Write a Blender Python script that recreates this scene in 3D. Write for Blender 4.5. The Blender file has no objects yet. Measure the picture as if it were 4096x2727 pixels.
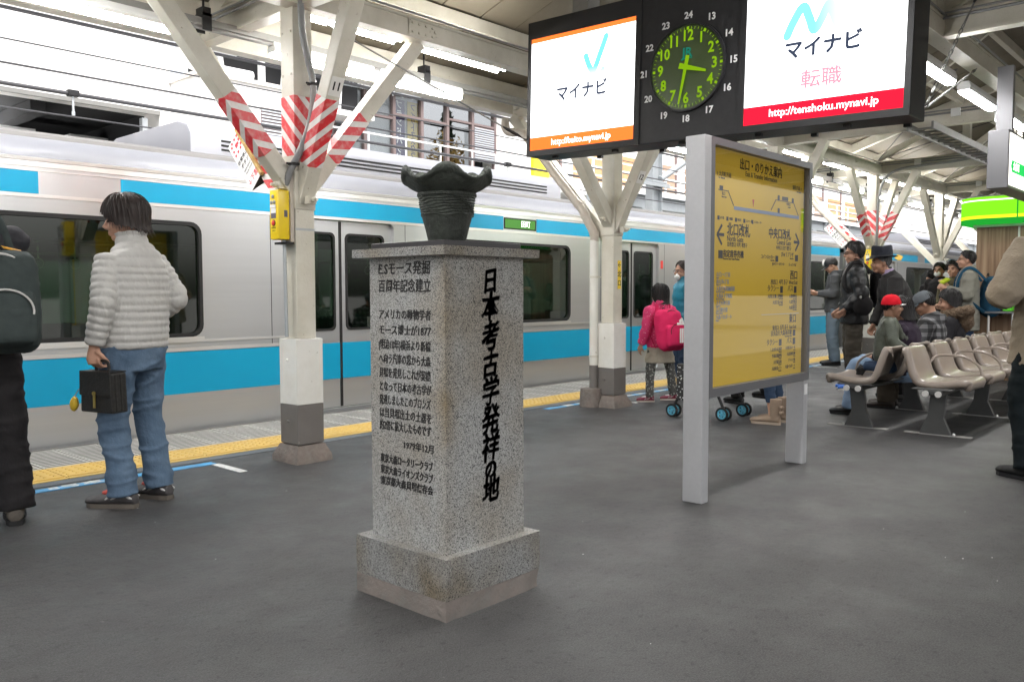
import bpy, bmesh, math, random
from mathutils import Vector, Matrix, noise
random.seed(7)
SC = bpy.context.scene
COL = SC.collection
R = math.radians
V = Vector
# ---------------------------------------------------------------- camera
CAMH = 1.16
yaw, pitch, roll = R(42.142), R(-3.30), R(0.123)
fw = V((math.cos(pitch)*math.cos(yaw), math.cos(pitch)*math.sin(yaw), math.sin(pitch)))
rt = V((math.sin(yaw), -math.cos(yaw), 0))
dn = fw.cross(rt)
rt2 = math.cos(roll)*rt + math.sin(roll)*dn
dn2 = -math.sin(roll)*rt + math.cos(roll)*dn
cd = bpy.data.cameras.new('camera'); cam = bpy.data.objects.new('camera', cd); COL.objects.link(cam)
m = Matrix((rt2, -dn2, -fw)).transposed().to_4x4(); m.translation = V((0, 0, CAMH))
cam.matrix_world = m
cd.sensor_width = 36; cd.lens = 29.73; cd.clip_start = .05; cd.clip_end = 900
SC.camera = cam
# ---------------------------------------------------------------- sky and sun (thin overcast)
SUN_EL, SUN_AZ = R(58), R(-118)
w = bpy.data.worlds.new('World'); SC.world = w; w.use_nodes = True
nt = w.node_tree; nt.nodes.clear()
sky = nt.nodes.new('ShaderNodeTexSky'); sky.sky_type = 'NISHITA'; sky.sun_disc = False
sky.sun_elevation = SUN_EL; sky.sun_rotation = math.pi/2 - SUN_AZ
sky.air_density = 1.0; sky.dust_density = 6.0; sky.ozone_density = 1.0
hs = nt.nodes.new('ShaderNodeHueSaturation'); hs.inputs['Saturation'].default_value = .22
bg = nt.nodes.new('ShaderNodeBackground'); bg.inputs['Strength'].default_value = .15
wo = nt.nodes.new('ShaderNodeOutputWorld')
nt.links.new(sky.outputs[0], hs.inputs['Color']); nt.links.new(hs.outputs[0], bg.inputs[0]); nt.links.new(bg.outputs[0], wo.inputs[0])
sd = bpy.data.lights.new('sun', 'SUN'); sd.energy = .8; sd.angle = R(14); sd.color = (1, .97, .92)
so = bpy.data.objects.new('sun', sd); COL.objects.link(so)
sdir = V((math.cos(SUN_EL)*math.cos(SUN_AZ), math.cos(SUN_EL)*math.sin(SUN_AZ), math.sin(SUN_EL)))
so.rotation_euler = sdir.to_track_quat('Z', 'Y').to_euler(); so.location = sdir*60
SC.view_settings.view_transform = 'Standard'; SC.view_settings.look = 'None'
SC.view_settings.exposure = 1.55; SC.view_settings.gamma = 1; SC.view_settings.use_curve_mapping = False
SC.render.engine = 'CYCLES'
cy = SC.cycles; cy.use_denoising = True; cy.max_bounces = 6; cy.diffuse_bounces = 4; cy.glossy_bounces = 3; cy.use_adaptive_sampling = True; cy.adaptive_threshold = .02
cy.transmission_bounces = 6; cy.transparent_max_bounces = 8; cy.sample_clamp_indirect = 6; cy.caustics_reflective = False; cy.caustics_refractive = False
LAMP = 34.0      # strength of the fluorescent tubes

# ---------------------------------------------------------------- materials
def mat(name, col, rough=.5, metal=0., n=None, n2=None, bump=None, bump2=None, spec=.5, coat=0., emit=None, es=0., rvar=0., stretch=(1,1,1), coord='pos'):
    """principled material; n = (scale, colour2, amount[,contrast]) fine mottling; n2 the same, larger; bump = (scale, strength)"""
    m = bpy.data.materials.new(name); m.use_nodes = True
    t = m.node_tree; N = t.nodes; L = t.links
    b = N['Principled BSDF']
    b.inputs['Base Color'].default_value = (*col, 1); b.inputs['Roughness'].default_value = rough
    b.inputs['Metallic'].default_value = metal; b.inputs['Specular IOR Level'].default_value = spec
    if coat: b.inputs['Coat Weight'].default_value = coat; b.inputs['Coat Roughness'].default_value = .15
    if emit: b.inputs['Emission Color'].default_value = (*emit, 1); b.inputs['Emission Strength'].default_value = es
    if not (n or n2 or bump or bump2): return m
    if coord == 'pos': src = N.new('ShaderNodeNewGeometry').outputs['Position']
    else: src = N.new('ShaderNodeTexCoord').outputs['Object']
    mp = N.new('ShaderNodeMapping'); mp.inputs['Scale'].default_value = stretch; L.new(src, mp.inputs[0]); src = mp.outputs[0]
    def nz(scale, detail=4, rgh=.6):
        q = N.new('ShaderNodeTexNoise'); q.inputs['Scale'].default_value = scale; q.inputs['Detail'].default_value = detail
        q.inputs['Roughness'].default_value = rgh; L.new(src, q.inputs['Vector']); return q.outputs['Fac']
    cur = None
    for k in (n, n2):
        if not k: continue
        sc, c2, am = k[:3]; con = k[3] if len(k) > 3 else .18
        f = nz(sc); mr = N.new('ShaderNodeMapRange'); ctr = k[4] if len(k) > 4 else .5; mr.inputs['From Min'].default_value = ctr-con; mr.inputs['From Max'].default_value = ctr+con
        mr.inputs['To Max'].default_value = am; L.new(f, mr.inputs['Value'])
        mx = N.new('ShaderNodeMix'); mx.data_type = 'RGBA'; L.new(mr.outputs[0], mx.inputs['Factor'])
        if cur is None: mx.inputs['A'].default_value = (*col, 1)
        else: L.new(cur, mx.inputs['A'])
        mx.inputs['B'].default_value = (*c2, 1); cur = mx.outputs['Result']
        if rvar and k is n2:
            ma = N.new('ShaderNodeMath'); ma.operation = 'MULTIPLY_ADD'; ma.inputs[1].default_value = rvar; ma.inputs[2].default_value = rough
            L.new(mr.outputs[0], ma.inputs[0]); L.new(ma.outputs[0], b.inputs['Roughness'])
    if cur: L.new(cur, b.inputs['Base Color'])
    prev = None
    for k in (bump, bump2):
        if not k: continue
        q = N.new('ShaderNodeBump'); q.inputs['Strength'].default_value = k[1]; q.inputs['Distance'].default_value = k[2] if len(k) > 2 else .01
        L.new(nz(k[0], 5), q.inputs['Height'])
        if prev: L.new(prev, q.inputs['Normal'])
        prev = q.outputs[0]
    if prev: L.new(prev, b.inputs['Normal'])
    return m

def emat(name, col, s):
    m = bpy.data.materials.new(name); m.use_nodes = True; t = m.node_tree; t.nodes.clear()
    e = t.nodes.new('ShaderNodeEmission'); e.inputs[0].default_value = (*col, 1); e.inputs[1].default_value = s
    o = t.nodes.new('ShaderNodeOutputMaterial'); t.links.new(e.outputs[0], o.inputs[0]); return m

def glassmat(name, tint, refl=.05, rough=.02):
    m = bpy.data.materials.new(name); m.use_nodes = True; t = m.node_tree; t.nodes.clear()
    tr = t.nodes.new('ShaderNodeBsdfTransparent'); tr.inputs[0].default_value = (*tint, 1)
    gl = t.nodes.new('ShaderNodeBsdfGlossy'); gl.inputs['Roughness'].default_value = rough
    fr = t.nodes.new('ShaderNodeLayerWeight'); fr.inputs[0].default_value = .5; pw = t.nodes.new('ShaderNodeMath'); pw.operation = 'POWER'; pw.inputs[1].default_value = 3.5
    mr = t.nodes.new('ShaderNodeMapRange'); mr.inputs['To Min'].default_value = refl; mr.inputs['To Max'].default_value = 1
    mx = t.nodes.new('ShaderNodeMixShader'); o = t.nodes.new('ShaderNodeOutputMaterial')
    t.links.new(fr.outputs['Facing'], pw.inputs[0]); t.links.new(pw.outputs[0], mr.inputs[0]); t.links.new(mr.outputs[0], mx.inputs[0]); t.links.new(tr.outputs[0], mx.inputs[1]); t.links.new(gl.outputs[0], mx.inputs[2]); t.links.new(mx.outputs[0], o.inputs[0])
    return m

def granite(name, stain, dark=1.):
    m = bpy.data.materials.new(name); m.use_nodes = True; t = m.node_tree; N = t.nodes; L = t.links; b = N['Principled BSDF']
    g = N.new('ShaderNodeNewGeometry').outputs['Position']
    vo = N.new('ShaderNodeTexVoronoi'); vo.inputs['Scale'].default_value = 340; L.new(g, vo.inputs['Vector'])
    sp = N.new('ShaderNodeSeparateColor'); L.new(vo.outputs['Color'], sp.inputs[0])
    cr = N.new('ShaderNodeValToRGB'); L.new(sp.outputs[0], cr.inputs[0]); e = cr.color_ramp; e.interpolation = 'CONSTANT'
    e.elements[0].position = 0; e.elements[0].color = (.045, .045, .047, 1); e.elements[1].position = .13; e.elements[1].color = (.24, .24, .24, 1)
    for p, c in ((.34, (.37, .37, .365)), (.62, (.46, .46, .455)), (.84, (.31, .31, .31))):
        q = e.elements.new(p); q.color = (*c, 1)
    nz = N.new('ShaderNodeTexNoise'); nz.inputs['Scale'].default_value = 3.5; nz.inputs['Detail'].default_value = 6; L.new(g, nz.inputs['Vector'])
    mr = N.new('ShaderNodeMapRange'); mr.inputs['From Min'].default_value = .42; mr.inputs['From Max'].default_value = .7; mr.inputs['To Max'].default_value = stain; L.new(nz.outputs[0], mr.inputs[0])
    mx = N.new('ShaderNodeMix'); mx.data_type = 'RGBA'; mx.blend_type = 'MULTIPLY'; mx.inputs['B'].default_value = (.66, .52, .34, 1)
    sx = N.new('ShaderNodeSeparateXYZ'); L.new(g, sx.inputs[0]); ds = []
    for i_, c_ in ((0, 2.045), (1, 2.168)):
        a_ = N.new('ShaderNodeMath'); a_.operation = 'SUBTRACT'; a_.inputs[1].default_value = c_; L.new(sx.outputs[i_], a_.inputs[0]); ds.append(a_.outputs[0])
    ad = N.new('ShaderNodeMath'); ad.operation = 'ADD'; L.new(ds[0], ad.inputs[0]); L.new(ds[1], ad.inputs[1])
    er = N.new('ShaderNodeMapRange'); er.inputs['From Min'].default_value = .0; er.inputs['From Max'].default_value = .07; er.inputs['To Min'].default_value = .75; er.inputs['To Max'].default_value = 0; L.new(ad.outputs[0], er.inputs[0])
    ml = N.new('ShaderNodeMath'); ml.operation = 'MULTIPLY_ADD'; L.new(er.outputs[0], ml.inputs[0]); L.new(nz.outputs[0], ml.inputs[1]); L.new(mr.outputs[0], ml.inputs[2]); ml.use_clamp = True
    L.new(cr.outputs[0], mx.inputs['A']); L.new(ml.outputs[0], mx.inputs['Factor']); dk = N.new('ShaderNodeMix'); dk.data_type = 'RGBA'; dk.blend_type = 'MULTIPLY'; dk.inputs['Factor'].default_value = 1; dk.inputs['B'].default_value = (dark, dark, dark*.97, 1); L.new(mx.outputs['Result'], dk.inputs['A']); L.new(dk.outputs['Result'], b.inputs['Base Color'])
    b.inputs['Roughness'].default_value = .55
    bp = N.new('ShaderNodeBump'); bp.inputs['Strength'].default_value = .25; bp.inputs['Distance'].default_value = .002; L.new(vo.outputs['Distance'], bp.inputs['Height']); L.new(bp.outputs[0], b.inputs['Normal'])
    return m

def asphalt():
    m = bpy.data.materials.new('asphalt'); m.use_nodes = True; t = m.node_tree; N = t.nodes; L = t.links; b = N['Principled BSDF']; g = N.new('ShaderNodeNewGeometry').outputs['Position']
    def nz(sc, det=5, r=.6, vec=None):
        q = N.new('ShaderNodeTexNoise'); q.inputs['Scale'].default_value = sc; q.inputs['Detail'].default_value = det; q.inputs['Roughness'].default_value = r; L.new(vec or g, q.inputs['Vector']); return q.outputs['Fac']
    def rng(x, a, c, lo=0, hi=1):
        q = N.new('ShaderNodeMapRange'); q.inputs['From Min'].default_value = a; q.inputs['From Max'].default_value = c; q.inputs['To Min'].default_value = lo; q.inputs['To Max'].default_value = hi; L.new(x, q.inputs[0]); return q.outputs[0]
    def mix(f, A, B):
        q = N.new('ShaderNodeMix'); q.data_type = 'RGBA'; L.new(f, q.inputs['Factor'])
        if isinstance(A, tuple): q.inputs['A'].default_value = (*A, 1)
        else: L.new(A, q.inputs['A'])
        q.inputs['B'].default_value = (*B, 1); return q.outputs['Result']
    c = mix(rng(nz(150), .40, .60), (.026, .0255, .0255), (.066, .0645, .064))
    mp = N.new('ShaderNodeMapping'); mp.inputs['Rotation'].default_value = (0, 0, R(38)); mp.inputs['Scale'].default_value = (.45, 1.5, 1); L.new(g, mp.inputs[0])
    c = mix(rng(nz(1.1, 6, .65, mp.outputs[0]), .45, .72, 0, .34), c, (.082, .080, .078))
    c = mix(rng(nz(.55, 6, .7), .50, .72, 0, .42), c, (.031, .0305, .030))
    pit = nz(30, 4, .6); c = mix(rng(pit, .58, .67, 0, .75), c, (.014, .0135, .013)); c = mix(rng(nz(33, 2, .5), .75, .775, 0, .5), c, (.16, .155, .15))
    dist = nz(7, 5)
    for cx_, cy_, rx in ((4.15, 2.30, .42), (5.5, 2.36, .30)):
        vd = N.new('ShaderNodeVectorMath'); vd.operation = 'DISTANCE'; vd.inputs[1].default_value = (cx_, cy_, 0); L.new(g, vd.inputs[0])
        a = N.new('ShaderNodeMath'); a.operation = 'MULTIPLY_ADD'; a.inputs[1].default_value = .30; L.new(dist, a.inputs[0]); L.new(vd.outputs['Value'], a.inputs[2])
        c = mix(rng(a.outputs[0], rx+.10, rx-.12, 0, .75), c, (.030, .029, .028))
    L.new(c, b.inputs['Base Color']); L.new(rng(nz(2.2, 5), .35, .7, .62, .40), b.inputs['Roughness']); b.inputs['Specular IOR Level'].default_value = .4
    prev = None
    for sc_, st, d in ((220, .6, .006), (26, .35, .012)):
        q = N.new('ShaderNodeBump'); q.inputs['Strength'].default_value = st; q.inputs['Distance'].default_value = d; L.new(nz(sc_, 4), q.inputs['Height'])
        if prev: L.new(prev, q.inputs['Normal'])
        prev = q.outputs[0]
    L.new(prev, b.inputs['Normal']); return m
CREAM = (.60, .575, .50)
MT = dict(
 asphalt=asphalt(),
 patch=mat('asphalt_patch', (.05, .05, .051), .7, n=(180, (.075, .073, .07), .7), n2=(3, (.09, .085, .078), .6), bump=(160, .6, .006)),
 kerb=mat('kerb_concrete', (.36, .355, .34), .8, n=(60, (.22, .215, .205), .7), n2=(2, (.25, .24, .22), .7), bump=(120, .3, .004)),
 slip=mat('slip_tile', (.48, .465, .43), .7, n=(30, (.33, .32, .30), .6), n2=(1.7, (.30, .29, .27), .6), bump=(200, .2, .002)),
 slot=mat('slot_dark', (.045, .044, .042), .9, spec=.1),
 yellow=mat('tactile_yellow', (.58, .385, .10), .65, spec=.25, n=(40, (.48, .32, .09), .6), n2=(2.3, (.42, .30, .12), .6), bump=(200, .2, .002)),
 greystrip=mat('grey_strip', (.085, .098, .108), .6, n=(70, (.06, .068, .075), .7), n2=(2, (.13, .135, .135), .5), bump=(200, .2, .003)),
 blueline=mat('blue_line', (.035, .30, .62), .5, n=(60, (.10, .25, .42), .5), n2=(7, (.10, .14, .18), .5, .1)),
 whiteline=mat('white_line', (.68, .68, .66), .6, n=(70, (.40, .40, .39), .6), n2=(9, (.3, .3, .29), .5, .1)),
 ballast=mat('ballast', (.16, .14, .12), .9, n=(40, (.07, .06, .05), .8), bump=(45, 1, .05)),
 ground=mat('ground', (.20, .19, .18), .9, n=(3, (.14, .14, .13), .8)),
 rail=mat('rail_steel', (.25, .2, .17), .4, .8),
 cream=mat('cream_paint', CREAM, .42, n=(4.5, (.47, .44, .36), .6, .14), n2=(26, (.24, .19, .13), .75, .025, .70), bump=(85, .35, .005), bump2=(14, .2, .01)),
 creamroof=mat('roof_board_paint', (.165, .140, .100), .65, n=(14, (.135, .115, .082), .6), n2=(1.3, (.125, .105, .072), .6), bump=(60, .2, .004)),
 white=mat('white_paint', (.72, .71, .67), .45, n=(5, (.60, .58, .52), .55, .12), n2=(30, (.28, .24, .19), .8, .02, .71), bump=(90, .3, .004), bump2=(12, .2, .01)),
 brownpaint=mat('grey_brown_paint', (.155, .142, .132), .5, n=(6, (.115, .105, .096), .6), n2=(34, (.42, .40, .36), .7, .015, .735), bump=(90, .25, .003)),
 rough=mat('rough_concrete', (.20, .18, .16), .9, n=(28, (.10, .088, .08), .8), n2=(7, (.26, .20, .17), .6), bump=(30, .9, .02)),
 red=mat('red_tape', (.62, .035, .04), .3, n=(9, (.72, .10, .10), .4), bump=(60, .15, .002)),
 wtape=mat('white_tape', (.72, .71, .69), .35, bump=(60, .15, .002)),
 duct=mat('grey_duct', (.21, .21, .20), .5, n=(30, (.16, .16, .15), .6), n2=(3, (.26, .25, .24), .4), bump=(70, .2, .003)),
 conduit=mat('conduit', (.235, .24, .245), .45, n=(30, (.19, .19, .19), .5)),
 black=mat('black_metal', (.014, .014, .015), .42, n=(20, (.024, .024, .026), .5), spec=.3),
 blackpl=mat('black_plastic', (.014, .014, .015), .5, spec=.3),
 rust=mat('rusty_bar', (.50, .36, .12), .6, n=(35, (.22, .11, .04), .8), bump=(50, .4, .004)),
 galv=mat('galvanised', (.40, .43, .45), .45, .5, n=(12, (.32, .35, .37), .6), n2=(2, (.45, .46, .47), .5)),
 steel=mat('stainless', (.50, .505, .51), .29, .78, n=(2.2, (.42, .425, .43), .6), n2=(.55, (.535, .54, .545), .6), stretch=(.15, 1, 5)),
 steelb=mat('stainless_bright', (.72, .71, .69), .28, .8, n=(1.6, (.58, .57, .55), .6), stretch=(.3, 1, 6)),
 lilac=mat('roof_shoulder', (.29, .295, .325), .45, .2, n=(1.5, (.25, .255, .285), .6), stretch=(.2, 1, 1)),
 roofgrey=mat('roof_grey', (.17, .165, .16), .6, n=(4, (.14, .135, .13), .6), stretch=(.2, 1, 1)),
 trainblue=mat('train_blue', (.002, .255, .43), .34, spec=.3, n=(3, (.002, .23, .40), .5), coat=.15),
 trainyellow=mat('train_yellow', (.70, .42, .06), .4),
 trainint=mat('car_interior', (.10, .13, .10), .7, n=(3, (.05, .08, .06), .8)),
 carseat=mat('car_seat', (.03, .12, .13), .8),
 carlight=emat('car_light', (.75, 1, .45), 2.2),
 rubber=mat('rubber', (.014, .014, .014), .7, spec=.25),
 granite=granite('granite', .55), granite2=granite('granite_worn', .7, .72), granitecap=granite('granite_cap', .8, .75),
 mortar=mat('mortar', (.19, .178, .162), .9, n=(20, (.12, .105, .09), .8), n2=(5, (.25, .21, .185), .7, .1), bump=(35, .8, .012)),
 plaque=mat('dark_slab', (.03, .028, .03), .3),
 bronze=mat('bronze', (.045, .050, .042), .62, .25, n=(60, (.075, .092, .07), .6), n2=(9, (.026, .028, .025), .7), bump=(50, .9, .008), bump2=(140, .5, .004)),
 ink=mat('ink', (.012, .011, .011), .7),
 board=mat('board_yellow', (.80, .53, .045), .5, spec=.2), boardink=mat('board_ink', (.035, .03, .03), .6), boardwhite=mat('board_white', (.7, .68, .62), .6),
 boardgreen=mat('board_green', (.35, .5, .06), .6), boardblue=mat('board_blue', (.25, .32, .5), .6), boardred=mat('board_red', (.6, .08, .05), .6),
 postgrey=mat('post_grey', (.40, .40, .41), .45, n=(40, (.36, .36, .37), .5), n2=(5, (.33, .33, .335), .5), bump=(120, .12, .003)),
 alu=mat('anodised', (.17, .17, .18), .4, .5), 
 glass=glassmat('sheet_glass', (.97, .97, .95), .032, .01), carglass=glassmat('car_glass', (.22, .29, .24), .09, .03), paneglass=glassmat('window_glass', (.85, .87, .88), .10, .01), panemirror=glassmat('window_glass_mirrored', (.4, .42, .43), .5, .01),  # mirror panes: same glass, reflection raised to brighten the mirrored sky
 seat=mat('bench_shell', (.27, .225, .188), .32, n=(30, (.235, .195, .163), .5), n2=(4, (.29, .24, .205), .5), coat=.3),
 seatleg=mat('bench_leg', (.045, .046, .045), .5, n=(20, (.06, .06, .058), .5)), bolt=mat('bolt', (.5, .5, .48), .35, .8), endcap=mat('end_cap', (.55, .54, .52), .5),
 wood=None,
 kgreen=emat('kiosk_green', (.20, .72, .015), 0.51), kyellow=emat('kiosk_yellow', (.75, .9, .02), 0.6), kwhite=emat('kiosk_white', (.85, 1, .75), 0.819), kdark=emat('kiosk_dark_green', (.015, .33, .03), 0.441),
 phone=mat('phone_green', (.10, .62, .02), .4), 
 white_wall=mat('white_wall', (.80, .79, .77), .7, n=(.6, (.76, .75, .73), .6)), pinkwall=mat('pinkish_wall', (.72, .68, .64), .7), roomshade=mat('room_shade', (.03, .031, .033), .9, n=(1.2, (.018, .018, .02), .8)),  # near-black room colour stands in for the shade inside the openings
 railing=mat('white_railing', (.80, .81, .82), .4), mullion=mat('mullion', (.20, .15, .145), .5), louvre=mat('louvre', (.55, .58, .62), .5), curtain=mat('window_blind', (.50, .51, .51), .8, n=(1.3, (.44, .45, .45), .6), stretch=(4, 1, .4)),
 banpurple=mat('banner_purple', (.05, .035, .10), .7), banyellow=mat('banner_yellow', (.48, .37, .10), .7), bantext=mat('banner_text', (.8, .8, .78), .7),
 shutter=mat('orange_shutter', (.48, .28, .14), .7, n=(2, (.40, .23, .12), .6)), brick=mat('brown_wall', (.32, .23, .17), .8), yellowpanel=mat('yellow_panel', (.80, .62, .03), .5),
 wire=mat('wire', (.05, .05, .055), .5), wirec=mat('copper_wire', (.08, .09, .09), .5), chain=mat('chain', (.20, .20, .19), .4, .6),
 tube=emat('tube_glow', (1, .985, .965), LAMP), tubew=emat('tube_glow_warm', (1, .985, .95), LAMP*.8), lampbody=mat('lamp_housing', (.72, .73, .73), .4),
 scrw=emat('screen_white', (.97, .99, 1), 1.134), scro=emat('screen_orange', (1, .17, .03), 0.672), scrr=emat('screen_red', (.80, .012, .035), 0.63), scrink=emat('screen_ink', (.05, .065, .11), 0.42),
 scrpink=emat('screen_pink', (.86, .25, .32), 0.63), 
 dial=mat('dial', (.035, .055, .018), .25, n=(3, (.055, .075, .035), .6)), dialgreen=emat('dial_green', (.33, .62, .01), .26), dialteal=emat('dial_teal', (.02, .30, .20), 0.224), numwhite=mat('numeral_white', (.62, .62, .62), .5),
 signwhite=mat('sign_white', (.80, .80, .79), .5), signred=mat('sign_red', (.65, .04, .06), .5), signyellow=mat('sign_yellow', (.78, .55, .02), .5),
 lightsign=emat('light_sign', (1, .98, .86), 1.05), lightgreen=emat('light_sign_green', (.02, .42, .08), 0.672),
 sosyellow=mat('sos_yellow', (.80, .58, .01), .4, n=(20, (.75, .50, .01), .5), coat=.2), sosred=mat('sos_red', (.65, .04, .03), .35), greylens=mat('grey_lens', (.25, .26, .28), .3), darkplate=mat('dark_plate', (.10, .09, .13), .5),
 pipe=mat('drain_pipe', (.52, .47, .41), .45, n=(12, (.43, .38, .32), .6), n2=(3, (.36, .31, .26), .5), bump=(40, .15, .003)),
 bark=mat('bark', (.10, .07, .05), .9, n=(20, (.05, .04, .03), .8)), leafy=mat('leaf_autumn', (.30, .19, .035), .8, n=(2, (.20, .13, .03), .7)), leafg=mat('leaf_dark', (.035, .06, .03), .8, n=(2, (.02, .04, .02), .7)),
)
def woodmat():
    m = bpy.data.materials.new('wood_laminate'); m.use_nodes = True; t = m.node_tree; N = t.nodes; L = t.links; b = N['Principled BSDF']
    g = N.new('ShaderNodeNewGeometry').outputs['Position']; mp = N.new('ShaderNodeMapping'); mp.inputs['Scale'].default_value = (9, 9, .35); L.new(g, mp.inputs[0])
    q = N.new('ShaderNodeTexNoise'); q.inputs['Scale'].default_value = 3; q.inputs['Detail'].default_value = 7; L.new(mp.outputs[0], q.inputs['Vector'])
    cr = N.new('ShaderNodeValToRGB'); L.new(q.outputs[0], cr.inputs[0]); e = cr.color_ramp
    e.elements[0].position = .3; e.elements[0].color = (.15, .085, .05, 1); e.elements[1].position = .72; e.elements[1].color = (.40, .28, .18, 1); x = e.elements.new(.5); x.color = (.27, .17, .105, 1)
    L.new(cr.outputs[0], b.inputs['Base Color']); b.inputs['Roughness'].default_value = .45; return m
MT['wood'] = woodmat()

# ---------------------------------------------------------------- object helpers
def link(o, parent=None):
    COL.objects.link(o)
    if parent is not None: o.parent = parent
    return o
def tag(o, label=None, cat=None, group=None, kind=None):
    if label: o['label'] = label
    if cat: o['category'] = cat
    if group: o['group'] = group
    if kind: o['kind'] = kind
    return o
def thing(name, label, cat, loc=(0, 0, 0), rz=0, group=None):
    o = bpy.data.objects.new(name, None); o.empty_display_size = .1; o.location = loc; o.rotation_euler = (0, 0, rz)
    COL.objects.link(o); return tag(o, label, cat, group)
def wloc(p):
    l = V((0, 0, 0))
    while p is not None: l = l + p.location; p = p.parent
    return l
def newobj(name, me, parent=None, loc=None):
    o = bpy.data.objects.new(name, me); link(o, parent)
    if loc is not None: o.location = loc
    return o
def copyo(o, parent=None, loc=None):
    c = o.copy(); COL.objects.link(c)
    if parent is not None: c.parent = parent
    if loc is not None: c.location = loc
    for ch in [x for x in o.children]: copyo(ch, c)
    return c
_tc = {}
TS = bpy.data.scenes.new('tmp')
def bake(ob):
    TS.collection.objects.link(ob); TS.view_layers[0].update(); me = bpy.data.meshes.new_from_object(ob.evaluated_get(TS.view_layers[0].depsgraph)); return me
def textdata(s, size=1., bold=0., align='CENTER', ext=0., res=2, shear=0.):
    k = (s, size, bold, align, ext, res, shear)
    if k in _tc: return _tc[k]
    cu = bpy.data.curves.new('t', 'FONT'); cu.body = s; cu.size = size; cu.align_x = align; cu.align_y = 'CENTER'; cu.offset = bold; cu.extrude = ext; cu.resolution_u = res; cu.shear = shear
    ob = bpy.data.objects.new('t', cu); me = bake(ob)
    r = ([v.co.copy() for v in me.vertices], [tuple(p.vertices) for p in me.polygons])
    bpy.data.objects.remove(ob); bpy.data.meshes.remove(me); bpy.data.curves.remove(cu)
    _tc[k] = r; return r

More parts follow.
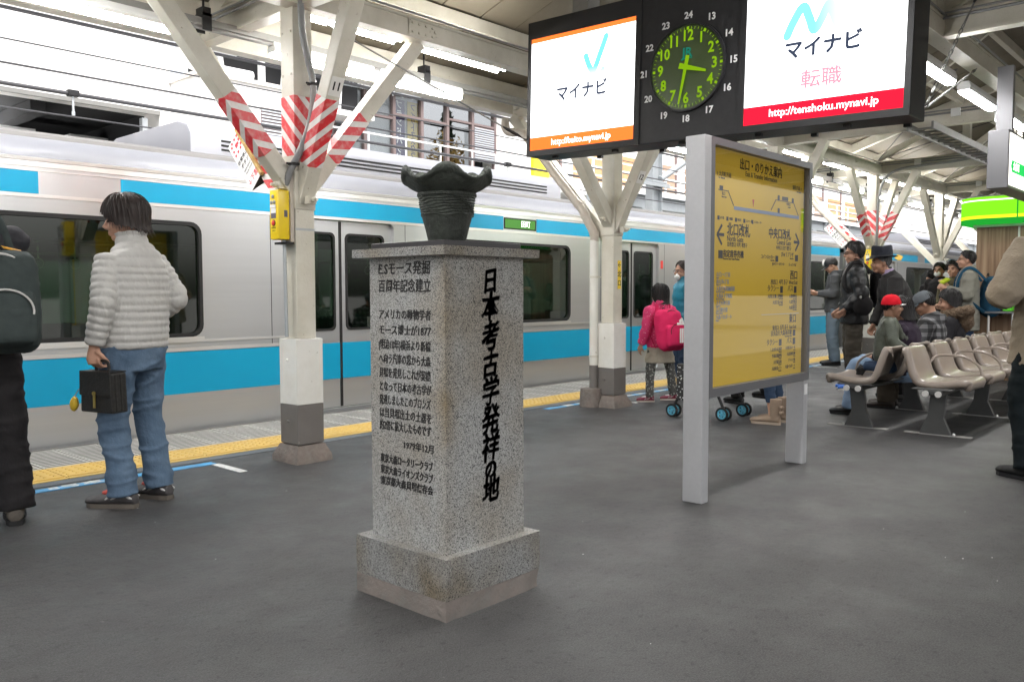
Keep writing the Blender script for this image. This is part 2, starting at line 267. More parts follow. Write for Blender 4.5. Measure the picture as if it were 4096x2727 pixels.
class MB:
    def __init__(s): s.v = []; s.f = []; s.m = []; s.mi = 0
    def add(s, vs, fs):
        o = len(s.v); s.v += [V(p) for p in vs]; s.f += [tuple(i+o for i in f) for f in fs]; s.m += [s.mi]*len(fs); return s
    def box(s, a, b):
        x0, y0, z0 = [min(p, q) for p, q in zip(a, b)]; x1, y1, z1 = [max(p, q) for p, q in zip(a, b)]
        return s.add([(x0,y0,z0),(x1,y0,z0),(x1,y1,z0),(x0,y1,z0),(x0,y0,z1),(x1,y0,z1),(x1,y1,z1),(x0,y1,z1)], [(0,3,2,1),(4,5,6,7),(0,1,5,4),(1,2,6,5),(2,3,7,6),(3,0,4,7)])
    def obox(s, c, u, v, wv, su, sv, sw):
        c, u, v, wv = V(c), V(u).normalized(), V(v).normalized(), V(wv).normalized(); ps = []
        for k in (-.5, .5):
            for a, b in ((-.5,-.5),(.5,-.5),(.5,.5),(-.5,.5)): ps.append(c+u*a*su+v*b*sv+wv*k*sw)
        return s.add(ps, [(0,3,2,1),(4,5,6,7),(0,1,5,4),(1,2,6,5),(2,3,7,6),(3,0,4,7)])
    def bar(s, a, b, wx, wy, side=(0, 0, 1)):
        a, b = V(a), V(b); d = (b-a).normalized(); q = V(side); u = d.cross(q)
        if u.length < 1e-4: u = d.cross(V((1, 0, 0)))
        u.normalize(); v = u.cross(d)
        return s.obox((a+b)/2, u, v, d, wx, wy, (b-a).length)
    def tube(s, pts, r, seg=10, cap=True, close=False):
        pts = [V(p) for p in pts]; n = len(pts); rr = r if isinstance(r, (list, tuple)) else [r]*n
        t0 = (pts[1]-pts[0]).normalized(); u = t0.orthogonal().normalized(); o = len(s.v); rings = []
        for i, p in enumerate(pts):
            t = (pts[min(i+1, n-1)]-pts[max(i-1, 0)]).normalized(); u = (u-t*u.dot(t)).normalized(); wv = t.cross(u)
            ra = rr[i]; ra, rb = ra if isinstance(ra, (list, tuple)) else (ra, ra)
            rings.append([p+u*math.cos(2*math.pi*k/seg)*ra+wv*math.sin(2*math.pi*k/seg)*rb for k in range(seg)])
        vs = [p for q in rings for p in q]; fs = []
        for i in range(n-1):
            for k in range(seg):
                a = i*seg+k; b = i*seg+(k+1) % seg; fs.append((a, b, b+seg, a+seg))
        if cap: fs += [tuple(range(seg))[::-1], tuple(range((n-1)*seg, n*seg))]
        return s.add(vs, fs)
    def loft(s, rings, cap=True, closed=True):
        n = len(rings[0]); vs = [p for q in rings for p in q]; fs = []
        for i in range(len(rings)-1):
            for k in range(n if closed else n-1):
                a = i*n+k; b = i*n+(k+1) % n; fs.append((a, b, b+n, a+n))
        if cap: fs += [tuple(range(n))[::-1], tuple(range((len(rings)-1)*n, len(rings)*n))]
        return s.add(vs, fs)
    def lathe(s, prof, c=(0, 0, 0), seg=24, fn=None, cap=True):
        c = V(c); rings = []
        for r, z in prof:
            ring = []
            for k in range(seg):
                a = 2*math.pi*k/seg; rr, zz = (r, z) if fn is None else fn(r, z, a)
                ring.append(c+V((rr*math.cos(a), rr*math.sin(a), zz)))
            rings.append(ring)
        return s.loft(rings, cap)
    def ell(s, c, r, seg=14, rot=None):
        c = V(c); rings = []; n = seg//2+1
        for i in range(1, n):
            th = math.pi*i/n; ring = []
            for k in range(seg):
                a = 2*math.pi*k/seg; p = V((r[0]*math.sin(th)*math.cos(a), r[1]*math.sin(th)*math.sin(a), -r[2]*math.cos(th)))
                ring.append(c+(rot @ p if rot else p))
            rings.append(ring)
        return s.loft(rings)
    def prism(s, poly, axis, t0, t1):
        def P(a, b, t): return {'x': (t, a, b), 'y': (a, t, b), 'z': (a, b, t)}[axis]
        n = len(poly); vs = [P(a, b, t0) for a, b in poly]+[P(a, b, t1) for a, b in poly]
        return s.add(vs, [tuple(range(n))[::-1], tuple(range(n, 2*n))]+[(i, (i+1) % n, n+(i+1) % n, n+i) for i in range(n)])
    def text(s, st, size, P, u, v, bold=0., align='CENTER', ext=.0006, res=2, jit=0., shear=0., sx=1.):
        vs, fs = textdata(st, size, bold*size, align, ext, res, shear); P, u, v = V(P), V(u).normalized(), V(v).normalized(); n = u.cross(v)
        q = []
        for c in vs:
            x, y = c.x*sx, c.y
            if jit: 
                d = noise.noise_vector(V((x*9/size*.12+len(st)*3.1, y*9/size*.12, sum(map(ord, st)) % 97)))*jit*size; x += d.x; y += d.y
            q.append(P+u*x+v*y+n*c.z)
        return s.add(q, fs)
    def plate(s, outer, holes, t, P, u, v):
        """flat plate with holes: 2-D outlines in (u, v), thickness t along u x v"""
        cu = bpy.data.curves.new('p', 'CURVE'); cu.dimensions = '2D'; cu.fill_mode = 'BOTH'; cu.extrude = t/2
        for lp in [outer]+holes:
            sp = cu.splines.new('POLY'); sp.points.add(len(lp)-1); sp.use_cyclic_u = True
            for q, (a, b) in zip(sp.points, lp): q.co = (a, b, 0, 1)
        ob = bpy.data.objects.new('p', cu); me = bake(ob); P, u, v = V(P), V(u), V(v); n = u.cross(v)
        s.add([P+u*c.co.x+v*c.co.y+n*c.co.z for c in me.vertices], [tuple(p.vertices) for p in me.polygons])
        bpy.data.objects.remove(ob); bpy.data.meshes.remove(me); bpy.data.curves.remove(cu); return s
    def mesh(s, name, mats=None, off=(0, 0, 0), smooth=False, bevel=0, weld=False):
        me = bpy.data.meshes.new(name); off = V(off); me.from_pydata([tuple(p-off) for p in s.v], [], s.f)
        if mats is not None:
            for q in (mats if isinstance(mats, (list, tuple)) else [mats]): me.materials.append(MT[q] if isinstance(q, str) else q)
            if any(s.m): me.polygons.foreach_set('material_index', s.m)
        if bevel or weld:
            b = bmesh.new(); b.from_mesh(me)
            if weld: bmesh.ops.remove_doubles(b, verts=b.verts, dist=1e-4)
            if bevel:
                es = [e for e in b.edges if len(e.link_faces) == 2 and e.calc_face_angle(0) > .5]
                bmesh.ops.bevel(b, geom=es, offset=bevel, segments=2, profile=.6, affect='EDGES', clamp_overlap=True)
            bmesh.ops.recalc_face_normals(b, faces=b.faces); b.to_mesh(me); b.free()
        if smooth: me.shade_smooth(); me.set_sharp_from_angle(angle=R(smooth if smooth is not True else 40))
        me.update(); return me
    def build(s, name, mats, parent=None, smooth=False, bevel=0, local=False, weld=False):
        off = V((0, 0, 0)) if local or parent is None else wloc(parent)
        return newobj(name, s.mesh(name, mats, off, smooth, bevel, weld), parent)
def struct(o): o['kind'] = 'structure'; return o
def rrect(x0, x1, y0, y1, r, n=5):
    pts = []
    for cx, cy_, a0 in ((x1-r, y1-r, 0), (x0+r, y1-r, 90), (x0+r, y0+r, 180), (x1-r, y0+r, 270)):
        for k in range(n+1): a = R(a0+90*k/n); pts.append((cx+r*math.cos(a), cy_+r*math.sin(a)))
    return pts
def catmull(pts, n=6):
    pts = [V(p) for p in pts]; P = [pts[0]]+pts+[pts[-1]]; out = []
    for i in range(1, len(P)-2):
        for k in range(n):
            t = k/n; a, b, c, d = P[i-1], P[i], P[i+1], P[i+2]
            out.append(.5*((2*b)+(c-a)*t+(2*a-5*b+4*c-d)*t*t+(3*b-a-3*c+d)*t**3))
    out.append(pts[-1]); return out
ORD = ['nearest', 'second', 'third', 'fourth', 'fifth', 'sixth', 'seventh', 'eighth', 'ninth', 'tenth', 'eleventh', 'twelfth', 'thirteenth', 'fourteenth', 'fifteenth', 'sixteenth']
def ordi(i): return ORD[i] + (' nearest' if i else '')
XA, YA, ZA = V((1, 0, 0)), V((0, 1, 0)), V((0, 0, 1))
# ================================================================ PLATFORM AND TRACKS
b = MB(); b.box((-400, -400, -1.6), (500, 500, -1.5)); struct(b.build('ground', 'ground'))
b = MB(); b.box((-30, 6.9, -1.5), (90, 10.2, -1.12)); struct(b.build('track_bed', 'ballast'))
b = MB(); b.box((-30, -7.5, -1.5), (90, -3.0, -1.12)); struct(b.build('track_bed', 'ballast'))
for y in (7.55, 8.85, -4.3, -5.6):
    b = MB(); b.box((-30, y-.035, -1.12), (90, y+.035, -.97)); struct(b.build('rail', 'rail'))
PL = MB(); PL.box((-12, -2.7, -1.5), (62, 5.99, 0)); PL = struct(PL.build('platform', 'asphalt'))
b = MB(); b.box((-12, 5.99, -1.5), (62, 6.72, -.012)); struct(b.build('platform_edge', 'kerb')); EDGE = bpy.data.objects['platform_edge']
b = MB(); b.box((-12, 5.44, 0), (62, 5.555, .004)); b.build('border_strip', 'greystrip', PL)
# slip-resistant edge tiles (raised ribs, dark slots between) and yellow tactile tiles
tw = .31
rt_ = MB(); rt_.mi = 1; rt_.box((0, 0, -.012), (tw-.012, .72, .0005)); rt_.mi = 0
rt_.box((0, 0, -.012), (.016, .72, .0035)); rt_.box((tw-.028, 0, -.012), (tw-.012, .72, .0035))
for k in range(13): y = .008+k*.0555; rt_.box((.016, y, -.012), (tw-.028, y+.029, .002))
slipme = rt_.mesh('slip_tile', ['slip', 'slot'])
yt = MB(); yt.box((0, 0, 0), (tw-.006, .415, .006)); yt.box((.012, .045, .006), (tw-.018, .075, .011)); 
for i in range(5):
    for j in range(5):
        cx_, cy_ = .035+i*.058, .13+j*.058
        yt.lathe([(.013, .006), (.008, .011)], (cx_, cy_, 0), 6)
tacme = yt.mesh('tactile_tile', 'yellow')
for k in range(150):
    x = 2.02+tw*(k-13)
    o = newobj('slip_tile', slipme, EDGE, (x, 5.985, .002)); o.rotation_euler = (R(random.uniform(-.15, .15)), 0, 0)
    newobj('tactile_tile', tacme, PL, (x, 5.557, .001+random.uniform(0, .0012)))
for i, (x0, x1) in enumerate(((-3, 2.87), (6.4, 9.3), (12.6, 16.2))):
    b = MB(); b.box((x0, 5.305, .0), (x1, 5.385, .004)); o = b.build('blue_line', 'blueline', PL)
    if i == 0:
        b = MB(); b.text('8号車', .085, (1.98, 5.345, .0046), XA, YA, .02, sx=1.5, ext=.0004); b.text('1', .08, (2.46, 5.345, .0046), XA, YA, .02, sx=1.5, ext=.0004); b.box((2.22, 5.31, .004), (2.30, 5.38, .006)); b.build('line_lettering', 'whiteline', o)
    else:
        b = MB()
        for k in range(9): b.box((x0+.3+k*.22, 5.31, .004), (x0+.42+k*.22, 5.38, .0062))
        b.build('line_marks', 'whiteline', o)
for x in (2.83, 7.38, 12.8, 16.3):
    b = MB(); b.box((x, 4.94, 0), (x+.055, 5.30, .004)); b.build('white_mark', 'whiteline', PL)
# repair patches round the sign posts, scratches and litter specks
b = MB()
for k in range(45):
    x, y = random.uniform(1.2, 12), random.uniform(.3, 4.8); s = random.uniform(.003, .007); b.box((x, y, 0), (x+s, y+s*.7, .0015))
o = b.build('litter_specks', 'whiteline', PL); o['kind'] = 'stuff'

# ================================================================ CANOPY
CX = [3.35+3.68*k for k in range(0, 9)]
YE, YR, SL = 6.35, 2.0, .33
def roofz(y): return 3.29+SL*(6.3-(y if y >= YR else 2*YR-y))
CAN = thing('platform_canopy', 'cream painted steel and board canopy roof over the platform', 'canopy', (3, 5, 3))
bw = .46
bl = MB()
dy = YE-YR; bl.add([(0, 0, 0), (bw-.012, 0, 0), (bw-.012, -dy, dy*SL), (0, -dy, dy*SL), (0, 0, .03), (bw-.012, 0, .03), (bw-.012, -dy, dy*SL+.03), (0, -dy, dy*SL+.03)], [(0,1,2,3),(4,7,6,5),(0,4,5,1),(1,5,6,2),(2,6,7,3),(3,7,4,0)])
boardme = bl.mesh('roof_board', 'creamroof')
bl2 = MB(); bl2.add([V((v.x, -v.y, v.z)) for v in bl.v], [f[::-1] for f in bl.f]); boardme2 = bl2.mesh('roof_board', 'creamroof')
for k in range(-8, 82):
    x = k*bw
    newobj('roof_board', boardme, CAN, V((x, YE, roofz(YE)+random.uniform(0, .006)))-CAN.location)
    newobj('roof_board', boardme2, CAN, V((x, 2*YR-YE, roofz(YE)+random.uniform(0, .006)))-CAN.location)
b = MB(); b.add([(-4, YE+.03, roofz(YE)+.05), (38, YE+.03, roofz(YE)+.05), (38, YR, roofz(YR)+.05), (-4, YR, roofz(YR)+.05), (38, 2*YR-YE-.03, roofz(YE)+.05), (-4, 2*YR-YE-.03, roofz(YE)+.05)], [(0,1,2,3), (3,2,4,5)])
b.build('roof_sheet', 'roofgrey', CAN)
def ibeam(mb, a, c, w_, h_, tf=.018, tw_=.014):
    a, c = V(a), V(c); d = (c-a).normalized(); s = d.cross(ZA).normalized(); mid = (a+c)/2; L = (c-a).length
    mb.obox(mid+ZA*(tf/2), s, ZA, d, w_, tf, L); mb.obox(mid+ZA*(h_-tf/2), s, ZA, d, w_, tf, L); mb.obox(mid+ZA*(h_/2), s, ZA, d, tw_, h_-2*tf, L)
for y in (6.1, 5.38, 3.7, 2.75, .3, -.9):
    z = roofz(y); b = MB(); b.box((-4, y-.035, z-.135), (38, y+.035, z-.012)); b.build('purlin', 'cream', CAN, bevel=.004)
for y in (4.93, 2.0, -.93):
    b = MB(); ibeam(b, (-4, y, 3.06), (38, y, 3.06), .13, .155); b.box((-4, y-.06, 3.08), (38, y-.048, 3.195)); b.build('longitudinal_beam', 'cream', CAN)
for y, sgn in ((YE, 1), (2*YR-YE, -1)):
    b = MB(); b.box((-4, y, 3.115), (38, y+sgn*.10, 3.13)); b.box((-4, y+sgn*.10, 3.115), (38, y+sgn*.115, 3.25)); b.box((-4, y-sgn*.012, 3.115), (38, y, 3.29)); b.build('gutter', 'cream', CAN)
for i, x in enumerate(CX):
    b = MB(); ibeam(b, (x, 6.33, 3.065), (x, -2.33, 3.065), .11, .20); b.build('tie_beam', 'cream', CAN)
    b = MB(); b.bar((x, 6.3, roofz(6.3)-.08), (x, YR, roofz(YR)-.08), .09, .13); b.bar((x, 2*YR-6.3, roofz(6.3)-.08), (x, YR, roofz(YR)-.08), .09, .13); b.build('rafter', 'cream', CAN)
    for y in (3.62, 2.0, .38):
        b = MB(); b.box((x-.055, y-.055, 3.265), (x+.055, y+.055, roofz(y)-.14)); b.build('king_post', 'cream', CAN, bevel=.006)
    for y0, y1 in ((5.0, 3.62), (3.62, 2.0), (2.0, .38)):
        if i: 
            hi = roofz(min(y0, y1) if y1 >= 2 else .38)-.16
            b = MB(); b.bar((x+.02, y0, 3.29), (x+.02, y1, hi-.1), .06, .09); b.build('truss_brace', 'cream', CAN)
    if i < 8:
        for y in (2.0,):
            b = MB(); b.bar((x+.1, y, 3.2), (x+1.1, y, roofz(y)-.2), .07, .07); b.bar((x-.1, y, 3.2), (x-1.1, y, roofz(y)-.2), .07, .07); b.build('ridge_brace', 'cream', CAN)
    # bolted plates on the longitudinal beam
    for dx in (-1.15, 1.15):
        b = MB(); b.box((x+dx-.03, 4.862, 3.11), (x+dx+.03, 4.870, 3.17)); b.lathe([(.014, 0), (.014, .018)], (0, 0, 0), 6)
        for p in b.v[8:]: p.x, p.y, p.z = p.x+x+dx, 4.862-p.z, p.y+3.14
        b.build('bolt_plate', 'cream', CAN)
# cable duct on hangers above the track-side lamps
DU = thing('cable_duct', 'long grey cable duct hung on black hangers above the track side lamp row', 'cable duct', (3, 5.7, 3.03))
b = MB(); b.box((-4, 5.66, 3.035), (38, 5.74, 3.085)); b.box((-4, 5.675, 3.015), (38, 5.725, 3.035)); b.build('duct', 'duct', DU, bevel=.004)
for k in range(12):
    x = 3.30+1.84*k if k else 3.06
    b = MB(); b.tube([(x, 5.7, 3.16), (x, 5.7, roofz(5.7)-.01)], .008, 6); b.box((x-.035, 5.65, 3.0), (x+.035, 5.655, 3.12)); b.box((x-.035, 5.745, 3.0), (x+.035, 5.75, 3.12)); b.box((x-.03, 5.65, 3.1), (x+.03, 5.75, 3.16)); b.tube([(x-.06, 5.7, roofz(5.7)-.03), (x+.06, 5.7, roofz(5.7)-.03)], .012, 6); b.build('hanger', 'black', DU)
TR = thing('cable_tray', 'grey ladder type cable tray under the canopy above the bench', 'cable tray', (11.4, 3.05, 3.0))
for y in (2.92, 3.18):
    b = MB(); b.box((10.2, y-.012, 2.97), (14.0, y+.012, 3.05)); b.build('side_rail', 'duct', TR)
for k in range(15):
    b = MB(); b.box((10.3+k*.25, 2.932, 2.985), (10.33+k*.25, 3.168, 3.005)); b.build('rung', 'duct', TR)

# ---------------------------------------------------------------- lamps
GA, GB, GC = 'lamps in the track side row', 'twin tube fittings under the beam', 'lamps in the middle row'
lb = MB(); lb.prism([(-.055, .03), (-.045, 0), (.045, 0), (.055, .03), (.04, .075), (-.04, .075)], 'x', 0, .95); LBM = lb.mesh('housing', 'lampbody', bevel=.004)
ld = MB(); ld.prism([(-.045, 0), (-.036, -.022), (-.015, -.032), (.015, -.032), (.036, -.022), (.045, 0)], 'x', .01, .94); LDM = ld.mesh('diffuser', 'tube', smooth=True)
def lamp(x, y, z, label, group):
    t = thing('fluorescent_lamp', label, 'lamp', (x, y, z), 0, group); newobj('housing', LBM, t); newobj('diffuser', LDM, t, (0, 0, -.001))
xs = [.85, 1.88, 3.6, 4.63]+[7.4+1.86*k for k in range(9)]
for i, x in enumerate(xs): lamp(x, 5.7, 2.965, 'white fluorescent lamp under the grey duct, %s in the track side row' % ordi(i), GA)
for i in range(13): lamp(-1.38+1.345*i, 2.06, 2.875, 'white fluorescent lamp under the middle beam, %s in its row' % ordi(i), GC)
tb = MB(); tb.box((0, -.03, 0), (.95, .03, .035)); TBM = tb.mesh('housing', 'duct')
tt = MB(); tt.tube([(.02, 0, 0), (.93, 0, 0)], .014, 8); TTM = tt.mesh('tube', 'tubew', smooth=True)
xs = [1.2, 3.42, 4.60]+[7.3, 8.5, 11.2, 12.75, 14.1, 15.5, 17.0, 18.6, 20.2]
for i, x in enumerate(xs):
    t = thing('twin_tube_lamp', 'bare twin tube lamp behind the long cream beam, %s in its row' % ordi(i), 'lamp', (x, 5.13, 3.10), 0, GB)
    newobj('housing', TBM, t); newobj('tube', TTM, t, (0, -.045, -.002)); newobj('tube', TTM, t, (0, .045, -.002))

# ---------------------------------------------------------------- columns
def stripes():
    m = bpy.data.materials.new('warning_stripes'); m.use_nodes = True; t = m.node_tree; N = t.nodes; L = t.links; bb = N['Principled BSDF']
    tc = N.new('ShaderNodeTexCoord'); sp = N.new('ShaderNodeSeparateXYZ'); L.new(tc.outputs['Object'], sp.inputs[0])
    a = N.new('ShaderNodeMath'); a.operation = 'ADD'; L.new(sp.outputs[0], a.inputs[0]); L.new(sp.outputs[1], a.inputs[1])
    c = N.new('ShaderNodeMath'); c.operation = 'ADD'; L.new(a.outputs[0], c.inputs[0]); L.new(sp.outputs[2], c.inputs[1])
    d = N.new('ShaderNodeMath'); d.operation = 'MULTIPLY'; d.inputs[1].default_value = 7.0; L.new(c.outputs[0], d.inputs[0])
    e = N.new('ShaderNodeMath'); e.operation = 'FRACT'; L.new(d.outputs[0], e.inputs[0])
    g = N.new('ShaderNodeMath'); g.operation = 'GREATER_THAN'; g.inputs[1].default_value = .40; L.new(e.outputs[0], g.inputs[0])
    mx = N.new('ShaderNodeMix'); mx.data_type = 'RGBA'; mx.inputs['A'].default_value = (.70, .69, .67, 1); mx.inputs['B'].default_value = (.62, .03, .04, 1)
    L.new(g.outputs[0], mx.inputs['Factor']); nz = N.new('ShaderNodeTexNoise'); nz.inputs['Scale'].default_value = 28; nz.inputs['Detail'].default_value = 6; L.new(tc.outputs['Object'], nz.inputs['Vector']); mr = N.new('ShaderNodeMapRange'); mr.inputs['From Min'].default_value = .45; mr.inputs['From Max'].default_value = .75; mr.inputs['To Max'].default_value = .45; L.new(nz.outputs[0], mr.inputs[0]); m2 = N.new('ShaderNodeMix'); m2.data_type = 'RGBA'; m2.inputs['B'].default_value = (.62, .42, .38, 1); L.new(mr.outputs[0], m2.inputs['Factor']); L.new(mx.outputs['Result'], m2.inputs['A']); L.new(m2.outputs['Result'], bb.inputs['Base Color']); bb.inputs['Roughness'].default_value = .35; bpn = N.new('ShaderNodeBump'); bpn.inputs['Strength'].default_value = .3; bpn.inputs['Distance'].default_value = .004; L.new(nz.outputs[0], bpn.inputs['Height']); L.new(bpn.outputs[0], bb.inputs['Normal'])
    return m
STR = stripes()
def strut(parent, a, c, w_, name='strut', m_='cream'):
    b = MB(); b.bar(a, c, w_, w_); return b.build(name, m_, parent, bevel=.008)
def tape(parent, a, c, w_, t0, t1, phase=0):
    a, c = V(a), V(c); d = c-a; L = d.length; b = MB(); b.box((-w_/2, -w_/2, t0*L), (w_/2, w_/2, t1*L))
    o = newobj('warning_tape', b.mesh('warning_tape', STR, bevel=.004), parent)
    dn_ = d.normalized(); u = dn_.cross(ZA)
    if u.length < 1e-4: u = XA.copy()
    u.normalize(); v = u.cross(dn_); mm = Matrix((u, v, dn_)).transposed().to_4x4(); mm.translation = a-wloc(parent); o.matrix_local = mm
    return o
COLN = []
for k, X in enumerate(CX):
    Y = 5.0
    lab = ['cream steel canopy column numbered 11 with red striped struts and yellow box', 'cream column numbered 12 with a drain pipe and small yellow arrow sign', 'cream canopy column standing behind the yellow information board', 'cream column with red striped struts behind the man in a hat', 'cream column behind the standing crowd carrying a pictogram plate'][k] if k < 5 else 'far cream canopy column, %s of those beyond the kiosk' % ordi(k-5)
    t = thing('canopy_column', lab, 'column', (X, Y, 0), 0, 'columns along the track side'); COLN.append(t)
    b = MB(); rings = []
    for z, h, j in ((0, .155, .02), (.04, .150, .012), (.09, .125, .006), (.118, .112, .003)):
        ring = []
        for a in range(20):
            an = 2*math.pi*(a+.5)/20; cc, ss = math.cos(an), math.sin(an); q = 1/max(abs(cc), abs(ss)); q = min(q, 1.37); nn = noise.noise(V((cc*2+X, ss*2, z*9)))*j
            ring.append(V((X+cc*(h*q+nn), Y+ss*(h*q+nn), z)))
        rings.append(ring)
    b.loft(rings); b.build('footing', 'rough', t, smooth=True)
    hs_ = .105
    b = MB(); b.box((X-hs_, Y-hs_, .125), (X+hs_, Y+hs_, .395)); b.build('kick_sleeve', 'brownpaint', t, bevel=.004)
    b = MB(); b.box((X-hs_, Y-hs_, .397), (X+hs_, Y+hs_, .845)); b.build('sleeve', 'white', t, bevel=.004)
    for z in (.28, .70):
        b = MB(); b.lathe([(.011, 0), (.009, .008), (.003, .012)], (0, 0, 0), 8)
        for p in b.v: p.x, p.y, p.z = X-hs_-p.z, p.x+Y+.01, p.y+z
        b.build('bolt', 'brownpaint' if z < .4 else 'white', t)
    b = MB(); b.box((X-.074, Y-.074, .847), (X+.074, Y+.074, 3.06)); b.build('shaft', 'white' if k == 99 else 'cream', t, bevel=.005)
    b = MB(); b.box((X-.082, Y-.082, 1.72), (X+.082, Y+.082, 1.98)); b.build('collar', 'cream', t, bevel=.008)
    ends = {'px': ((X+.04, Y, 1.84), (X+1.08, Y, 3.07)), 'mx': ((X-.04, Y, 1.84), (X-1.08, Y, 3.07)), 'my': ((X, Y-.04, 1.78), (X, Y-.67, 3.08)), 'py': ((X, Y+.04, 1.70), (X, Y+1.32, 3.08))}
    for q in ('px', 'mx', 'my', 'py'): strut(t, *ends[q], .108)
    if k in (0, 3):
        for q, t0, t1 in (('px', .20, .47), ('mx', .20, .47), ('my', .18, .50), ('py', .12, .40)): tape(t, *ends[q], .113, t0, t1)
        tape(t, (X, Y, 2.08), (X, Y, 3.08), .153, 0, .40)
    for ang, zz in ((180, 1.93), (-90, 1.83)):
        d_ = V((math.cos(R(ang)), math.sin(R(ang)), 0)); s_ = V((-d_.y, d_.x, 0)); P = V((X, Y, zz))+d_*.12
        b = MB(); b.obox(P-ZA*.05+d_*.02, s_, d_, ZA, .06, .05, .05); b.tube([P-ZA*.05+d_*.045, P-ZA*.05+d_*.075], .017, 8); b.tube([P-ZA*.05+d_*.07, P-ZA*.05+d_*.095], .011, 6); b.build('anchor_bolt', 'cream', t)
# number plates on the struts facing the platform middle
for k, s in ((0, '11'), (1, '12')):
    X, Y = CX[k], 5.0; a, c = V((X, Y-.04, 1.78)), V((X, Y-.67, 3.08)); d_ = (c-a).normalized(); nrm = V((0, -1, 0)); nrm = (nrm-d_*nrm.dot(d_)).normalized(); u = V((1, 0, 0)); tt_ = .56 if k == 0 else .40
    P = a+(c-a)*tt_+nrm*.056
    b = MB(); b.obox(P, u, d_, nrm, .095, .125, .003); pl = b.build('number_plate', 'wtape', COLN[k])
    b = MB(); b.text(s, .075, P+nrm*.0022, u, d_, .025, ext=.0004); b.build('number', 'ink', pl)
# grey flexible conduit down the front of column 11
X, Y = CX[0], 5.0
pth = catmull([(X-.05, Y-.14, 3.4), (X-.045, Y-.14, 2.9), (X+.02, Y-.16, 2.55), (X-.00, Y-.15, 2.3), (X-.07, Y-.13, 2.1), (X-.11, Y-.08, 1.98), (X-.125, Y-.035, 1.88)], 12)
b = MB(); b.tube(pth, [.022+.0016*(i % 2) for i in range(len(pth))], 10); b.build('flexible_conduit', 'conduit', COLN[0], smooth=60)
for P in (pth[24], pth[56]):
    b = MB(); b.obox(P, XA, YA, ZA, .060, .056, .018); b.tube([P-XA*.03, P-XA*.055], .008, 6); b.build('conduit_clip', 'black', COLN[0], bevel=.005)
b = MB(); b.tube([(X-.125, Y-.01, 1.52), (X-.118, Y-.01, .86)], .012, 8); b.build('thin_conduit', 'galv', COLN[0], smooth=True)
# backing board and yellow emergency button box
b = MB(); b.box((X-.105, Y-.06, 1.50), (X-.078, Y+.06, 1.95)); b.build('backing_board', 'pipe', COLN[0])
b = MB(); b.box((X-.15, Y-.075, 1.485), (X-.09, Y+.07, 1.50)); b.build('bracket', 'black', COLN[0])
for z in (1.58, 1.77):
    b = MB(); b.box((X-.078, Y-.0765, z), (X+.078, Y-.0745, z+.015)); b.build('strap', 'galv', COLN[0])
def sosbox(X, Y, label, simple=False):
    t = thing('emergency_button_box', label, 'button box', (X-.105, Y, 1.53), 0, 'emergency boxes on the columns')
    x0 = X-.195
    b = MB(); b.box((x0, Y-.052, 1.515), (X-.106, Y+.052, 1.845)); b.build('case', 'sosyellow', t, bevel=.012, smooth=50)
    b = MB(); b.box((x0-.002, Y-.030, 1.56), (x0+.001, Y+.036, 1.83)); b.build('face_plate', mat('sos_face', (.82, .62, .01), .3), t)
    def disc(y, z, r, d_, m_, nm):
        b = MB(); b.lathe([(r, 0), (r, d_*.6), (r*.7, d_)], (0, 0, 0), 16)
        for p in b.v: p.x, p.y, p.z = x0-.002-p.z, Y+p.x+y, p.y+z
        b.build(nm, m_, t, smooth=True)
    disc(.004, 1.800, .013, .008, 'greylens', 'indicator'); disc(-.013, 1.762, .013, .008, 'greylens', 'indicator'); disc(.020, 1.762, .013, .008, 'greylens', 'indicator')
    disc(.0, 1.625, .022, .004, 'blackpl', 'button_ring'); disc(.0, 1.625, .018, .010, 'sosred', 'button')
    b = MB(); b.box((x0-.0035, Y-.028, 1.655), (x0-.002, Y+.030, 1.69)); b.build('instruction_plate', 'darkplate', t)
    b = MB(); b.box((x0-.0035, Y-.028, 1.69), (x0-.002, Y+.030, 1.726)); b.build('notice', 'signwhite', t)
    b = MB(); b.box((x0-.010, Y-.028, 1.728), (x0-.002, Y+.030, 1.746)); b.build('lamp_strip', 'signwhite', t)
    b = MB(); b.text('非常停止', .014, (x0-.0024, Y, 1.592), -YA, ZA, .02, ext=.0003); b.text('ボタン', .012, (x0-.0024, Y, 1.572), -YA, ZA, .02, ext=.0003); b.build('lettering', 'ink', t)
    b = MB(); b.box((X-.15, Y-.054, 1.665), (X-.125, Y-.052, 1.71)); b.build('lock', 'darkplate', t)
sosbox(X, Y, 'yellow emergency stop button box on the column numbered 11')
sosbox(CX[3], Y, 'yellow emergency stop button box on the striped column behind the hat man')
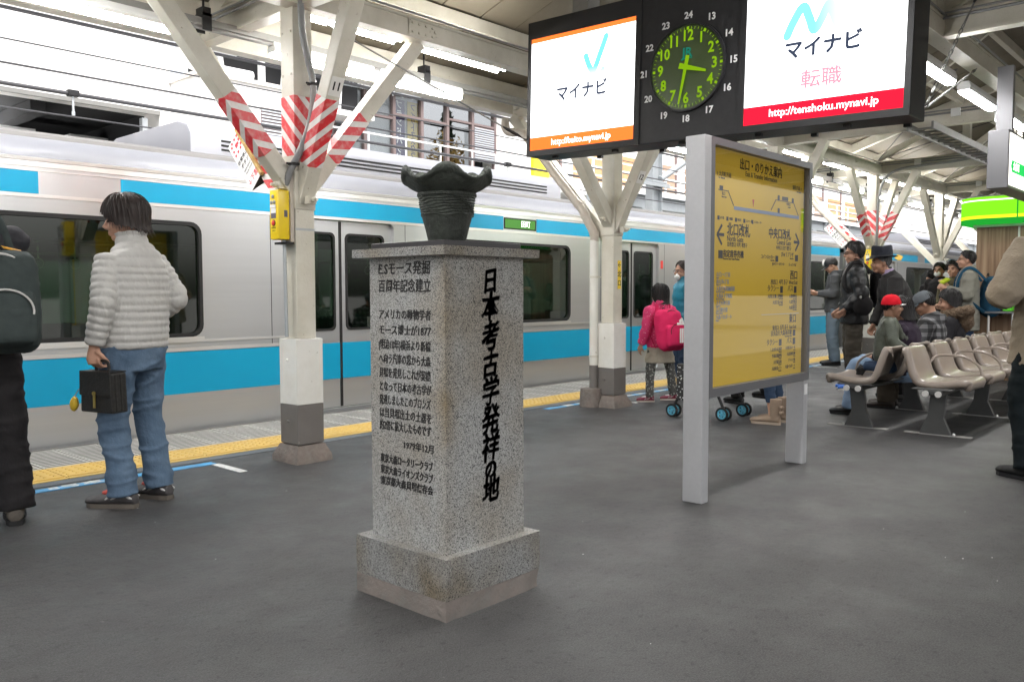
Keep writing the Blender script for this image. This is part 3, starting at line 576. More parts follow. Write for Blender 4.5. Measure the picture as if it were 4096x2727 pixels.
# hanging emergency signs on the train side struts
def sossign(X, label):
    a, c = V((X, 5.04, 1.70)), V((X, 6.32, 3.08)); d_ = (a-c).normalized(); nrm = V((-1, 0, 0)); dnv = d_.cross(nrm).normalized()
    if dnv.z > 0: dnv = -dnv
    P0 = a+(c-a)*.47+nrm*.075+dnv*.10
    t = thing('emergency_sign', label, 'sign', P0, 0, 'emergency signs on the struts')
    L, H = .46, .17
    b = MB(); b.obox(P0+d_*L/2, d_, dnv, nrm, L, H, .004); pl = b.build('panel', 'signwhite', t)
    b = MB(); b.obox(P0+d_*L/2-dnv*(H/2)+nrm*.0, d_, dnv, nrm, L+.03, .028, .028); b.build('bar', 'rust', t, bevel=.006)
    for s_ in (.06, .22, .38):
        b = MB(); b.obox(P0+d_*s_-dnv*(H/2+.03)-nrm*.025, d_, dnv, nrm, .02, .085, .02); b.build('hanger', 'galv', t)
    b = MB(); b.add([P0+d_*L+dnv*H/2, P0+d_*L-dnv*H/2, P0+d_*L-dnv*H/2-nrm*.12], [(0, 1, 2)]); b.build('back_fin', 'black', t)
    b = MB(); u, v = d_, -dnv; Q = P0+nrm*.0032
    for i in range(6):
        for j in range(6):
            if i in (0, 5) or j in (0, 5):
                if (i+j) % 2: b.obox(Q+u*(.022+i*.021)+v*(-.052+j*.021), u, v, nrm, .021, .021, .0008)
    b.build('red_border', 'signred', pl); b = MB(); b.obox(Q+u*.075+v*.002, u, v, nrm, .034, .030, .0008); b.ell(Q+u*.075+v*.026, (.0016, .014, .014), 8); b.build('red_figure', 'signred', pl); b = MB()
    b.text('↓下部', .055, Q+u*.405+v*.0, v, -u, .01, ext=.0004); b.build('red_print', 'signred', pl)
    b = MB(); b.text('非常停止', .040, Q+u*.20+v*.0, v, -u, .015, ext=.0004); b.text('ボタン', .040, Q+u*.25, v, -u, .015, ext=.0004); b.text('EMERGENCY', .020, Q+u*.295, v, -u, .01, ext=.0004); b.text('TRAIN STOP', .020, Q+u*.325, v, -u, .01, ext=.0004); b.build('black_print', 'ink', pl)
sossign(CX[0], 'white emergency stop sign hanging under the strut of the column numbered 11')
sossign(CX[3], 'white emergency stop sign hanging under the strut near the hat man')
# drain pipe at column 12
X = CX[1]
t = thing('drain_pipe', 'cream drain pipe bending down beside the column numbered 12', 'drain pipe', (X-.12, 5.14, 0))
xx, yy = X-.125, 5.13
pt = catmull([(xx-.02, 6.32, 3.05), (xx-.02, 6.32, 2.96), (xx-.02, 6.28, 2.90), (xx-.02, 6.12, 2.87), (xx-.02, 6.00, 2.80), (xx-.03, 5.60, 2.36), (xx-.03, 5.36, 2.10), (xx-.03, 5.25, 1.98), (xx-.02, 5.20, 1.88), (xx, yy, 1.74), (xx, yy, 1.66)], 6)
b = MB(); b.tube(pt, .043, 14); b.build('upper_pipe', 'pipe', t, smooth=True)
for i in (6, 15, 24, 38, 45, 54):
    d_ = (pt[i+1]-pt[i-1]).normalized(); b = MB(); b.tube([pt[i]-d_*.022, pt[i]+d_*.022], .048, 14); b.build('joint', 'pipe', t, smooth=50)
b = MB(); b.tube([(xx, yy, 1.68), (xx, yy, .42)], .044, 16); b.build('down_pipe', 'white', t, smooth=True)
b = MB(); b.tube([(xx, yy, .42), (xx, yy, .18)], .0445, 16); b.build('painted_foot', 'brownpaint', t, smooth=True)
for z in (1.30, .50):
    b = MB(); b.tube([(xx, yy, z), (xx, yy, z+.02)], .048, 16); b.tube([(xx, yy-.0, z+.01), (xx+.08, yy-.05, z+.01)], .006, 6); b.build('clamp', 'cream', t, smooth=50)
b = MB(); b.lathe([(.115, 0), (.112, .12), (.105, .185), (.05, .19)], (xx-.02, yy+.02, 0), 18); b.build('collar_block', 'rough', t, smooth=50)
X = CX[3]; t = thing('drain_pipe', 'cream drain pipe running down the strut behind the hat man', 'drain pipe', (X-.1, 5.1, 0))
pt = catmull([(X-.07, 6.32, 3.05), (X-.07, 6.28, 2.95), (X-.07, 6.1, 2.80), (X-.07, 5.4, 2.06), (X-.09, 5.22, 1.86), (X-.1, 5.13, 1.7), (X-.1, 5.13, 0)], 6)
b = MB(); b.tube(pt, .04, 10); b.build('pipe', 'pipe', t, smooth=True)
# small yellow arrow sign on column 12 and the pictogram plate on column 15
X = CX[1]
t = thing('arrow_sign', 'small yellow arrow sign with black characters on the column numbered 12', 'sign', (X+.03, 4.92, 1.25))
b = MB(); b.box((X-.005, 4.9225, 1.19), (X+.052, 4.9245, 1.475)); b.build('plate', 'signyellow', t)
b = MB(); b.text('北', .066, (X+.0235, 4.922, 1.335), XA, ZA, .02, ext=.0006); b.text('口', .062, (X+.0235, 4.922, 1.245), XA, ZA, .02, ext=.0006)
b.obox((X+.026, 4.922, 1.43), XA, ZA, YA, .040, .008, .001)
for s_ in (1, -1): b.obox((X+.014, 4.922, 1.43+s_*.010), XA+ZA*s_*.9, ZA-XA*s_*.9, YA, .032, .008, .001)
b.build('lettering', 'ink', t)
X = CX[4]
t = thing('pictogram_plate', 'white plate with a black child and adult pictogram on a column', 'sign', (X-.12, 4.86, 1.5))
b = MB(); b.obox((X-.12, 4.86, 1.5), XA-YA*.9, ZA, XA+YA, .27, .50, .006); pl = b.build('plate', 'signwhite', t)
u = (XA-YA*.9).normalized(); nn = -(XA+YA).normalized(); Q = V((X-.12, 4.86, 1.5))+nn*.005; b = MB()
for dx, h in ((-.06, .11), (.055, .17)):
    base = Q+u*dx+ZA*.04
    b.ell(base+ZA*(h+.02), (.018*h/.12, .004, .018*h/.12), 10); b.obox(base+ZA*h*.62, u, ZA, nn, .04*h/.12, h*.6, .002); b.obox(base+ZA*h*.2-u*.012, u, ZA, nn, .014, h*.45, .002); b.obox(base+ZA*h*.2+u*.012, u, ZA, nn, .014, h*.45, .002)
b.obox(Q+ZA*.035, u, ZA, nn, .25, .008, .002); b.tube([Q-u*.0+ZA*.03, Q-u*.01-ZA*.12], .002, 5); b.ell(Q-u*.015-ZA*.14, (.012, .004, .012), 8); b.build('pictogram', 'ink', pl)

# conduits and small fittings on the steelwork
X = CX[3]
pth = catmull([(X-.09, 4.9, 1.9), (X-.1, 4.88, 2.6), (X-.1, 4.8, 2.95), (X-.09, 4.6, 3.10), (X-.085, 4.2, 3.14), (X-.085, 3.7, 3.16), (X-.07, 3.3, 3.25), (X-.05, 2.9, 3.55)], 6)
b = MB(); b.tube(pth, .02, 8); b.build('bent_conduit', 'conduit', CAN, True)
for i, x in enumerate(CX[:6]):
    b = MB(); b.tube([(x-.062, 6.2, 3.20), (x-.062, -2.2, 3.20)], .011, 6); b.tube([(x-.064, 6.2, 3.235), (x-.064, -2.2, 3.235)], .008, 6); b.build('tie_conduit', 'conduit', CAN, True)
    for y in (4.3, 2.8, 1.3):
        b = MB(); b.box((x-.09, y-.05, 3.15), (x-.058, y+.05, 3.24)); b.build('junction_box', 'lampbody', CAN, bevel=.004)
for y, z in ((4.855, 3.235), (1.93, 3.235), (5.02, 3.24)):
    b = MB(); b.tube([(-4+.7*k, y+.004*math.sin(k*1.7), z+.004*math.sin(k*2.3)) for k in range(61)], .009, 6); b.build('beam_cable', 'conduit', CAN, True)
for k, X in enumerate(CX[:5]):
    b = MB(); b.tube([(X, 4.93, 3.3), (X+1.84, 3.3, roofz(3.3)-.15)], .007, 5); b.tube([(X+3.68, 4.93, 3.3), (X+1.84, 3.3, roofz(3.3)-.15)], .007, 5); b.build('brace_rod', 'wire', CAN)
SP = thing('loudspeaker', 'small white loudspeaker box fixed under the middle beam', 'loudspeaker', (9.75, 2.12, 2.96)); b = MB(); b.box((9.66, 2.03, 2.86), (9.84, 2.19, 3.06)); b.build('case', 'lampbody', SP, bevel=.01); b = MB(); b.box((9.655, 2.05, 2.88), (9.66, 2.17, 3.04)); b.build('grille', 'duct', SP)

for k, X in enumerate(CX[:2]):
    for sx in (-1, 1):
        x = X+sx*1.02; b = MB(); b.box((x-.13, 4.858, 3.075), (x+.13, 4.866, 3.19)); g_ = b.build('gusset_plate', 'cream', CAN, bevel=.002)
        for dx in (-.1, -.035, .035, .1):
            for z in (3.10, 3.165): b = MB(); b.tube([(x+dx, 4.858, z), (x+dx, 4.846, z)], .010, 6); b.build('rivet', 'cream', g_)
    for z in (2.02, 2.62, 2.9):
        for dy in (-.05, .05): b = MB(); b.tube([(X-.074, 5+dy, z), (X-.083, 5+dy, z)], .008, 6); b.build('rivet', 'cream', COLN[k])
# ================================================================ TRAIN
YT = 6.80
def car(X0, X1, label, doors, wins, decal=False, full=True):
    t = thing('train_car', label, 'train car', ((X0+X1)/2, 8.2, -1.0), 0, 'cars of the passing train')
    holes = [rrect(d-.65, d+.65, .03, 1.86, .06) for d in doors]+[rrect(a, c, .81, 1.735, .085) for a, c in wins]
    b = MB(); b.plate([(X0, -.02), (X1, -.02), (X1, 2.125), (X0, 2.125)], holes, .05, (0, YT+.025, 0), XA, ZA); b.build('side_wall', 'steel', t)
    b = MB(); b.box((X0, YT+.03, -.28), (X1, YT+.08, -.02)); b.box((X0, YT+.005, -.055), (X1, YT+.03, -.022)); b.build('skirt', 'rubber', t)
    b = MB(); b.box((X0, YT-.004, -.018), (X1, YT, .0)); b.build('lower_rim', 'steelb', t)
    # thin bright drip mouldings
    for z0, z1, m_ in ((2.055, 2.062, 'steelb'), (1.862, 1.887, 'steelb'), (.745, .765, 'steelb'), (.672, .70, 'steelb'), (2.085, 2.125, 'steelb')):
        b = MB()
        segs = [(X0, X1)]
        if z0 < 1.8: 
            segs = []; x = X0
            for d in doors: segs.append((x, d-.66)); x = d+.66
            segs.append((x, X1))
        for a, c in segs: b.box((a, YT-.008, z0), (c, YT+.001, z1))
        b.build('moulding', m_, t)
    # blue bands
    gaps = [((a+c)/2-.20, (a+c)/2+.40) for a, c in wins if c-a > 1.5]
    x = X0
    for a, c in gaps+[(X1, X1)]:
        b = MB(); b.box((x, YT-.003, 1.89), (a, YT+.001, 2.052)); b.build('upper_band', 'trainblue', t)
        if decal and c < X1:
            for q in range(2):
                b = MB(); cx_ = x+(a-x)*(.3+.4*q); b.prism([(cx_+.28*math.cos(j*.5)*(1+.3*math.sin(j*2)), 1.97+.07*math.sin(j*.5)) for j in range(13)], 'y', YT-.005, YT-.003); b.build('yellow_decal', 'trainyellow', t)
        x = c
    x = X0
    for d in doors+[None]:
        a = X1 if d is None else d-.655
        b = MB(); b.box((x, YT-.003, .315), (a, YT+.001, .668)); b.build('lower_band', 'trainblue', t)
        if d is not None: x = d+.655
    for a, c in wins:
        b = MB(); b.plate(rrect(a-.018, c+.018, .79, 1.755, .10), [rrect(a+.012, c-.012, .822, 1.723, .075)], .03, (0, YT+.012, 0), XA, ZA); f = b.build('window', 'rubber', t)
        b = MB(); b.plate(rrect(a, c, .81, 1.735, .08), [], .006, (0, YT+.03, 0), XA, ZA); b.build('pane', 'carglass', f)
        b = MB(); b.box((a-.02, YT-.008, .765), (c+.02, YT, .788)); b.build('sill', 'steelb', f)
    for d in doors:
        for s in (-1, 1):
            x0, x1 = (d-.65, d-.003) if s < 0 else (d+.003, d+.65); wa, wb = (x0+.11, x1-.07) if s < 0 else (x0+.07, x1-.11)
            b = MB(); b.plate([(x0, .035), (x1, .035), (x1, 1.855), (x0, 1.855)], [rrect(wa, wb, .80, 1.73, .05)], .03, (0, YT+.062, 0), XA, ZA); dr = b.build('door', 'steel', t)
            b = MB(); b.plate(rrect(wa-.012, wb+.012, .788, 1.742, .055), [rrect(wa+.01, wb-.01, .81, 1.72, .045)], .012, (0, YT+.044, 0), XA, ZA); b.build('window_seal', 'rubber', dr)
            b = MB(); b.plate(rrect(wa, wb, .80, 1.73, .05), [], .005, (0, YT+.06, 0), XA, ZA); b.build('pane', 'carglass', dr)
            b = MB(); b.box((x0, YT+.043, .315), (x1, YT+.046, .668)); b.build('door_band', 'trainblue', dr)
            b = MB(); b.box((x1-.012 if s < 0 else x0, YT+.042, .04), (x1 if s < 0 else x0+.012, YT+.047, 1.85)); b.build('door_edge', 'rubber', dr)
    for x in [d+q for d in doors for q in (-.80, .80)]:
        b = MB(); b.box((x-.003, YT-.0012, .70), (x+.003, YT+.001, 1.86)); b.build('panel_seam', 'rubber', t)
    for d in doors:
        b = MB(); b.box((d-.42, YT+.042, 1.56), (d-.30, YT+.0445, 1.66)); b.build('door_sticker', 'signwhite', t); b = MB(); b.box((d+.70, YT-.003, 1.50), (d+.76, YT, 1.62)); b.build('side_lamp', 'sosred', t)
    # roof: gutter, rounded shoulder, roof, sides
    prof = [(YT+.02, 2.125), (YT-.012, 2.128), (YT-.014, 2.150), (YT+.01, 2.158)]
    b = MB(); b.prism(prof, 'x', X0, X1); b.build('gutter', 'steelb', t)
    sh = [(YT+.012, 2.158), (YT+.014, 2.20), (YT+.03, 2.245), (YT+.065, 2.285), (YT+.11, 2.312), (YT+.16, 2.325), (YT+.16, 2.15)]
    b = MB(); b.prism(sh, 'x', X0, X1); b.build('roof_shoulder', 'lilac', t, smooth=50)
    rf = [(YT+.14, 2.31), (YT+.17, 2.355), (YT+.25, 2.385), (YT+.6, 2.43), (YT+1.4, 2.46), (YT+2.2, 2.43), (YT+2.55, 2.385), (YT+2.66, 2.31), (YT+2.6, 2.2), (YT+.2, 2.2)]
    b = MB(); b.prism(rf, 'x', X0, X1); b.build('roof', 'roofgrey', t, smooth=30)
    for a0, a1 in (((X0+X1)/2-3.85, (X0+X1)/2+1.45),):
        pr_ = [(YT+.5, 2.40), (YT+.5, 2.60), (YT+.56, 2.68), (YT+.75, 2.735), (YT+2.05, 2.735), (YT+2.24, 2.68), (YT+2.3, 2.60), (YT+2.3, 2.40)]
        b = MB(); b.prism(pr_, 'x', a0, a1); ac = b.build('air_conditioner', 'lilac', t, bevel=.02, smooth=40)
        for z in (2.47, 2.51, 2.55):
            b = MB(); b.box((a0+.3, YT+.494, z), (a1-.3, YT+.501, z+.018)); b.build('vent_slot', 'rubber', ac)
        for x in [a0+.25+.35*i for i in range(14)]:
            b = MB(); b.box((x, YT+.80, 2.736), (x+.24, YT+2.0, 2.744)); b.build('grille', 'duct', ac)
    # far wall, floor, ceiling, inside
    b = MB(); b.box((X0, YT+2.70, -.3), (X1, YT+2.75, .8)); b.box((X0, YT+2.70, 1.74), (X1, YT+2.75, 2.3)); 
    for k in range(9): x = X0+(X1-X0)*k/8; b.box((max(X0, x-.55), YT+2.70, .8), (min(X1, x+.55), YT+2.75, 1.74))
    b.build('far_wall', 'trainint', t)
    b = MB(); b.add([(X0, YT+2.725, .8), (X1, YT+2.725, .8), (X1, YT+2.725, 1.74), (X0, YT+2.725, 1.74)], [(0, 1, 2, 3)]); b.build('far_glazing', 'carglass', t)
    b = MB(); b.box((X0, YT+.08, -.3), (X1, YT+2.70, -.05)); b.build('floor', 'trainint', t)
    b = MB(); b.box((X0, YT+.06, 1.98), (X1, YT+2.70, 2.06)); b.build('ceiling', 'trainint', t)
    for y in (.75, 1.95):
        b = MB(); b.box((X0+.4, YT+y-.05, 1.945), (X1-.4, YT+y+.05, 1.975)); b.build('ceiling_light', 'carlight', t)
    for x in (X0, X1-.06):
        b = MB(); b.box((x, YT+.06, -.3), (x+.06, YT+2.7, 2.2)); b.build('end_wall', 'steel', t)
    if full:
        for a, c in wins:
            b = MB(); b.box((a-.25, YT+2.2, .0), (c+.25, YT+2.65, .42)); b.box((a-.25, YT+2.52, .42), (c+.25, YT+2.66, .85)); b.build('long_seat', 'carseat', t, bevel=.03)
            b = MB(); b.tube([(a-.2, YT+.45, 1.55), (c+.2, YT+.45, 1.55)], .014, 6); b.tube([(a-.2, YT+.30, 1.57), (c+.2, YT+.30, 1.57)], .010, 6); b.tube([(a-.2, YT+2.3, 1.55), (c+.2, YT+2.3, 1.55)], .014, 6)
            for x in (a-.22, c+.22, (a+c)/2): b.tube([(x, YT+2.2, 0), (x, YT+2.2, 1.98)], .015, 6)
            b.build('grab_rail', 'steelb', t)
            b = MB()
            for k in range(6):
                x = a+.2+k*(c-a-.4)/5
                for yy_ in (.55, 2.15): b.box((x-.008, YT+yy_-.004, 1.5), (x+.008, YT+yy_+.004, 1.68)); b.tube([(x+.05*math.cos(q), YT+yy_, 1.45+.05*math.sin(q)) for q in [i*math.pi/4 for i in range(9)]], .007, 5)
            b.build('hand_straps', 'signwhite', t)
    return t
doors = [0, 5.05, 10.1, 15.15]; wins = [(-1.95, -1.05), (1.47, 3.57), (6.5, 8.63), (11.55, 13.68), (16.2, 17.1)]
c1 = car(-2.45, 17.68, 'silver commuter train car with blue bands, nearest to the camera', doors, wins)
b = MB(); b.box((7.375, YT-.004, 1.905), (7.955, YT, 2.04)); ds = b.build('destination_display', 'rubber', c1)
b = MB(); b.box((7.395, YT-.006, 1.92), (7.935, YT-.004, 2.025)); b.build('screen', emat('destination_screen', (.08, .22, .05), .6), ds)
b = MB(); b.text('田町', .085, (7.76, YT-.0065, 1.972), XA, ZA, .02, ext=.0005); b.build('lettering', emat('destination_text', (.85, .95, .8), .8), ds)
c2 = car(18.05, 38.1, 'silver train car with blue bands and yellow decals behind the crowd', [20.5, 25.55, 30.6, 35.65], [(21.97, 24.07), (27.0, 29.13), (32.05, 34.18)], True, False)
b = MB(); b.box((17.68, YT+.15, -.1), (18.05, YT+2.5, 2.15)); b.build('gangway', 'rubber', c1)

# ================================================================ OVERHEAD WIRES
def wire(name, label, y, z, r, m_='wire', x0=-6, x1=42, sag=.0):
    n = 40; b = MB(); b.tube([(x0+(x1-x0)*i/n, y, z-sag*math.sin(math.pi*((i/n*3) % 1))) for i in range(n+1)], r, 6)
    o = b.build(name, m_, smooth=True); return tag(o, label, 'wire', 'wires over the track')
wire('overhead_wire', 'topmost dark wire over the track crossing the white wall', 8.4, 3.68, .011)
wire('overhead_wire', 'thin dark wire midway over the track, second from the top', 8.4, 3.19, .010)
w3 = thing('feeder_cable', 'thick dark overhead cable with clamps and a short rod', 'wire', (3.2, 8.4, 3.01), 0, 'wires over the track')
b = MB(); b.tube([(-6+1.2*i, 8.4, 3.01) for i in range(41)], .019, 8); b.build('cable', 'wire', w3, smooth=True)
for x in (3.19, 9.2, 15.2, 21.2):
    b = MB(); b.box((x-.05, 8.365, 2.985), (x+.05, 8.435, 3.045)); b.build('clamp', 'black', w3, bevel=.01)
    b = MB(); b.tube([(x, 8.4, 2.99), (x, 8.4, 2.84)], .010, 6); b.tube([(x, 8.4, 2.85), (x, 8.4, 2.81)], .016, 8); b.build('rod', 'galv', w3, smooth=True)
wire('contact_wire', 'lowest thin wire over the track just above the train roof', 8.4, 2.80, .008)
wire('overhead_wire', 'far thin wire passing in front of the glazed building', 9.6, 3.72, .008)
wire('overhead_wire', 'far wire just below the eave line of the glazed building', 9.6, 4.02, .009)

# ================================================================ BUILDINGS ACROSS THE TRACK
A = thing('parking_building', 'white walled building with a dark open deck left of the striped column', 'building', (2, 12.5, -1.5))
b = MB(); b.plate([(-14, -1.5), (6.15, -1.5), (6.15, 10), (-14, 10)], [[(-13, 1.6), (5.97, 1.6), (5.97, 3.86), (-13, 3.86)]], .5, (0, 12.75, 0), XA, ZA); b.build('wall', 'white_wall', A)
b = MB(); b.box((-13.5, 20, -1), (6.3, 20.2, 5)); b.box((-13.5, 13.0, 3.9), (6.3, 20, 4.1)); b.box((-13.5, 13, 1.4), (6.3, 20, 1.58)); b.box((6.0, 13.05, 1.3), (6.15, 20, 4)); b.build('deck_interior', 'roomshade', A)
b = MB(); b.box((-13, 12.46, 3.80), (5.97, 12.499, 3.86)); b.build('lintel', 'duct', A)
for k in range(8):
    b = MB(); b.box((-6+k*1.9, 14.4, 3.62), (-4.6+k*1.9, 14.6, 3.70)); b.build('ceiling_lamp', 'lampbody', A)
b = MB(); b.box((3.2, 14.2, 3.30), (4.1, 14.35, 3.335)); b.build('lit_lamp', 'tube', A)
for k in range(5):
    b = MB(); b.box((-10+k*3.6, 13.1, 3.70), (-9.8+k*3.6, 19.5, 3.88)); b.build('ceiling_beam', 'roomshade', A)
b = MB(); b.box((5.72, 12.52, 1.6), (5.80, 12.62, 3.74)); b.build('post', 'galv', A)
b = MB(); b.box((-13, 13.4, 1.6), (5.9, 13.5, 2.55)); b.build('parapet', 'roomshade', A)
B = thing('annex_building', 'low white annex with a stepped parapet and small railing balcony', 'building', (7.5, 12, -1.5))
b = MB(); b.box((6.152, 11.6, -1.5), (8.1, 13.0, 4.30)); b.build('wall', 'white_wall', B)
b = MB(); b.box((6.12, 11.57, 4.30), (8.13, 13.0, 4.36)); b.build('coping', 'pinkwall', B)
b = MB(); b.box((7.12, 11.59, 3.52), (7.55, 11.598, 3.98)); lv = b.build('louvre', 'mullion', B)
for k in range(9):
    b = MB(); b.box((7.13, 11.57, 3.535+k*.049), (7.54, 11.592, 3.557+k*.049)); b.build('blade', 'louvre', lv)
b = MB(); b.tube([(6.5, 11.5, 3.3), (6.5, 11.5, 4.0)], .02, 6); b.tube([(6.5, 11.5, 3.75), (6.5, 11.35, 3.75)], .02, 6); b.build('wall_pipe', 'pinkwall', B)
# duct on the wall above the annex
D = thing('wall_duct', 'white round duct elbow on the white wall above the annex', 'duct', (6.3, 12.3, 4.5))
b = MB(); b.tube(catmull([(6.25, 12.3, 5.4), (6.25, 12.3, 4.85), (6.33, 12.3, 4.66), (6.5, 12.3, 4.60), (7.4, 12.3, 4.60)], 5), .085, 12); b.build('duct', 'railing', D, smooth=True)
b = MB(); b.box((6.62, 12.22, 4.36), (6.68, 12.5, 4.56)); b.box((6.5, 12.2, 4.9), (7.2, 12.48, 5.3)); b.build('bracket', 'railing', D)
# small balcony with railing
Bl = thing('balcony', 'small steel balcony with white railing beside the dark deck opening', 'balcony', (6, 11.6, 2.3))
b = MB(); b.box((5.15, 10.9, 2.55), (7.6, 11.62, 2.65)); b.build('slab', 'pinkwall', Bl)
for z in (3.30, 3.10, 2.9):
    b = MB(); b.tube([(5.18, 11.6, z), (5.18, 10.95, z), (7.6, 10.95, z)], .020 if z == 3.30 else .014, 8); b.build('rail', 'railing', Bl)
for x, y in ((5.18, 11.58), (5.18, 11.27), (5.18, 10.95), (5.75, 10.95), (6.4, 10.95), (7.0, 10.95), (7.58, 10.95)):
    b = MB(); b.tube([(x, y, 2.65), (x, y, 3.30)], .016, 8); b.build('baluster', 'railing', Bl)
# glazed building
Gb = thing('glazed_building', 'white building with brown framed windows and banners behind the train', 'building', (12, 13.5, -1.5))
b = MB(); b.box((7.2, 14.2, -1.5), (16, 20, 4.0)); b.box((14.35, 13.5, -1.5), (15.6, 20, 8)); b.box((9.7, 13.5, -1.5), (14.35, 14.2, 3.72)); b.build('wall', 'white_wall', Gb)
b = MB(); b.add([(9.8, 13.3, 5.14), (14.5, 13.3, 5.32), (14.5, 20, 5.32), (9.8, 20, 5.14), (9.8, 13.3, 5.22), (14.5, 13.3, 5.40), (14.5, 20, 5.40), (9.8, 20, 5.22)], [(0,3,2,1), (4,5,6,7), (0,1,5,4), (1,2,6,5), (2,3,7,6), (3,0,4,7)]); b.build('roof_edge', 'white_wall', Gb)
b = MB(); b.box((9.8, 13.62, 3.7), (12.45, 13.66, 5.2)); b.build('blind', 'curtain', Gb); b = MB(); b.box((12.45, 13.9, 3.7), (14.35, 13.95, 5.2)); b.build('room_shade', 'roomshade', Gb)  # dark sheet stands in for the shaded room behind these panes
for k, (x0, x1) in enumerate(((9.84, 10.57), (10.57, 11.31), (11.31, 12.07), (12.07, 12.81), (12.81, 13.58), (13.58, 14.3))):
    for z0, z1 in ((3.72, 4.72), (4.72, 5.30)):
        if k == 5 and z1 < 5: continue
        zt = min(z1, 5.02+.04*(x0-7)); b = MB(); b.box((x0+.03, 13.50, z0+.02), (x1-.03, 13.508, zt-.02)); b.build('pane', 'paneglass' if k < 3 else 'panemirror', Gb)
    b = MB(); b.box((x0-.035, 13.44, 3.70), (x0+.035, 13.53, 5.02+.04*(x0-7))); b.build('mullion', 'mullion', Gb)
b = MB(); b.box((14.27, 13.44, 3.70), (14.34, 13.53, 5.3)); b.build('mullion', 'mullion', Gb)
for x0, x1, z in ((9.8, 11.31, 4.66), (11.31, 12.81, 4.76), (12.81, 14.3, 4.88)):
    b = MB(); b.box((x0+.036, 13.45, z), (x1-.036, 13.52, z+.045)); b.build('transom', 'mullion', Gb)
b = MB(); b.box((13.62, 13.46, 4.10), (14.26, 13.47, 4.86)); lv = b.build('louvre', 'mullion', Gb)
for k in range(15):
    b = MB(); b.box((13.63, 13.43, 4.11+k*.05), (14.25, 13.462, 4.132+k*.05)); b.build('blade', 'louvre', lv)
for x, w_, m_, tx, sz in ((11.55, .30, 'banpurple', 'ブランドバッグ', .17), (11.92, .30, 'banyellow', 'フィットネスクラブ', .155)):
    bn = thing('hanging_banner', '%s banner with vertical mirrored characters inside the window' % ('purple' if x < 11.8 else 'pale yellow'), 'banner', (x, 13.58, 3.75), 0, 'banners behind the glass')
    b = MB(); b.box((x-w_/2, 13.575, 3.75), (x+w_/2, 13.58, 5.12)); b.build('cloth', m_, bn)
    b = MB()
    for i, ch in enumerate(tx): b.text(ch, sz, (x, 13.572, 5.0-i*1.25/len(tx)), -XA, ZA, .02, ext=.0005)
    b.build('lettering', 'bantext' if m_ == 'banpurple' else 'banpurple', bn)
Rl = thing('white_railing', 'white pipe railing in front of the glazed building', 'railing', (12, 12.5, 3.4))
for z in (4.08, 3.90, 3.72):
    b = MB(); b.tube([(9.0, 12.5, z), (13.3, 12.5, z)], .018, 6); b.build('rail', 'railing', Rl)
for x in (9, 9.9, 10.8, 11.7, 12.6, 13.3):
    b = MB(); b.tube([(x, 12.5, 2.6), (x, 12.5, 4.08)], .018, 6); b.build('baluster', 'railing', Rl)
# dark upper gallery with white bars
Gy = thing('upper_gallery', 'dark upper gallery with slanting white bars behind the striped column', 'gallery', (8.3, 13.4, 4.6))
b = MB(); b.box((6.9, 13.2, 4.40), (10.2, 13.4, 5.62)); b.build('shade', 'roomshade', Gy)
for x, dx in ((7.25, .16), (7.95, .0), (8.35, -.14), (8.9, .1), (9.5, -.1)):
    b = MB(); b.bar((x, 12.9, 4.45), (x-dx, 12.9, 5.60), .09, .09); b.build('bar', 'railing', Gy)
b = MB(); b.box((6.6, 12.7, 4.37), (10.2, 13.2, 4.47)); b.build('sill', 'white_wall', Gy)
b = MB(); b.box((6.6, 12.6, 5.60), (10.2, 13.4, 5.75)); b.build('head', 'pinkwall', Gy)
# lattice truss under the eave
Tr = thing('lattice_truss', 'light grey lattice truss above the glazed wall', 'truss', (10.5, 13.0, 5.0))
b = MB(); b.tube([(9.3, 13.0, 5.0), (11.6, 13.0, 5.08)], .02, 6); b.tube([(9.3, 13.0, 5.22), (11.6, 13.0, 5.30)], .02, 6); b.build('chord', 'galv', Tr)
for k in range(9):
    x = 9.4+k*.25; b = MB(); b.tube([(x, 13, 5.0), (x+.125, 13, 5.24)], .012, 5); b.tube([(x+.125, 13, 5.24), (x+.25, 13, 5.02)], .012, 5); b.build('lacing', 'galv', Tr)
# concourse with balcony, girder and gantry on the right
Q = thing('concourse_building', 'far orange shuttered building with a white balcony above the train', 'building', (24, 13.5, -1.5))
b = MB(); b.box((15.6, 14.0, -1.5), (60, 20, 8)); b.build('wall', 'white_wall', Q)
for k in range(14):
    x = 16.0+k*1.9; b = MB(); b.box((x, 13.96, 3.95), (x+1.25, 14.0, 5.0)); sh_ = b.build('shutter', 'shutter' if k % 3 else 'brick', Q)
    b = MB(); b.box((x+1.27, 13.93, 3.7), (x+1.35, 14.0, 5.4)); b.build('pilaster', 'mullion', Q)
b = MB(); b.box((15.6, 12.5, 3.50), (60, 14, 3.86)); b.build('balcony_slab', 'white_wall', Q)
for z in (4.42, 4.22, 4.02):
    b = MB(); b.box((15.6, 12.5, z-.018), (60, 12.53, z+.018)); b.build('balcony_rail', 'railing', Q)
for k in range(24):
    x = 15.7+k*1.1; b = MB(); b.box((x-.02, 12.49, 3.86), (x+.02, 12.54, 4.42)); b.build('balcony_post', 'railing', Q)
b = MB(); b.box((15.95, 13.7, 4.0), (16.55, 13.9, 4.95)); tag(b.build('billboard', 'yellowpanel', bevel=.01), 'bright yellow billboard on the far balcony beside the cream column', 'billboard')
Gi = thing('footbridge_girder', 'grey steel girder with stiffeners below the far white balcony', 'girder', (20, 11.5, 3.2))
b = MB(); ibeam(b, (15.2, 11.5, 3.18), (60, 11.5, 3.18), .22, .32); b.build('beam', 'galv', Gi)
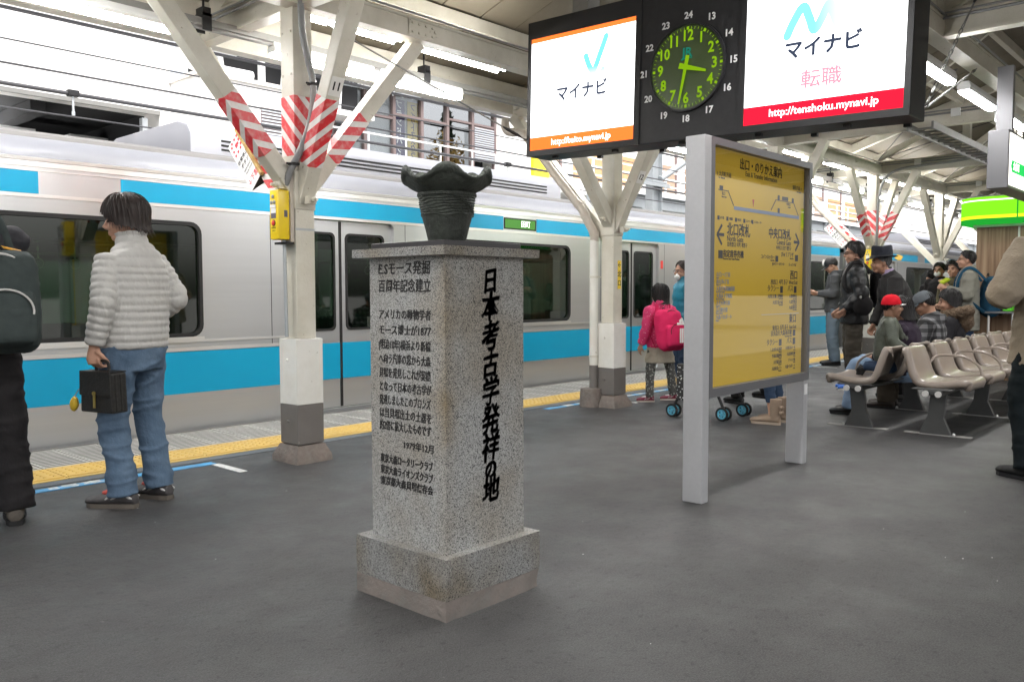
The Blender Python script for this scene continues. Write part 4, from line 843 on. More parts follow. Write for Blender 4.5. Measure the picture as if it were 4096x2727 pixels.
for k in range(16):
    b = MB(); b.box((15.8+k*2.1, 11.39, 3.2), (15.84+k*2.1, 11.49, 3.48)); b.build('stiffener', 'galv', Gi)
for k in range(8):
    b = MB(); b.box((17.2+k*5, 11.35, -1.5), (17.5+k*5, 11.65, 3.18)); b.build('leg', 'galv', Gi)
Ga = thing('gantry_post', 'galvanised overhead line mast with a slanting tube behind the train', 'mast', (16.53, 10.6, -1.5))
b = MB(); ibeam(b, (16.53, 10.6, 0), (16.54, 10.6, 0), .1, .1); b = MB(); b.box((16.33, 10.5, -1.5), (16.36, 10.7, 5.6)); b.box((16.70, 10.5, -1.5), (16.73, 10.7, 5.6)); b.box((16.36, 10.59, -1.5), (16.70, 10.61, 5.6)); b.build('mast', 'galv', Ga)
b = MB(); b.tube([(16.7, 10.55, 3.72), (18.6, 10.55, 4.6)], .075, 12); b.build('brace_tube', 'galv', Ga, smooth=True)
b = MB(); b.box((16.25, 10.45, 3.62), (16.85, 10.75, 3.66)); b.box((15.6, 10.4, 3.52), (16.9, 10.46, 3.60)); b.build('bracket', 'galv', Ga)
for dz in (.0, .07, .14):
    b = MB(); b.lathe([(.03, 0), (.055, .03), (.055, .045), (.03, .06)], (15.3, 10.5, 4.2+dz), 12); b.build('insulator', 'galv', Ga, smooth=True)
In = thing('insulator_string', 'pale blue string of insulator discs in front of the far building', 'insulator', (24.0, 10.6, 4.3))
for k in range(4):
    b = MB(); b.lathe([(.04, 0), (.13, .05), (.13, .07), (.04, .12)], (0, 0, 0), 14)
    for p in b.v: p.x, p.y, p.z = 24+k*.2+p.z, 10.6+p.x, 4.3+p.y
    b.build('disc', 'galv', In, smooth=True)
b = MB(); b.tube([(22.5, 10.6, 4.42), (26.5, 10.6, 4.22)], .015, 6); b.build('rod', 'galv', In)

# trees on the open side of the station, mirrored in the glazed building's windows
def tree(x, y, h, r, label, conifer):
    t = thing('conifer_tree' if conifer else 'autumn_tree', label, 'tree', (x, y, -1.5))
    b = MB(); b.tube([(x, y, -1.5), (x+.1, y, h*.5), (x, y, h)], [.22, .15, .03], 8); 
    for k in range(14):
        a = k*2.4; z = h*(.3+.6*k/14); L = r*(1-z/h*.75); b.tube([(x, y, z), (x+L*math.cos(a), y+L*math.sin(a), z+(L*.1 if conifer else L*.5))], [.05, .012], 5)
    b.build('trunk', 'bark', t, smooth=True)
    b = MB(); rnd = random.Random(int(x*10))
    for k in range(3600):
        u_ = rnd.random(); 
        if conifer:
            z = h*(.12+.9*u_**.8); rr = r*(1-z/h/1.03)*(.55+.45*math.sin(z*5)**2)*math.sqrt(rnd.random()); a = rnd.random()*6.283; P = V((x+rr*math.cos(a), y+rr*math.sin(a), z-rr*.25))
        else:
            d_ = V((rnd.gauss(0, 1), rnd.gauss(0, 1), rnd.gauss(0, 1))).normalized(); q = rnd.random()**.4*(1+.35*noise.noise(d_*2.3)); P = V((x, y, h*.62))+V((d_.x*r*q, d_.y*r*q, d_.z*h*.36*q))
        s = rnd.uniform(.25, .55); e1 = V((rnd.gauss(0, 1), rnd.gauss(0, 1), rnd.gauss(0, .6))).normalized()*s; e2 = V((rnd.gauss(0, 1), rnd.gauss(0, 1), rnd.gauss(0, 1))).normalized()*s
        b.add([P, P+e1, P+e1*.6+e2], [(0, 1, 2)])
    b.build('crown', 'leafg' if conifer else 'leafy', t)

tree(54.5, -30, 15.5, 3.4, 'autumn tree beyond the far track, mirrored in the glazed windows', False)
tree(57, -33, 18.0, 3.2, 'dark conifer beyond the far track, mirrored in the glazed windows', True)
# ================================================================ STONE MONUMENT
MO = thing('stone_monument', 'grey granite pillar with black brush inscriptions on the platform', 'monument', (2.255, 2.37, 0))
def jbox(x0, x1, y0, y1, z0, z1, top=0., j=.0, n=10, sd=0):
    """block whose edges are slightly worn and chipped"""
    b = MB(); rings = []; N_ = n*4
    for iz in range(9):
        z = z0+(z1-z0)*iz/8; k = top*iz/8; ring = []
        for i in range(N_):
            e, f = divmod(i, n); f = f/n
            p = [(x0+k+(x1-x0-2*k)*f, y0+k), (x1-k, y0+k+(y1-y0-2*k)*f), (x1-k-(x1-x0-2*k)*f, y1-k), (x0+k, y1-k-(y1-y0-2*k)*f)][e]
            near = min(f, 1-f)*4; d = j*max(0, noise.noise(V((p[0]*9, p[1]*9, z*11+sd)))+.1)*(1.6 if near < .5 else .35)
            c = V(((x0+x1)/2-p[0], (y0+y1)/2-p[1], 0)).normalized()*d
            ring.append(V((p[0]+c.x, p[1]+c.y, z)))
        rings.append(ring)
    b.loft(rings); return b
jbox(2.0, 2.51, 2.125, 2.63, 0, .072, .0, .012, 12, 3).build('mortar_bed', 'mortar', MO)
jbox(2.0, 2.51, 2.125, 2.63, .073, .222, .0, .006, 12, 5).build('plinth', 'granite2', MO)
jbox(2.045, 2.462, 2.168, 2.585, .222, 1.290, -.0, .0022, 12, 9).build('shaft', 'granite', MO)
jbox(1.998, 2.507, 2.122, 2.632, 1.290, 1.322, 0, .005, 12, 7).build('cap', 'granitecap', MO)
b = MB(); b.box((2.05, 2.175, 1.322), (2.455, 2.58, 1.345)); b.build('dark_slab', 'plaque', MO, bevel=.003)
# inscription, left face (x = 2.045, reading along -Y)
LINES = [(1.245, 'E.Sモース発掘', .046), (1.180, '百周年記念建立', .046), (1.075, 'アメリカの動物学者', .036), (1.017, 'モース博士が1877', .036), (.962, '(明治10年)横浜より新橋', .036), (.908, 'へ向う汽車の窓から大森', .036), (.855, '貝塚を発見しこれが契機', .036), (.803, 'となって日本の考古学が', .036), (.752, '発達しましたこのブロンズ', .036), (.702, 'は当貝塚出土の土器を', .036), (.655, '約2倍に拡大したものです', .036)]
def fitline(mb, s, z, size, y0, y1, xf, bold=.012, al='LEFT'):
    vs, fs = textdata(s, size, bold*size, 'LEFT', .0006, 2, .08); wd = max(v.x for v in vs)-min(v.x for v in vs); k = (y0-y1)/wd
    for oy, oz in ((0, 0), (.0009, .0005)): mb.text(s, size, (xf-.00004*(oy != 0), y0+oy, z+oz), -YA, ZA, bold, 'LEFT', .0006, jit=.045, shear=.08, sx=k)
b = MB()
for z, s, sz in LINES: fitline(b, s, z, sz*1.12, 2.535, 2.245, 2.0446)
fitline(b, '1979年12月', .592, .034, 2.40, 2.238, 2.0446)
for i, s in enumerate(('東京大森ロータリークラブ', '東京大森ライオンズクラブ', '東京都大森貝塚保存会')): fitline(b, s, .527-i*.043, .036, 2.532, 2.235, 2.0446, .02)
b.build('side_inscription', 'ink', MO)
b = MB()
for i, (ch, sz, z) in enumerate(zip('日本考古学発祥の地', (.098, .114, .114, .104, .110, .112, .112, .08, .106), (1.195, 1.10, .99, .885, .785, .678, .575, .492, .415))):
    vs, fs = textdata(ch, sz, .010*sz, 'CENTER', .0008, 3, .12)
    q = []
    for c in vs:
        d = noise.noise_vector(V((c.x*40+i*7, c.y*40, 2)))*.0062; yy_ = c.y+d.y+c.x*.13
        q.append(V((2.272+c.x*.86+d.x, 2.1672-c.z, z+yy_)))
    for ox, oz in ((0, 0), (.0024, .0012), (-.0022, .001), (.0008, -.0025), (-.0008, .0025)): b.add([p+V((ox, -.00008*(ox != 0), oz)) for p in q], fs)
b.build('front_inscription', 'ink', MO)
# bronze pot
PO = thing('bronze_pot', 'dark bronze pot with a wavy flared rim on the granite pillar', 'pot', (2.255, 2.375, 1.352))
prof = [(0, 1.346), (.068, 1.346), (.072, 1.352), (.083, 1.40), (.096, 1.447)]
z = 1.45
while z < 1.522: 
    prof += [(.097+(z-1.45)*.14, z), (.1015+(z-1.45)*.14, z+.003), (.0985+(z-1.45)*.14, z+.0075)]; z += .0095
prof += [(.108, 1.522), (.1125, 1.525), (.1125, 1.534), (.108, 1.537), (.118, 1.545), (.134, 1.556), (.148, 1.568), (.158, 1.580), (.160, 1.583), (.1650, 1.585), (.1715, 1.592), (.1745, 1.600), (.1725, 1.608), (.166, 1.6105), (.158, 1.606), (.135, 1.582), (.10, 1.556), (.085, 1.50), (.07, 1.40), (0, 1.39)]
def rim(r, z, a):
    k = max(0, (z-1.54)/.065)**1.1 if z > 1.54 else 0
    wv = math.cos(5*(a-R(226.5)))
    zz = z+k*.023*math.copysign(abs(wv)**.85, wv)
    if r > .1625 and z > 1.584: q = abs(math.sin(a*34))**.5; r += .0028*(q-.6); zz += .0015*(q-.6)
    if 1.45 < z < 1.523: zz += .0035*math.sin(a*3+z*60)+.002*math.sin(a*7+z*140); r += .0012*math.sin(a*5+z*90)+.0008*math.sin(a*31+z*300)
    if 1.523 <= z < 1.537: r += .0016*abs(math.sin(a*32))
    if r > .01 and z < 1.45: r += .0008*noise.noise(V((math.cos(a)*6, math.sin(a)*6, z*40)))
    return max(r, .0005)*(1-.02*k*max(0, wv)), zz
b = MB(); b.lathe(prof, (2.255, 2.375, 0), 240, rim); b.build('vessel', 'bronze', PO, smooth=55)

# ================================================================ DISPLAY WITH CLOCK (hangs across the platform)
DX = 5.05; U = -YA     # reading direction as seen from the camera side
DS = thing('hanging_display', 'long black hanging display with two advertising screens and a clock', 'display', (DX+.18, 2.95, 2.2))
y0, y1, z0, z1 = 4.405, 1.565, 2.178, 3.195
SL_, SR_ = (4.375, 3.41, 2.222, 3.068), (2.573, 1.60, 2.222, 3.12)
b = MB(); b.box((DX+.002, y1, z0), (DX+.27, y0, z1)); b.build('case', 'black', DS, bevel=.008)
for (ya, yb), (ha, hb, hc, hd) in (((y0, 3.365), SL_), ((2.615, y1), SR_)):
    b = MB(); b.plate([(0, 0), (ya-yb, 0), (ya-yb, z1-z0), (0, z1-z0)], [[(ya-ha, hc-z0), (ya-hb, hc-z0), (ya-hb, hd-z0), (ya-ha, hd-z0)]], .012, (DX-.004, ya, z0), U, ZA); b.build('bezel', 'blackpl', DS)
def quadp(mb, ya, yb, za, zb, x): mb.box((x, yb, za), (x+.001, ya, zb))
def ttext(mb, st, size, P, th, **k):
    for oy, oz in ((0, 0), (th, th*.4), (-th, -th*.4), (th*.4, -th), (-th*.4, th)): mb.text(st, size, V(P)+V((-.00003*(oy != 0), oy, oz)), U, ZA, 0., ext=.0003, **k)
ya, yb, za, zb = SL_
b = MB(); quadp(b, ya, yb, za, zb, DX-.001); s1 = b.build('screen', 'scrw', DS)
b = MB(); quadp(b, ya, yb, zb-.032, zb, DX-.0022); b.build('orange_band', 'scro', s1); b = MB(); quadp(b, ya, yb, za, za+.098, DX-.0022); b.build('orange_band', 'scro', s1)
b = MB(); ttext(b, 'マイナビ', .122, (DX-.0022, 3.885, 2.615), .0035, sx=.98); b.build('logo_text', 'scrink', s1)
b = MB(); b.text('http://baito.mynavi.jp', .066, (DX-.0036, 3.885, za+.048), U, ZA, .008, ext=.0003); b.build('web_address', 'scrw', s1)
def gradmat(name, c0, c1, axis, a0, a1, s):
    m = bpy.data.materials.new(name); m.use_nodes = True; t = m.node_tree; t.nodes.clear(); g = t.nodes.new('ShaderNodeNewGeometry'); sp = t.nodes.new('ShaderNodeSeparateXYZ'); mr = t.nodes.new('ShaderNodeMapRange'); mx = t.nodes.new('ShaderNodeMix'); mx.data_type = 'RGBA'; e = t.nodes.new('ShaderNodeEmission'); o = t.nodes.new('ShaderNodeOutputMaterial')
    mr.inputs['From Min'].default_value = a0; mr.inputs['From Max'].default_value = a1; mx.inputs['A'].default_value = (*c0, 1); mx.inputs['B'].default_value = (*c1, 1); e.inputs[1].default_value = s
    L = t.links; L.new(g.outputs['Position'], sp.inputs[0]); L.new(sp.outputs[axis], mr.inputs[0]); L.new(mr.outputs[0], mx.inputs['Factor']); L.new(mx.outputs['Result'], e.inputs[0]); L.new(e.outputs[0], o.inputs[0]); return m
CY1 = gradmat('logo_cyan_left', (1, 1, 1), (.12, .72, .92), 2, 2.66, 2.80, .85); CY2 = gradmat('logo_cyan_right', (1, 1, 1), (.15, .80, .95), 1, 1.70, 2.12, .85)
def stroke(mb, pts, r, x):
    pts = catmull([V((x, p[0], p[1])) for p in pts], 8); L_, R_ = [], []
    for i, p in enumerate(pts):
        d_ = (pts[min(i+1, len(pts)-1)]-pts[max(i-1, 0)]).normalized(); n_ = XA.cross(d_); L_.append(p+n_*r); R_.append(p-n_*r)
    mb.add(L_+R_, [(i, i+1, len(pts)+i+1, len(pts)+i) for i in range(len(pts)-1)])
    for p in (pts[0], pts[-1]): mb.add([p+V((0, r*math.cos(a*math.pi/6), r*math.sin(a*math.pi/6))) for a in range(12)], [tuple(range(12))])
b = MB(); stroke(b, [(3.847, 2.862), (3.815, 2.789), (3.776, 2.745), (3.725, 2.848), (3.668, 2.976)], .022, DX-.0024); b.add([V((DX-.0024, 3.691+.022*math.cos(a*.524), 2.742+.022*math.sin(a*.524))) for a in range(12)], [tuple(range(12))]); b.build('check_logo', CY1, s1)
ya, yb, za, zb = SR_
b = MB(); quadp(b, ya, yb, za, zb, DX-.001); s2 = b.build('screen', 'scrw', DS)
b = MB(); quadp(b, ya, yb, za, za+.112, DX-.0022); b.build('red_band', 'scrr', s2)
b = MB(); ttext(b, 'マイナビ', .122, (DX-.0022, 2.08, 2.64), .004, sx=.98); b.build('logo_text', 'scrink', s2)
b = MB(); ttext(b, '転職', .115, (DX-.0022, 2.08, 2.452), .0022, sx=1.1); b.build('slogan', 'scrpink', s2)
b = MB(); b.text('http://tenshoku.mynavi.jp', .066, (DX-.0036, 2.07, za+.060), U, ZA, .008, ext=.0003); b.build('web_address', 'scrw', s2)
b = MB(); stroke(b, [(2.302, 2.735), (2.264, 2.815), (2.206, 2.893), (2.166, 2.82), (2.135, 2.745), (2.093, 2.798), (2.05, 2.882), (2.018, 2.813), (1.988, 2.757), (1.945, 2.813), (1.896, 2.889)], .026, DX-.0024); b.build('wave_logo', CY2, s2)
# clock
CY_, CZ_ = 2.985, 2.655; ck = thing('clock', 'round clock with green numerals between the two screens', 'clock', (DX, CY_, CZ_))
def cp(a, r, dx=0): return V((DX-.004-dx, CY_-r*math.sin(a), CZ_+r*math.cos(a)))
b = MB()
rg = []
for r, x in ((.292, 0), (.292, .02), (.277, .02), (.277, 0)): rg.append([cp(2*math.pi*k/64, r, x) for k in range(64)])
b.loft(rg, False); b.build('rim', 'black', ck, smooth=40)
b = MB(); b.add([cp(2*math.pi*k/64, .278, .002) for k in range(64)], [tuple(range(64))]); b.build('dial', 'dial', ck)
mm_ = MB()
for k in range(60):
    b = MB() if k % 5 == 0 else mm_; a = 2*math.pi*k/60; d_ = V((0, -math.sin(a), math.cos(a))); s_ = V((0, math.cos(a), math.sin(a)))
    b.obox(cp(a, .255, .0035), s_, d_, XA, .018 if k % 5 == 0 else .0035, .020 if k % 5 == 0 else .017, .001)
    if k % 5 == 0: b.build('hour_mark', 'dialgreen', ck)
mm_.build('minute_marks', 'dialgreen', ck)['kind'] = 'stuff'
for h in range(1, 13):
    a = 2*math.pi*h/12; b = MB(); b.text(str(h), .098, cp(a, .205, .0035), U, ZA, .028, ext=.0004, sx=.92); b.build('numeral', 'dialgreen', ck)
    b = MB(); b.text(str(h+12), .062, cp(a, .345 if h % 3 else .338, -.0005), U, ZA, .03, ext=.0006); b.build('outer_numeral', 'numwhite', ck)
b = MB(); b.text('JR', .085, cp(0, .095, .0035), U, ZA, .03, ext=.0004); b.box((DX-.0085, CY_-.04, CZ_+.055), (DX-.008, CY_+.035, CZ_+.063)); b.build('emblem', 'dialteal', ck)
for nm, a, L, t_, w_ in (('hour_hand', R(106), .155, .055, .028), ('minute_hand', R(191), .245, .075, .020)):
    d_ = V((0, -math.sin(a), math.cos(a))); s_ = V((0, math.cos(a), math.sin(a))); P = V((DX-.016-(.006 if nm[0] == 'm' else 0), CY_, CZ_)); b = MB()
    b.add([P-d_*t_+s_*w_*.7, P-d_*t_-s_*w_*.7, P+d_*L-s_*w_*.28, P+d_*L+s_*w_*.28]+[q-XA*.003 for q in (P-d_*t_+s_*w_*.7, P-d_*t_-s_*w_*.7, P+d_*L-s_*w_*.28, P+d_*L+s_*w_*.28)], [(0,1,2,3), (4,7,6,5), (0,4,5,1), (1,5,6,2), (2,6,7,3), (3,7,4,0)]); b.build(nm, 'dialgreen', ck)
for k in range(10): b = MB(); b.box((DX+.06+.2*(k % 2), 4.2-k*.28, z0-.018), (DX+.09+.2*(k % 2), 4.16-k*.28, z0+.002)); b.build('latch', 'black', DS)
b = MB(); b.box((DX+.1, 3.92, z1), (DX+.25, 4.06, 3.55)); b.build('hanger', 'duct', DS); b = MB(); b.box((DX+.1, 1.9, z1), (DX+.25, 2.04, 3.9)); b.build('hanger', 'duct', DS)
for o in (DS, ck): o.rotation_euler.x = math.atan(.025)
# guy wires and chains
def guy(name, label, a, c, turn=.5, chain=None):
    t = thing(name, label, 'guy wire', a, 0, 'guy wires of the display'); a, c = V(a), V(c); d_ = c-a
    b = MB(); b.tube([a+d_*(chain or 0), c], .006, 6); b.build('wire', 'chain', t)
    if chain:
        n = int((d_*chain).length/.035); 
        for k in range(n):
            P = a+d_*chain*(k+.5)/n; u_ = d_.normalized(); s_ = u_.cross(ZA if k % 2 else XA).normalized(); b = MB(); b.tube([P+u_*.022*math.cos(q)+s_*.009*math.sin(q) for q in [i*math.pi/4 for i in range(9)]], .0035, 5); b.build('chain_link', 'chain', t)
    P = a+d_*((chain or 0)+.12); u_ = d_.normalized(); b = MB(); b.tube([P-u_*.09, P-u_*.05, P+u_*.05, P+u_*.09], [.006, .013, .013, .006], 8); b.build('turnbuckle', 'black', t)
guy('guy_wire', 'thin guy wire from the left screen up to the striped column', (DX+.1, 4.41, 2.32), (CX[0]+.12, 4.93, 3.02))
guy('guy_wire', 'chain and wire rising from the display end towards the canopy top', (DX+.25, 1.56, 2.22), (DX+1.0, 1.1, 3.9), chain=.30)
guy('guy_wire', 'chain from the display end to the middle beam near the lamps', (DX+.26, 1.56, 2.22), (8.1, 1.98, 3.05), chain=.80)

# ================================================================ INFORMATION BOARD
IB = thing('information_board', 'yellow exit and transfer information board on two grey posts', 'sign board', (4.8, 2.33, 0))
for x0, x1, ya_ in ((4.075, 4.148, 2.295), (5.489, 5.56, 2.335)):
    b = MB(); b.box((x0, ya_, 0), (x1, ya_+.12, 2.0)); b.build('post', 'postgrey', IB, bevel=.006)
b = MB(); b.plate([(0, 0), (1.335, 0), (1.335, 1.425), (0, 1.425)], [[(.04, .05), (1.295, .05), (1.295, 1.385), (.04, 1.385)]], .075, (4.151, 2.335, .575), XA, ZA); b.build('frame', 'alu', IB, bevel=.004)
b = MB(); b.box((4.187, 2.338, .62), (5.45, 2.365, 1.965)); pn = b.build('panel', 'board', IB)
b = MB(); b.add([(4.187, 2.316, .62), (5.45, 2.316, .62), (5.45, 2.316, 1.965), (4.187, 2.316, 1.965)], [(0, 1, 2, 3)]); b.build('glass', 'glass', IB)
PX = 4.19; PW = 1.255; PZ0, PZ1 = .625, 1.96
def bp(u_, v_): return V((PX+PW*u_, 2.3372, PZ1-(PZ1-PZ0)*v_))
def bt(mb, s, u_, v_, size, al='LEFT', bold=0):
    for oy, oz in ((0, 0), (size*.014, size*.006)) if not bold else ((0, 0), (size*.022, size*.01), (-size*.02, -size*.012), (size*.01, -size*.022)): mb.text(s, size, bp(u_, v_)+V((oy, -.00003*(oy != 0), oz)), XA, ZA, 0, al, .0004, sx=.9)
b = MB()
bt(b, '出口・のりかえ案内', .512, .049, .070, 'CENTER', 1); bt(b, 'Exit & Transfer Information', .513, .085, .042, 'CENTER'); bt(b, '←大井町方面', .07, .107, .032); bt(b, 'for Oimachi', .09, .122, .016); bt(b, '蒲田方面→', .975, .101, .032, 'RIGHT'); bt(b, 'for Kamata', .965, .117, .016, 'RIGHT')
bt(b, '北口', .12, .187, .022); bt(b, 'North Exit', .12, .200, .014); bt(b, '中央口', .84, .185, .022, 'RIGHT'); bt(b, 'Central', .84, .198, .014, 'RIGHT')
for k, s_ in enumerate(('お手洗', '多機能', '待合室', 'エレベーター', 'エスカレーター')): bt(b, s_, .108+k*.082, .289, .017)
bt(b, '北口改札', .172, .336, .080, 'LEFT', 1); bt(b, 'North Gate', .173, .373, .046); bt(b, '北剪票口 북쪽 개찰구', .174, .398, .030); bt(b, '指定席券売機', .139, .439, .046, 'LEFT', 1); bt(b, 'Reserved Seat Ticket Machine', .139, .459, .018)
bt(b, '中央口改札', .853, .332, .072, 'RIGHT', 1); bt(b, 'Central Gate', .854, .369, .044, 'RIGHT'); bt(b, '中央口 중앙 개찰구', .856, .395, .030, 'RIGHT'); bt(b, 'びゅうプラザ', .885, .425, .034, 'RIGHT'); bt(b, 'View Plaza', .885, .441, .014, 'RIGHT'); bt(b, 'コインロッカー', .665, .441, .030, 'RIGHT'); bt(b, 'Coin Locker', .665, .455, .013, 'RIGHT'); bt(b, 'JRタクシーカウンター', .79, .471, .021, 'RIGHT'); bt(b, 'きっぷうりば', .92, .471, .021, 'RIGHT')
b.build('board_lettering', 'boardink', pn)
b = MB()
for i, (s_, e_) in enumerate((('山王1〜2丁目', 'Sanno'), ('南大井6丁目', 'Minami Oi'), ('大森貝塚遺跡庭園', 'Shell Mound Garden'), ('大森赤十字病院', 'Red Cross Hospital'), ('大井水神公園', 'Suijin Park'), ('品川歴史館', 'History Museum'), ('大森ベルポート', 'Bellport'))): bt(b, s_, .08, .528+i*.030, .030); bt(b, e_, .08, .541+i*.030, .013)
b.build('place_list', 'boardblue', pn)
b = MB()
bt(b, '西口', .94, .522, .064, 'RIGHT', 1); bt(b, '西出口  서쪽 출구  West Exit', .94, .556, .036, 'RIGHT'); bt(b, 'タクシー', .722, .586, .046, 'RIGHT'); bt(b, 'バス', .888, .586, .046, 'RIGHT')
for i, s_ in enumerate(('大田区立郷土博物館', '大田文化の森')): bt(b, s_, .768, .622+i*.029, .027, 'RIGHT'); bt(b, 'Folk Museum', .768, .634+i*.029, .012, 'RIGHT')
for i, s_ in enumerate(('大森郵便局', '大森警察署', '大森消防署')): bt(b, s_, .935, .623+i*.027, .026, 'RIGHT'); bt(b, 'Omori Office', .935, .635+i*.027, .012, 'RIGHT')
bt(b, '東口', .932, .732, .062, 'RIGHT', 1); bt(b, '東出口  동쪽 출구  East Exit', .934, .771, .034, 'RIGHT'); bt(b, '京浜急行大森海岸駅', .881, .797, .038, 'RIGHT'); bt(b, 'Omorikaigan Station', .881, .814, .014, 'RIGHT'); bt(b, 'タクシー', .717, .838, .044, 'RIGHT'); bt(b, 'バス', .883, .838, .044, 'RIGHT')
for i, (s_, q_) in enumerate((('しながわ水族館', '大田区民ホール'), ('平和島競艇場', '大森東図書館'), ('大井競馬場', 'アトレ大森'), ('大森東急イン', '大森ベルポート'))): bt(b, s_, .764, .873+i*.030, .026, 'RIGHT'); bt(b, q_, .928, .872+i*.030, .024, 'RIGHT'); bt(b, 'Shinagawa', .764, .885+i*.030, .012, 'RIGHT'); bt(b, 'Omori', .928, .884+i*.030, .012, 'RIGHT')
b.build('exit_list', 'boardink', pn)
b = MB()
def bq(mb, u0, u1, v0, v1, d=.0008): p, q = bp(u0, v0), bp(u1, v1); mb.box((p.x, p.y-d, q.z), (q.x, p.y, p.z))
for s_, uc, v_ in ((-1, .118, .359), (1, .915, .360)):
    c0 = bp(uc, v_); b.obox(c0, XA, ZA, YA, .070, .018, .001)
    for q in (1, -1): b.obox(c0+V((s_*.018, 0, q*.027)), XA-ZA*q*s_, ZA+XA*q*s_, YA, .080, .016, .001)
for u_, v_, w_, h_ in ((.10, .155, .03, .02), (.69, .150, .022, .024), (.692, .210, .022, .024), (.74, .152, .07, .018), (.855, .152, .022, .022), (.095, .425, .04, .034), (.675, .432, .03, .028), (.905, .422, .035, .030), (.735, .574, .030, .032), (.898, .574, .030, .032), (.893, .785, .030, .030), (.730, .824, .030, .032), (.893, .824, .030, .032)): bq(b, u_, u_+w_, v_, v_+h_)
for k in range(5): bq(b, .083+k*.082, .102+k*.082, .281, .298)
def dash(p, q, n=10):
    for k in range(n): c = bp(p[0]+(q[0]-p[0])*(k+.5)/n, p[1]+(q[1]-p[1])*(k+.5)/n); b.box(c-V((.004, .0008, .004)), c+V((.004, 0, .004)))
dash((.177, .170), (.233, .231)); dash((.669, .174), (.617, .224)); dash((.875, .173), (.936, .231)); bq(b, .089, .177, .171, .174); bq(b, .669, .875, .172, .175); b.build('symbols', 'boardink', pn)
b = MB(); bq(b, .236, .942, .232, .247); b.build('platform_bar', 'boardblue', pn)
b = MB(); c0 = bp(.427, .205); b.prism([(c0.x-.012, c0.z+.02), (c0.x+.012, c0.z+.02), (c0.x, c0.z-.025)], 'y', c0.y-.001, c0.y); b.build('here_marker', 'boardred', pn)
b = MB(); bq(b, .53, .96, .704, .7065); b.build('rule_line', 'boardwhite', pn)
b = MB(); b.box((5.50, 2.333, .47), (5.548, 2.3345, .54)); b.build('sticker', 'signwhite', IB)

# ================================================================ BENCH (two rows of shell seats back to back)
def seatshell(dirn):
    """shell; dirn -1 faces -Y, +1 faces +Y. local: x width, y=0 at the seat back, z world"""
    prof = [(.50, .425), (.485, .438), (.44, .438), (.36, .425), (.27, .412), (.19, .412), (.125, .430), (.088, .475), (.066, .54), (.045, .61), (.022, .675), (.010, .693), (-.006, .698)]
    P = catmull([V((0, a, c)) for a, c in prof], 3); n = len(P); nu = 14; rows = []
    for i, p in enumerate(P):
        f = i/(n-1); w_ = .225*(1-.16*max(0, (f-.55)/.45)**1.5)*(1-.10*max(0, (.12-f)/.12)**2)
        if f > .9: w_ *= 1-.10*((f-.9)/.1)**2
        t_ = (P[min(i+1, n-1)]-P[max(i-1, 0)]).normalized(); nn = V((0, -t_.z, t_.y)) if t_.y < 0 else V((0, t_.z, -t_.y)); nn = V((0, t_.z, -t_.y)); 
        if nn.z < 0 and f < .4: nn = -nn
        if f >= .4 and nn.y < 0: nn = -nn
        row = []
        for j in range(nu+1):
            u_ = -1+2*j/nu; e = abs(u_); x = w_*u_
            dish = .016*(e**2.2)*(1 if f < .55 else 1.3)*(1 if f < .85 else max(0, 1-(f-.85)/.12)); row.append(p+V((x, 0, 0))+nn*dish)
        # rolled skirt at both edges
        row = [row[0]-nn*.055+V((-.004, 0, 0)), row[0]-nn*.030+V((-.010, 0, 0)), row[0]-nn*.006+V((-.008, 0, 0))]+row+[row[-1]-nn*.006+V((.008, 0, 0)), row[-1]-nn*.030+V((.010, 0, 0)), row[-1]-nn*.055+V((.004, 0, 0))]
        rows.append(row)
    r0 = [V((p.x*.97, p.y-.012, .372)) for p in rows[0]]; r00 = [V((p.x, p.y+.002, max(.385, p.z-.02))) for p in rows[0]]
    rows = [r0, r00]+rows
    last = [V((p.x, p.y, min(p.z, .699))) for p in rows[-1]]; rows += [[p+V((0, -.012, -.006)) for p in last], [p+V((0, -.014, -.045)) for p in last]]
    b = MB(); b.loft(rows, False, False); 
    for p in b.v: p.y = p.y*dirn
    return b
BE = thing('bench_seating', 'long back to back bench of beige shell seats', 'bench', (9, 2.3, 0))
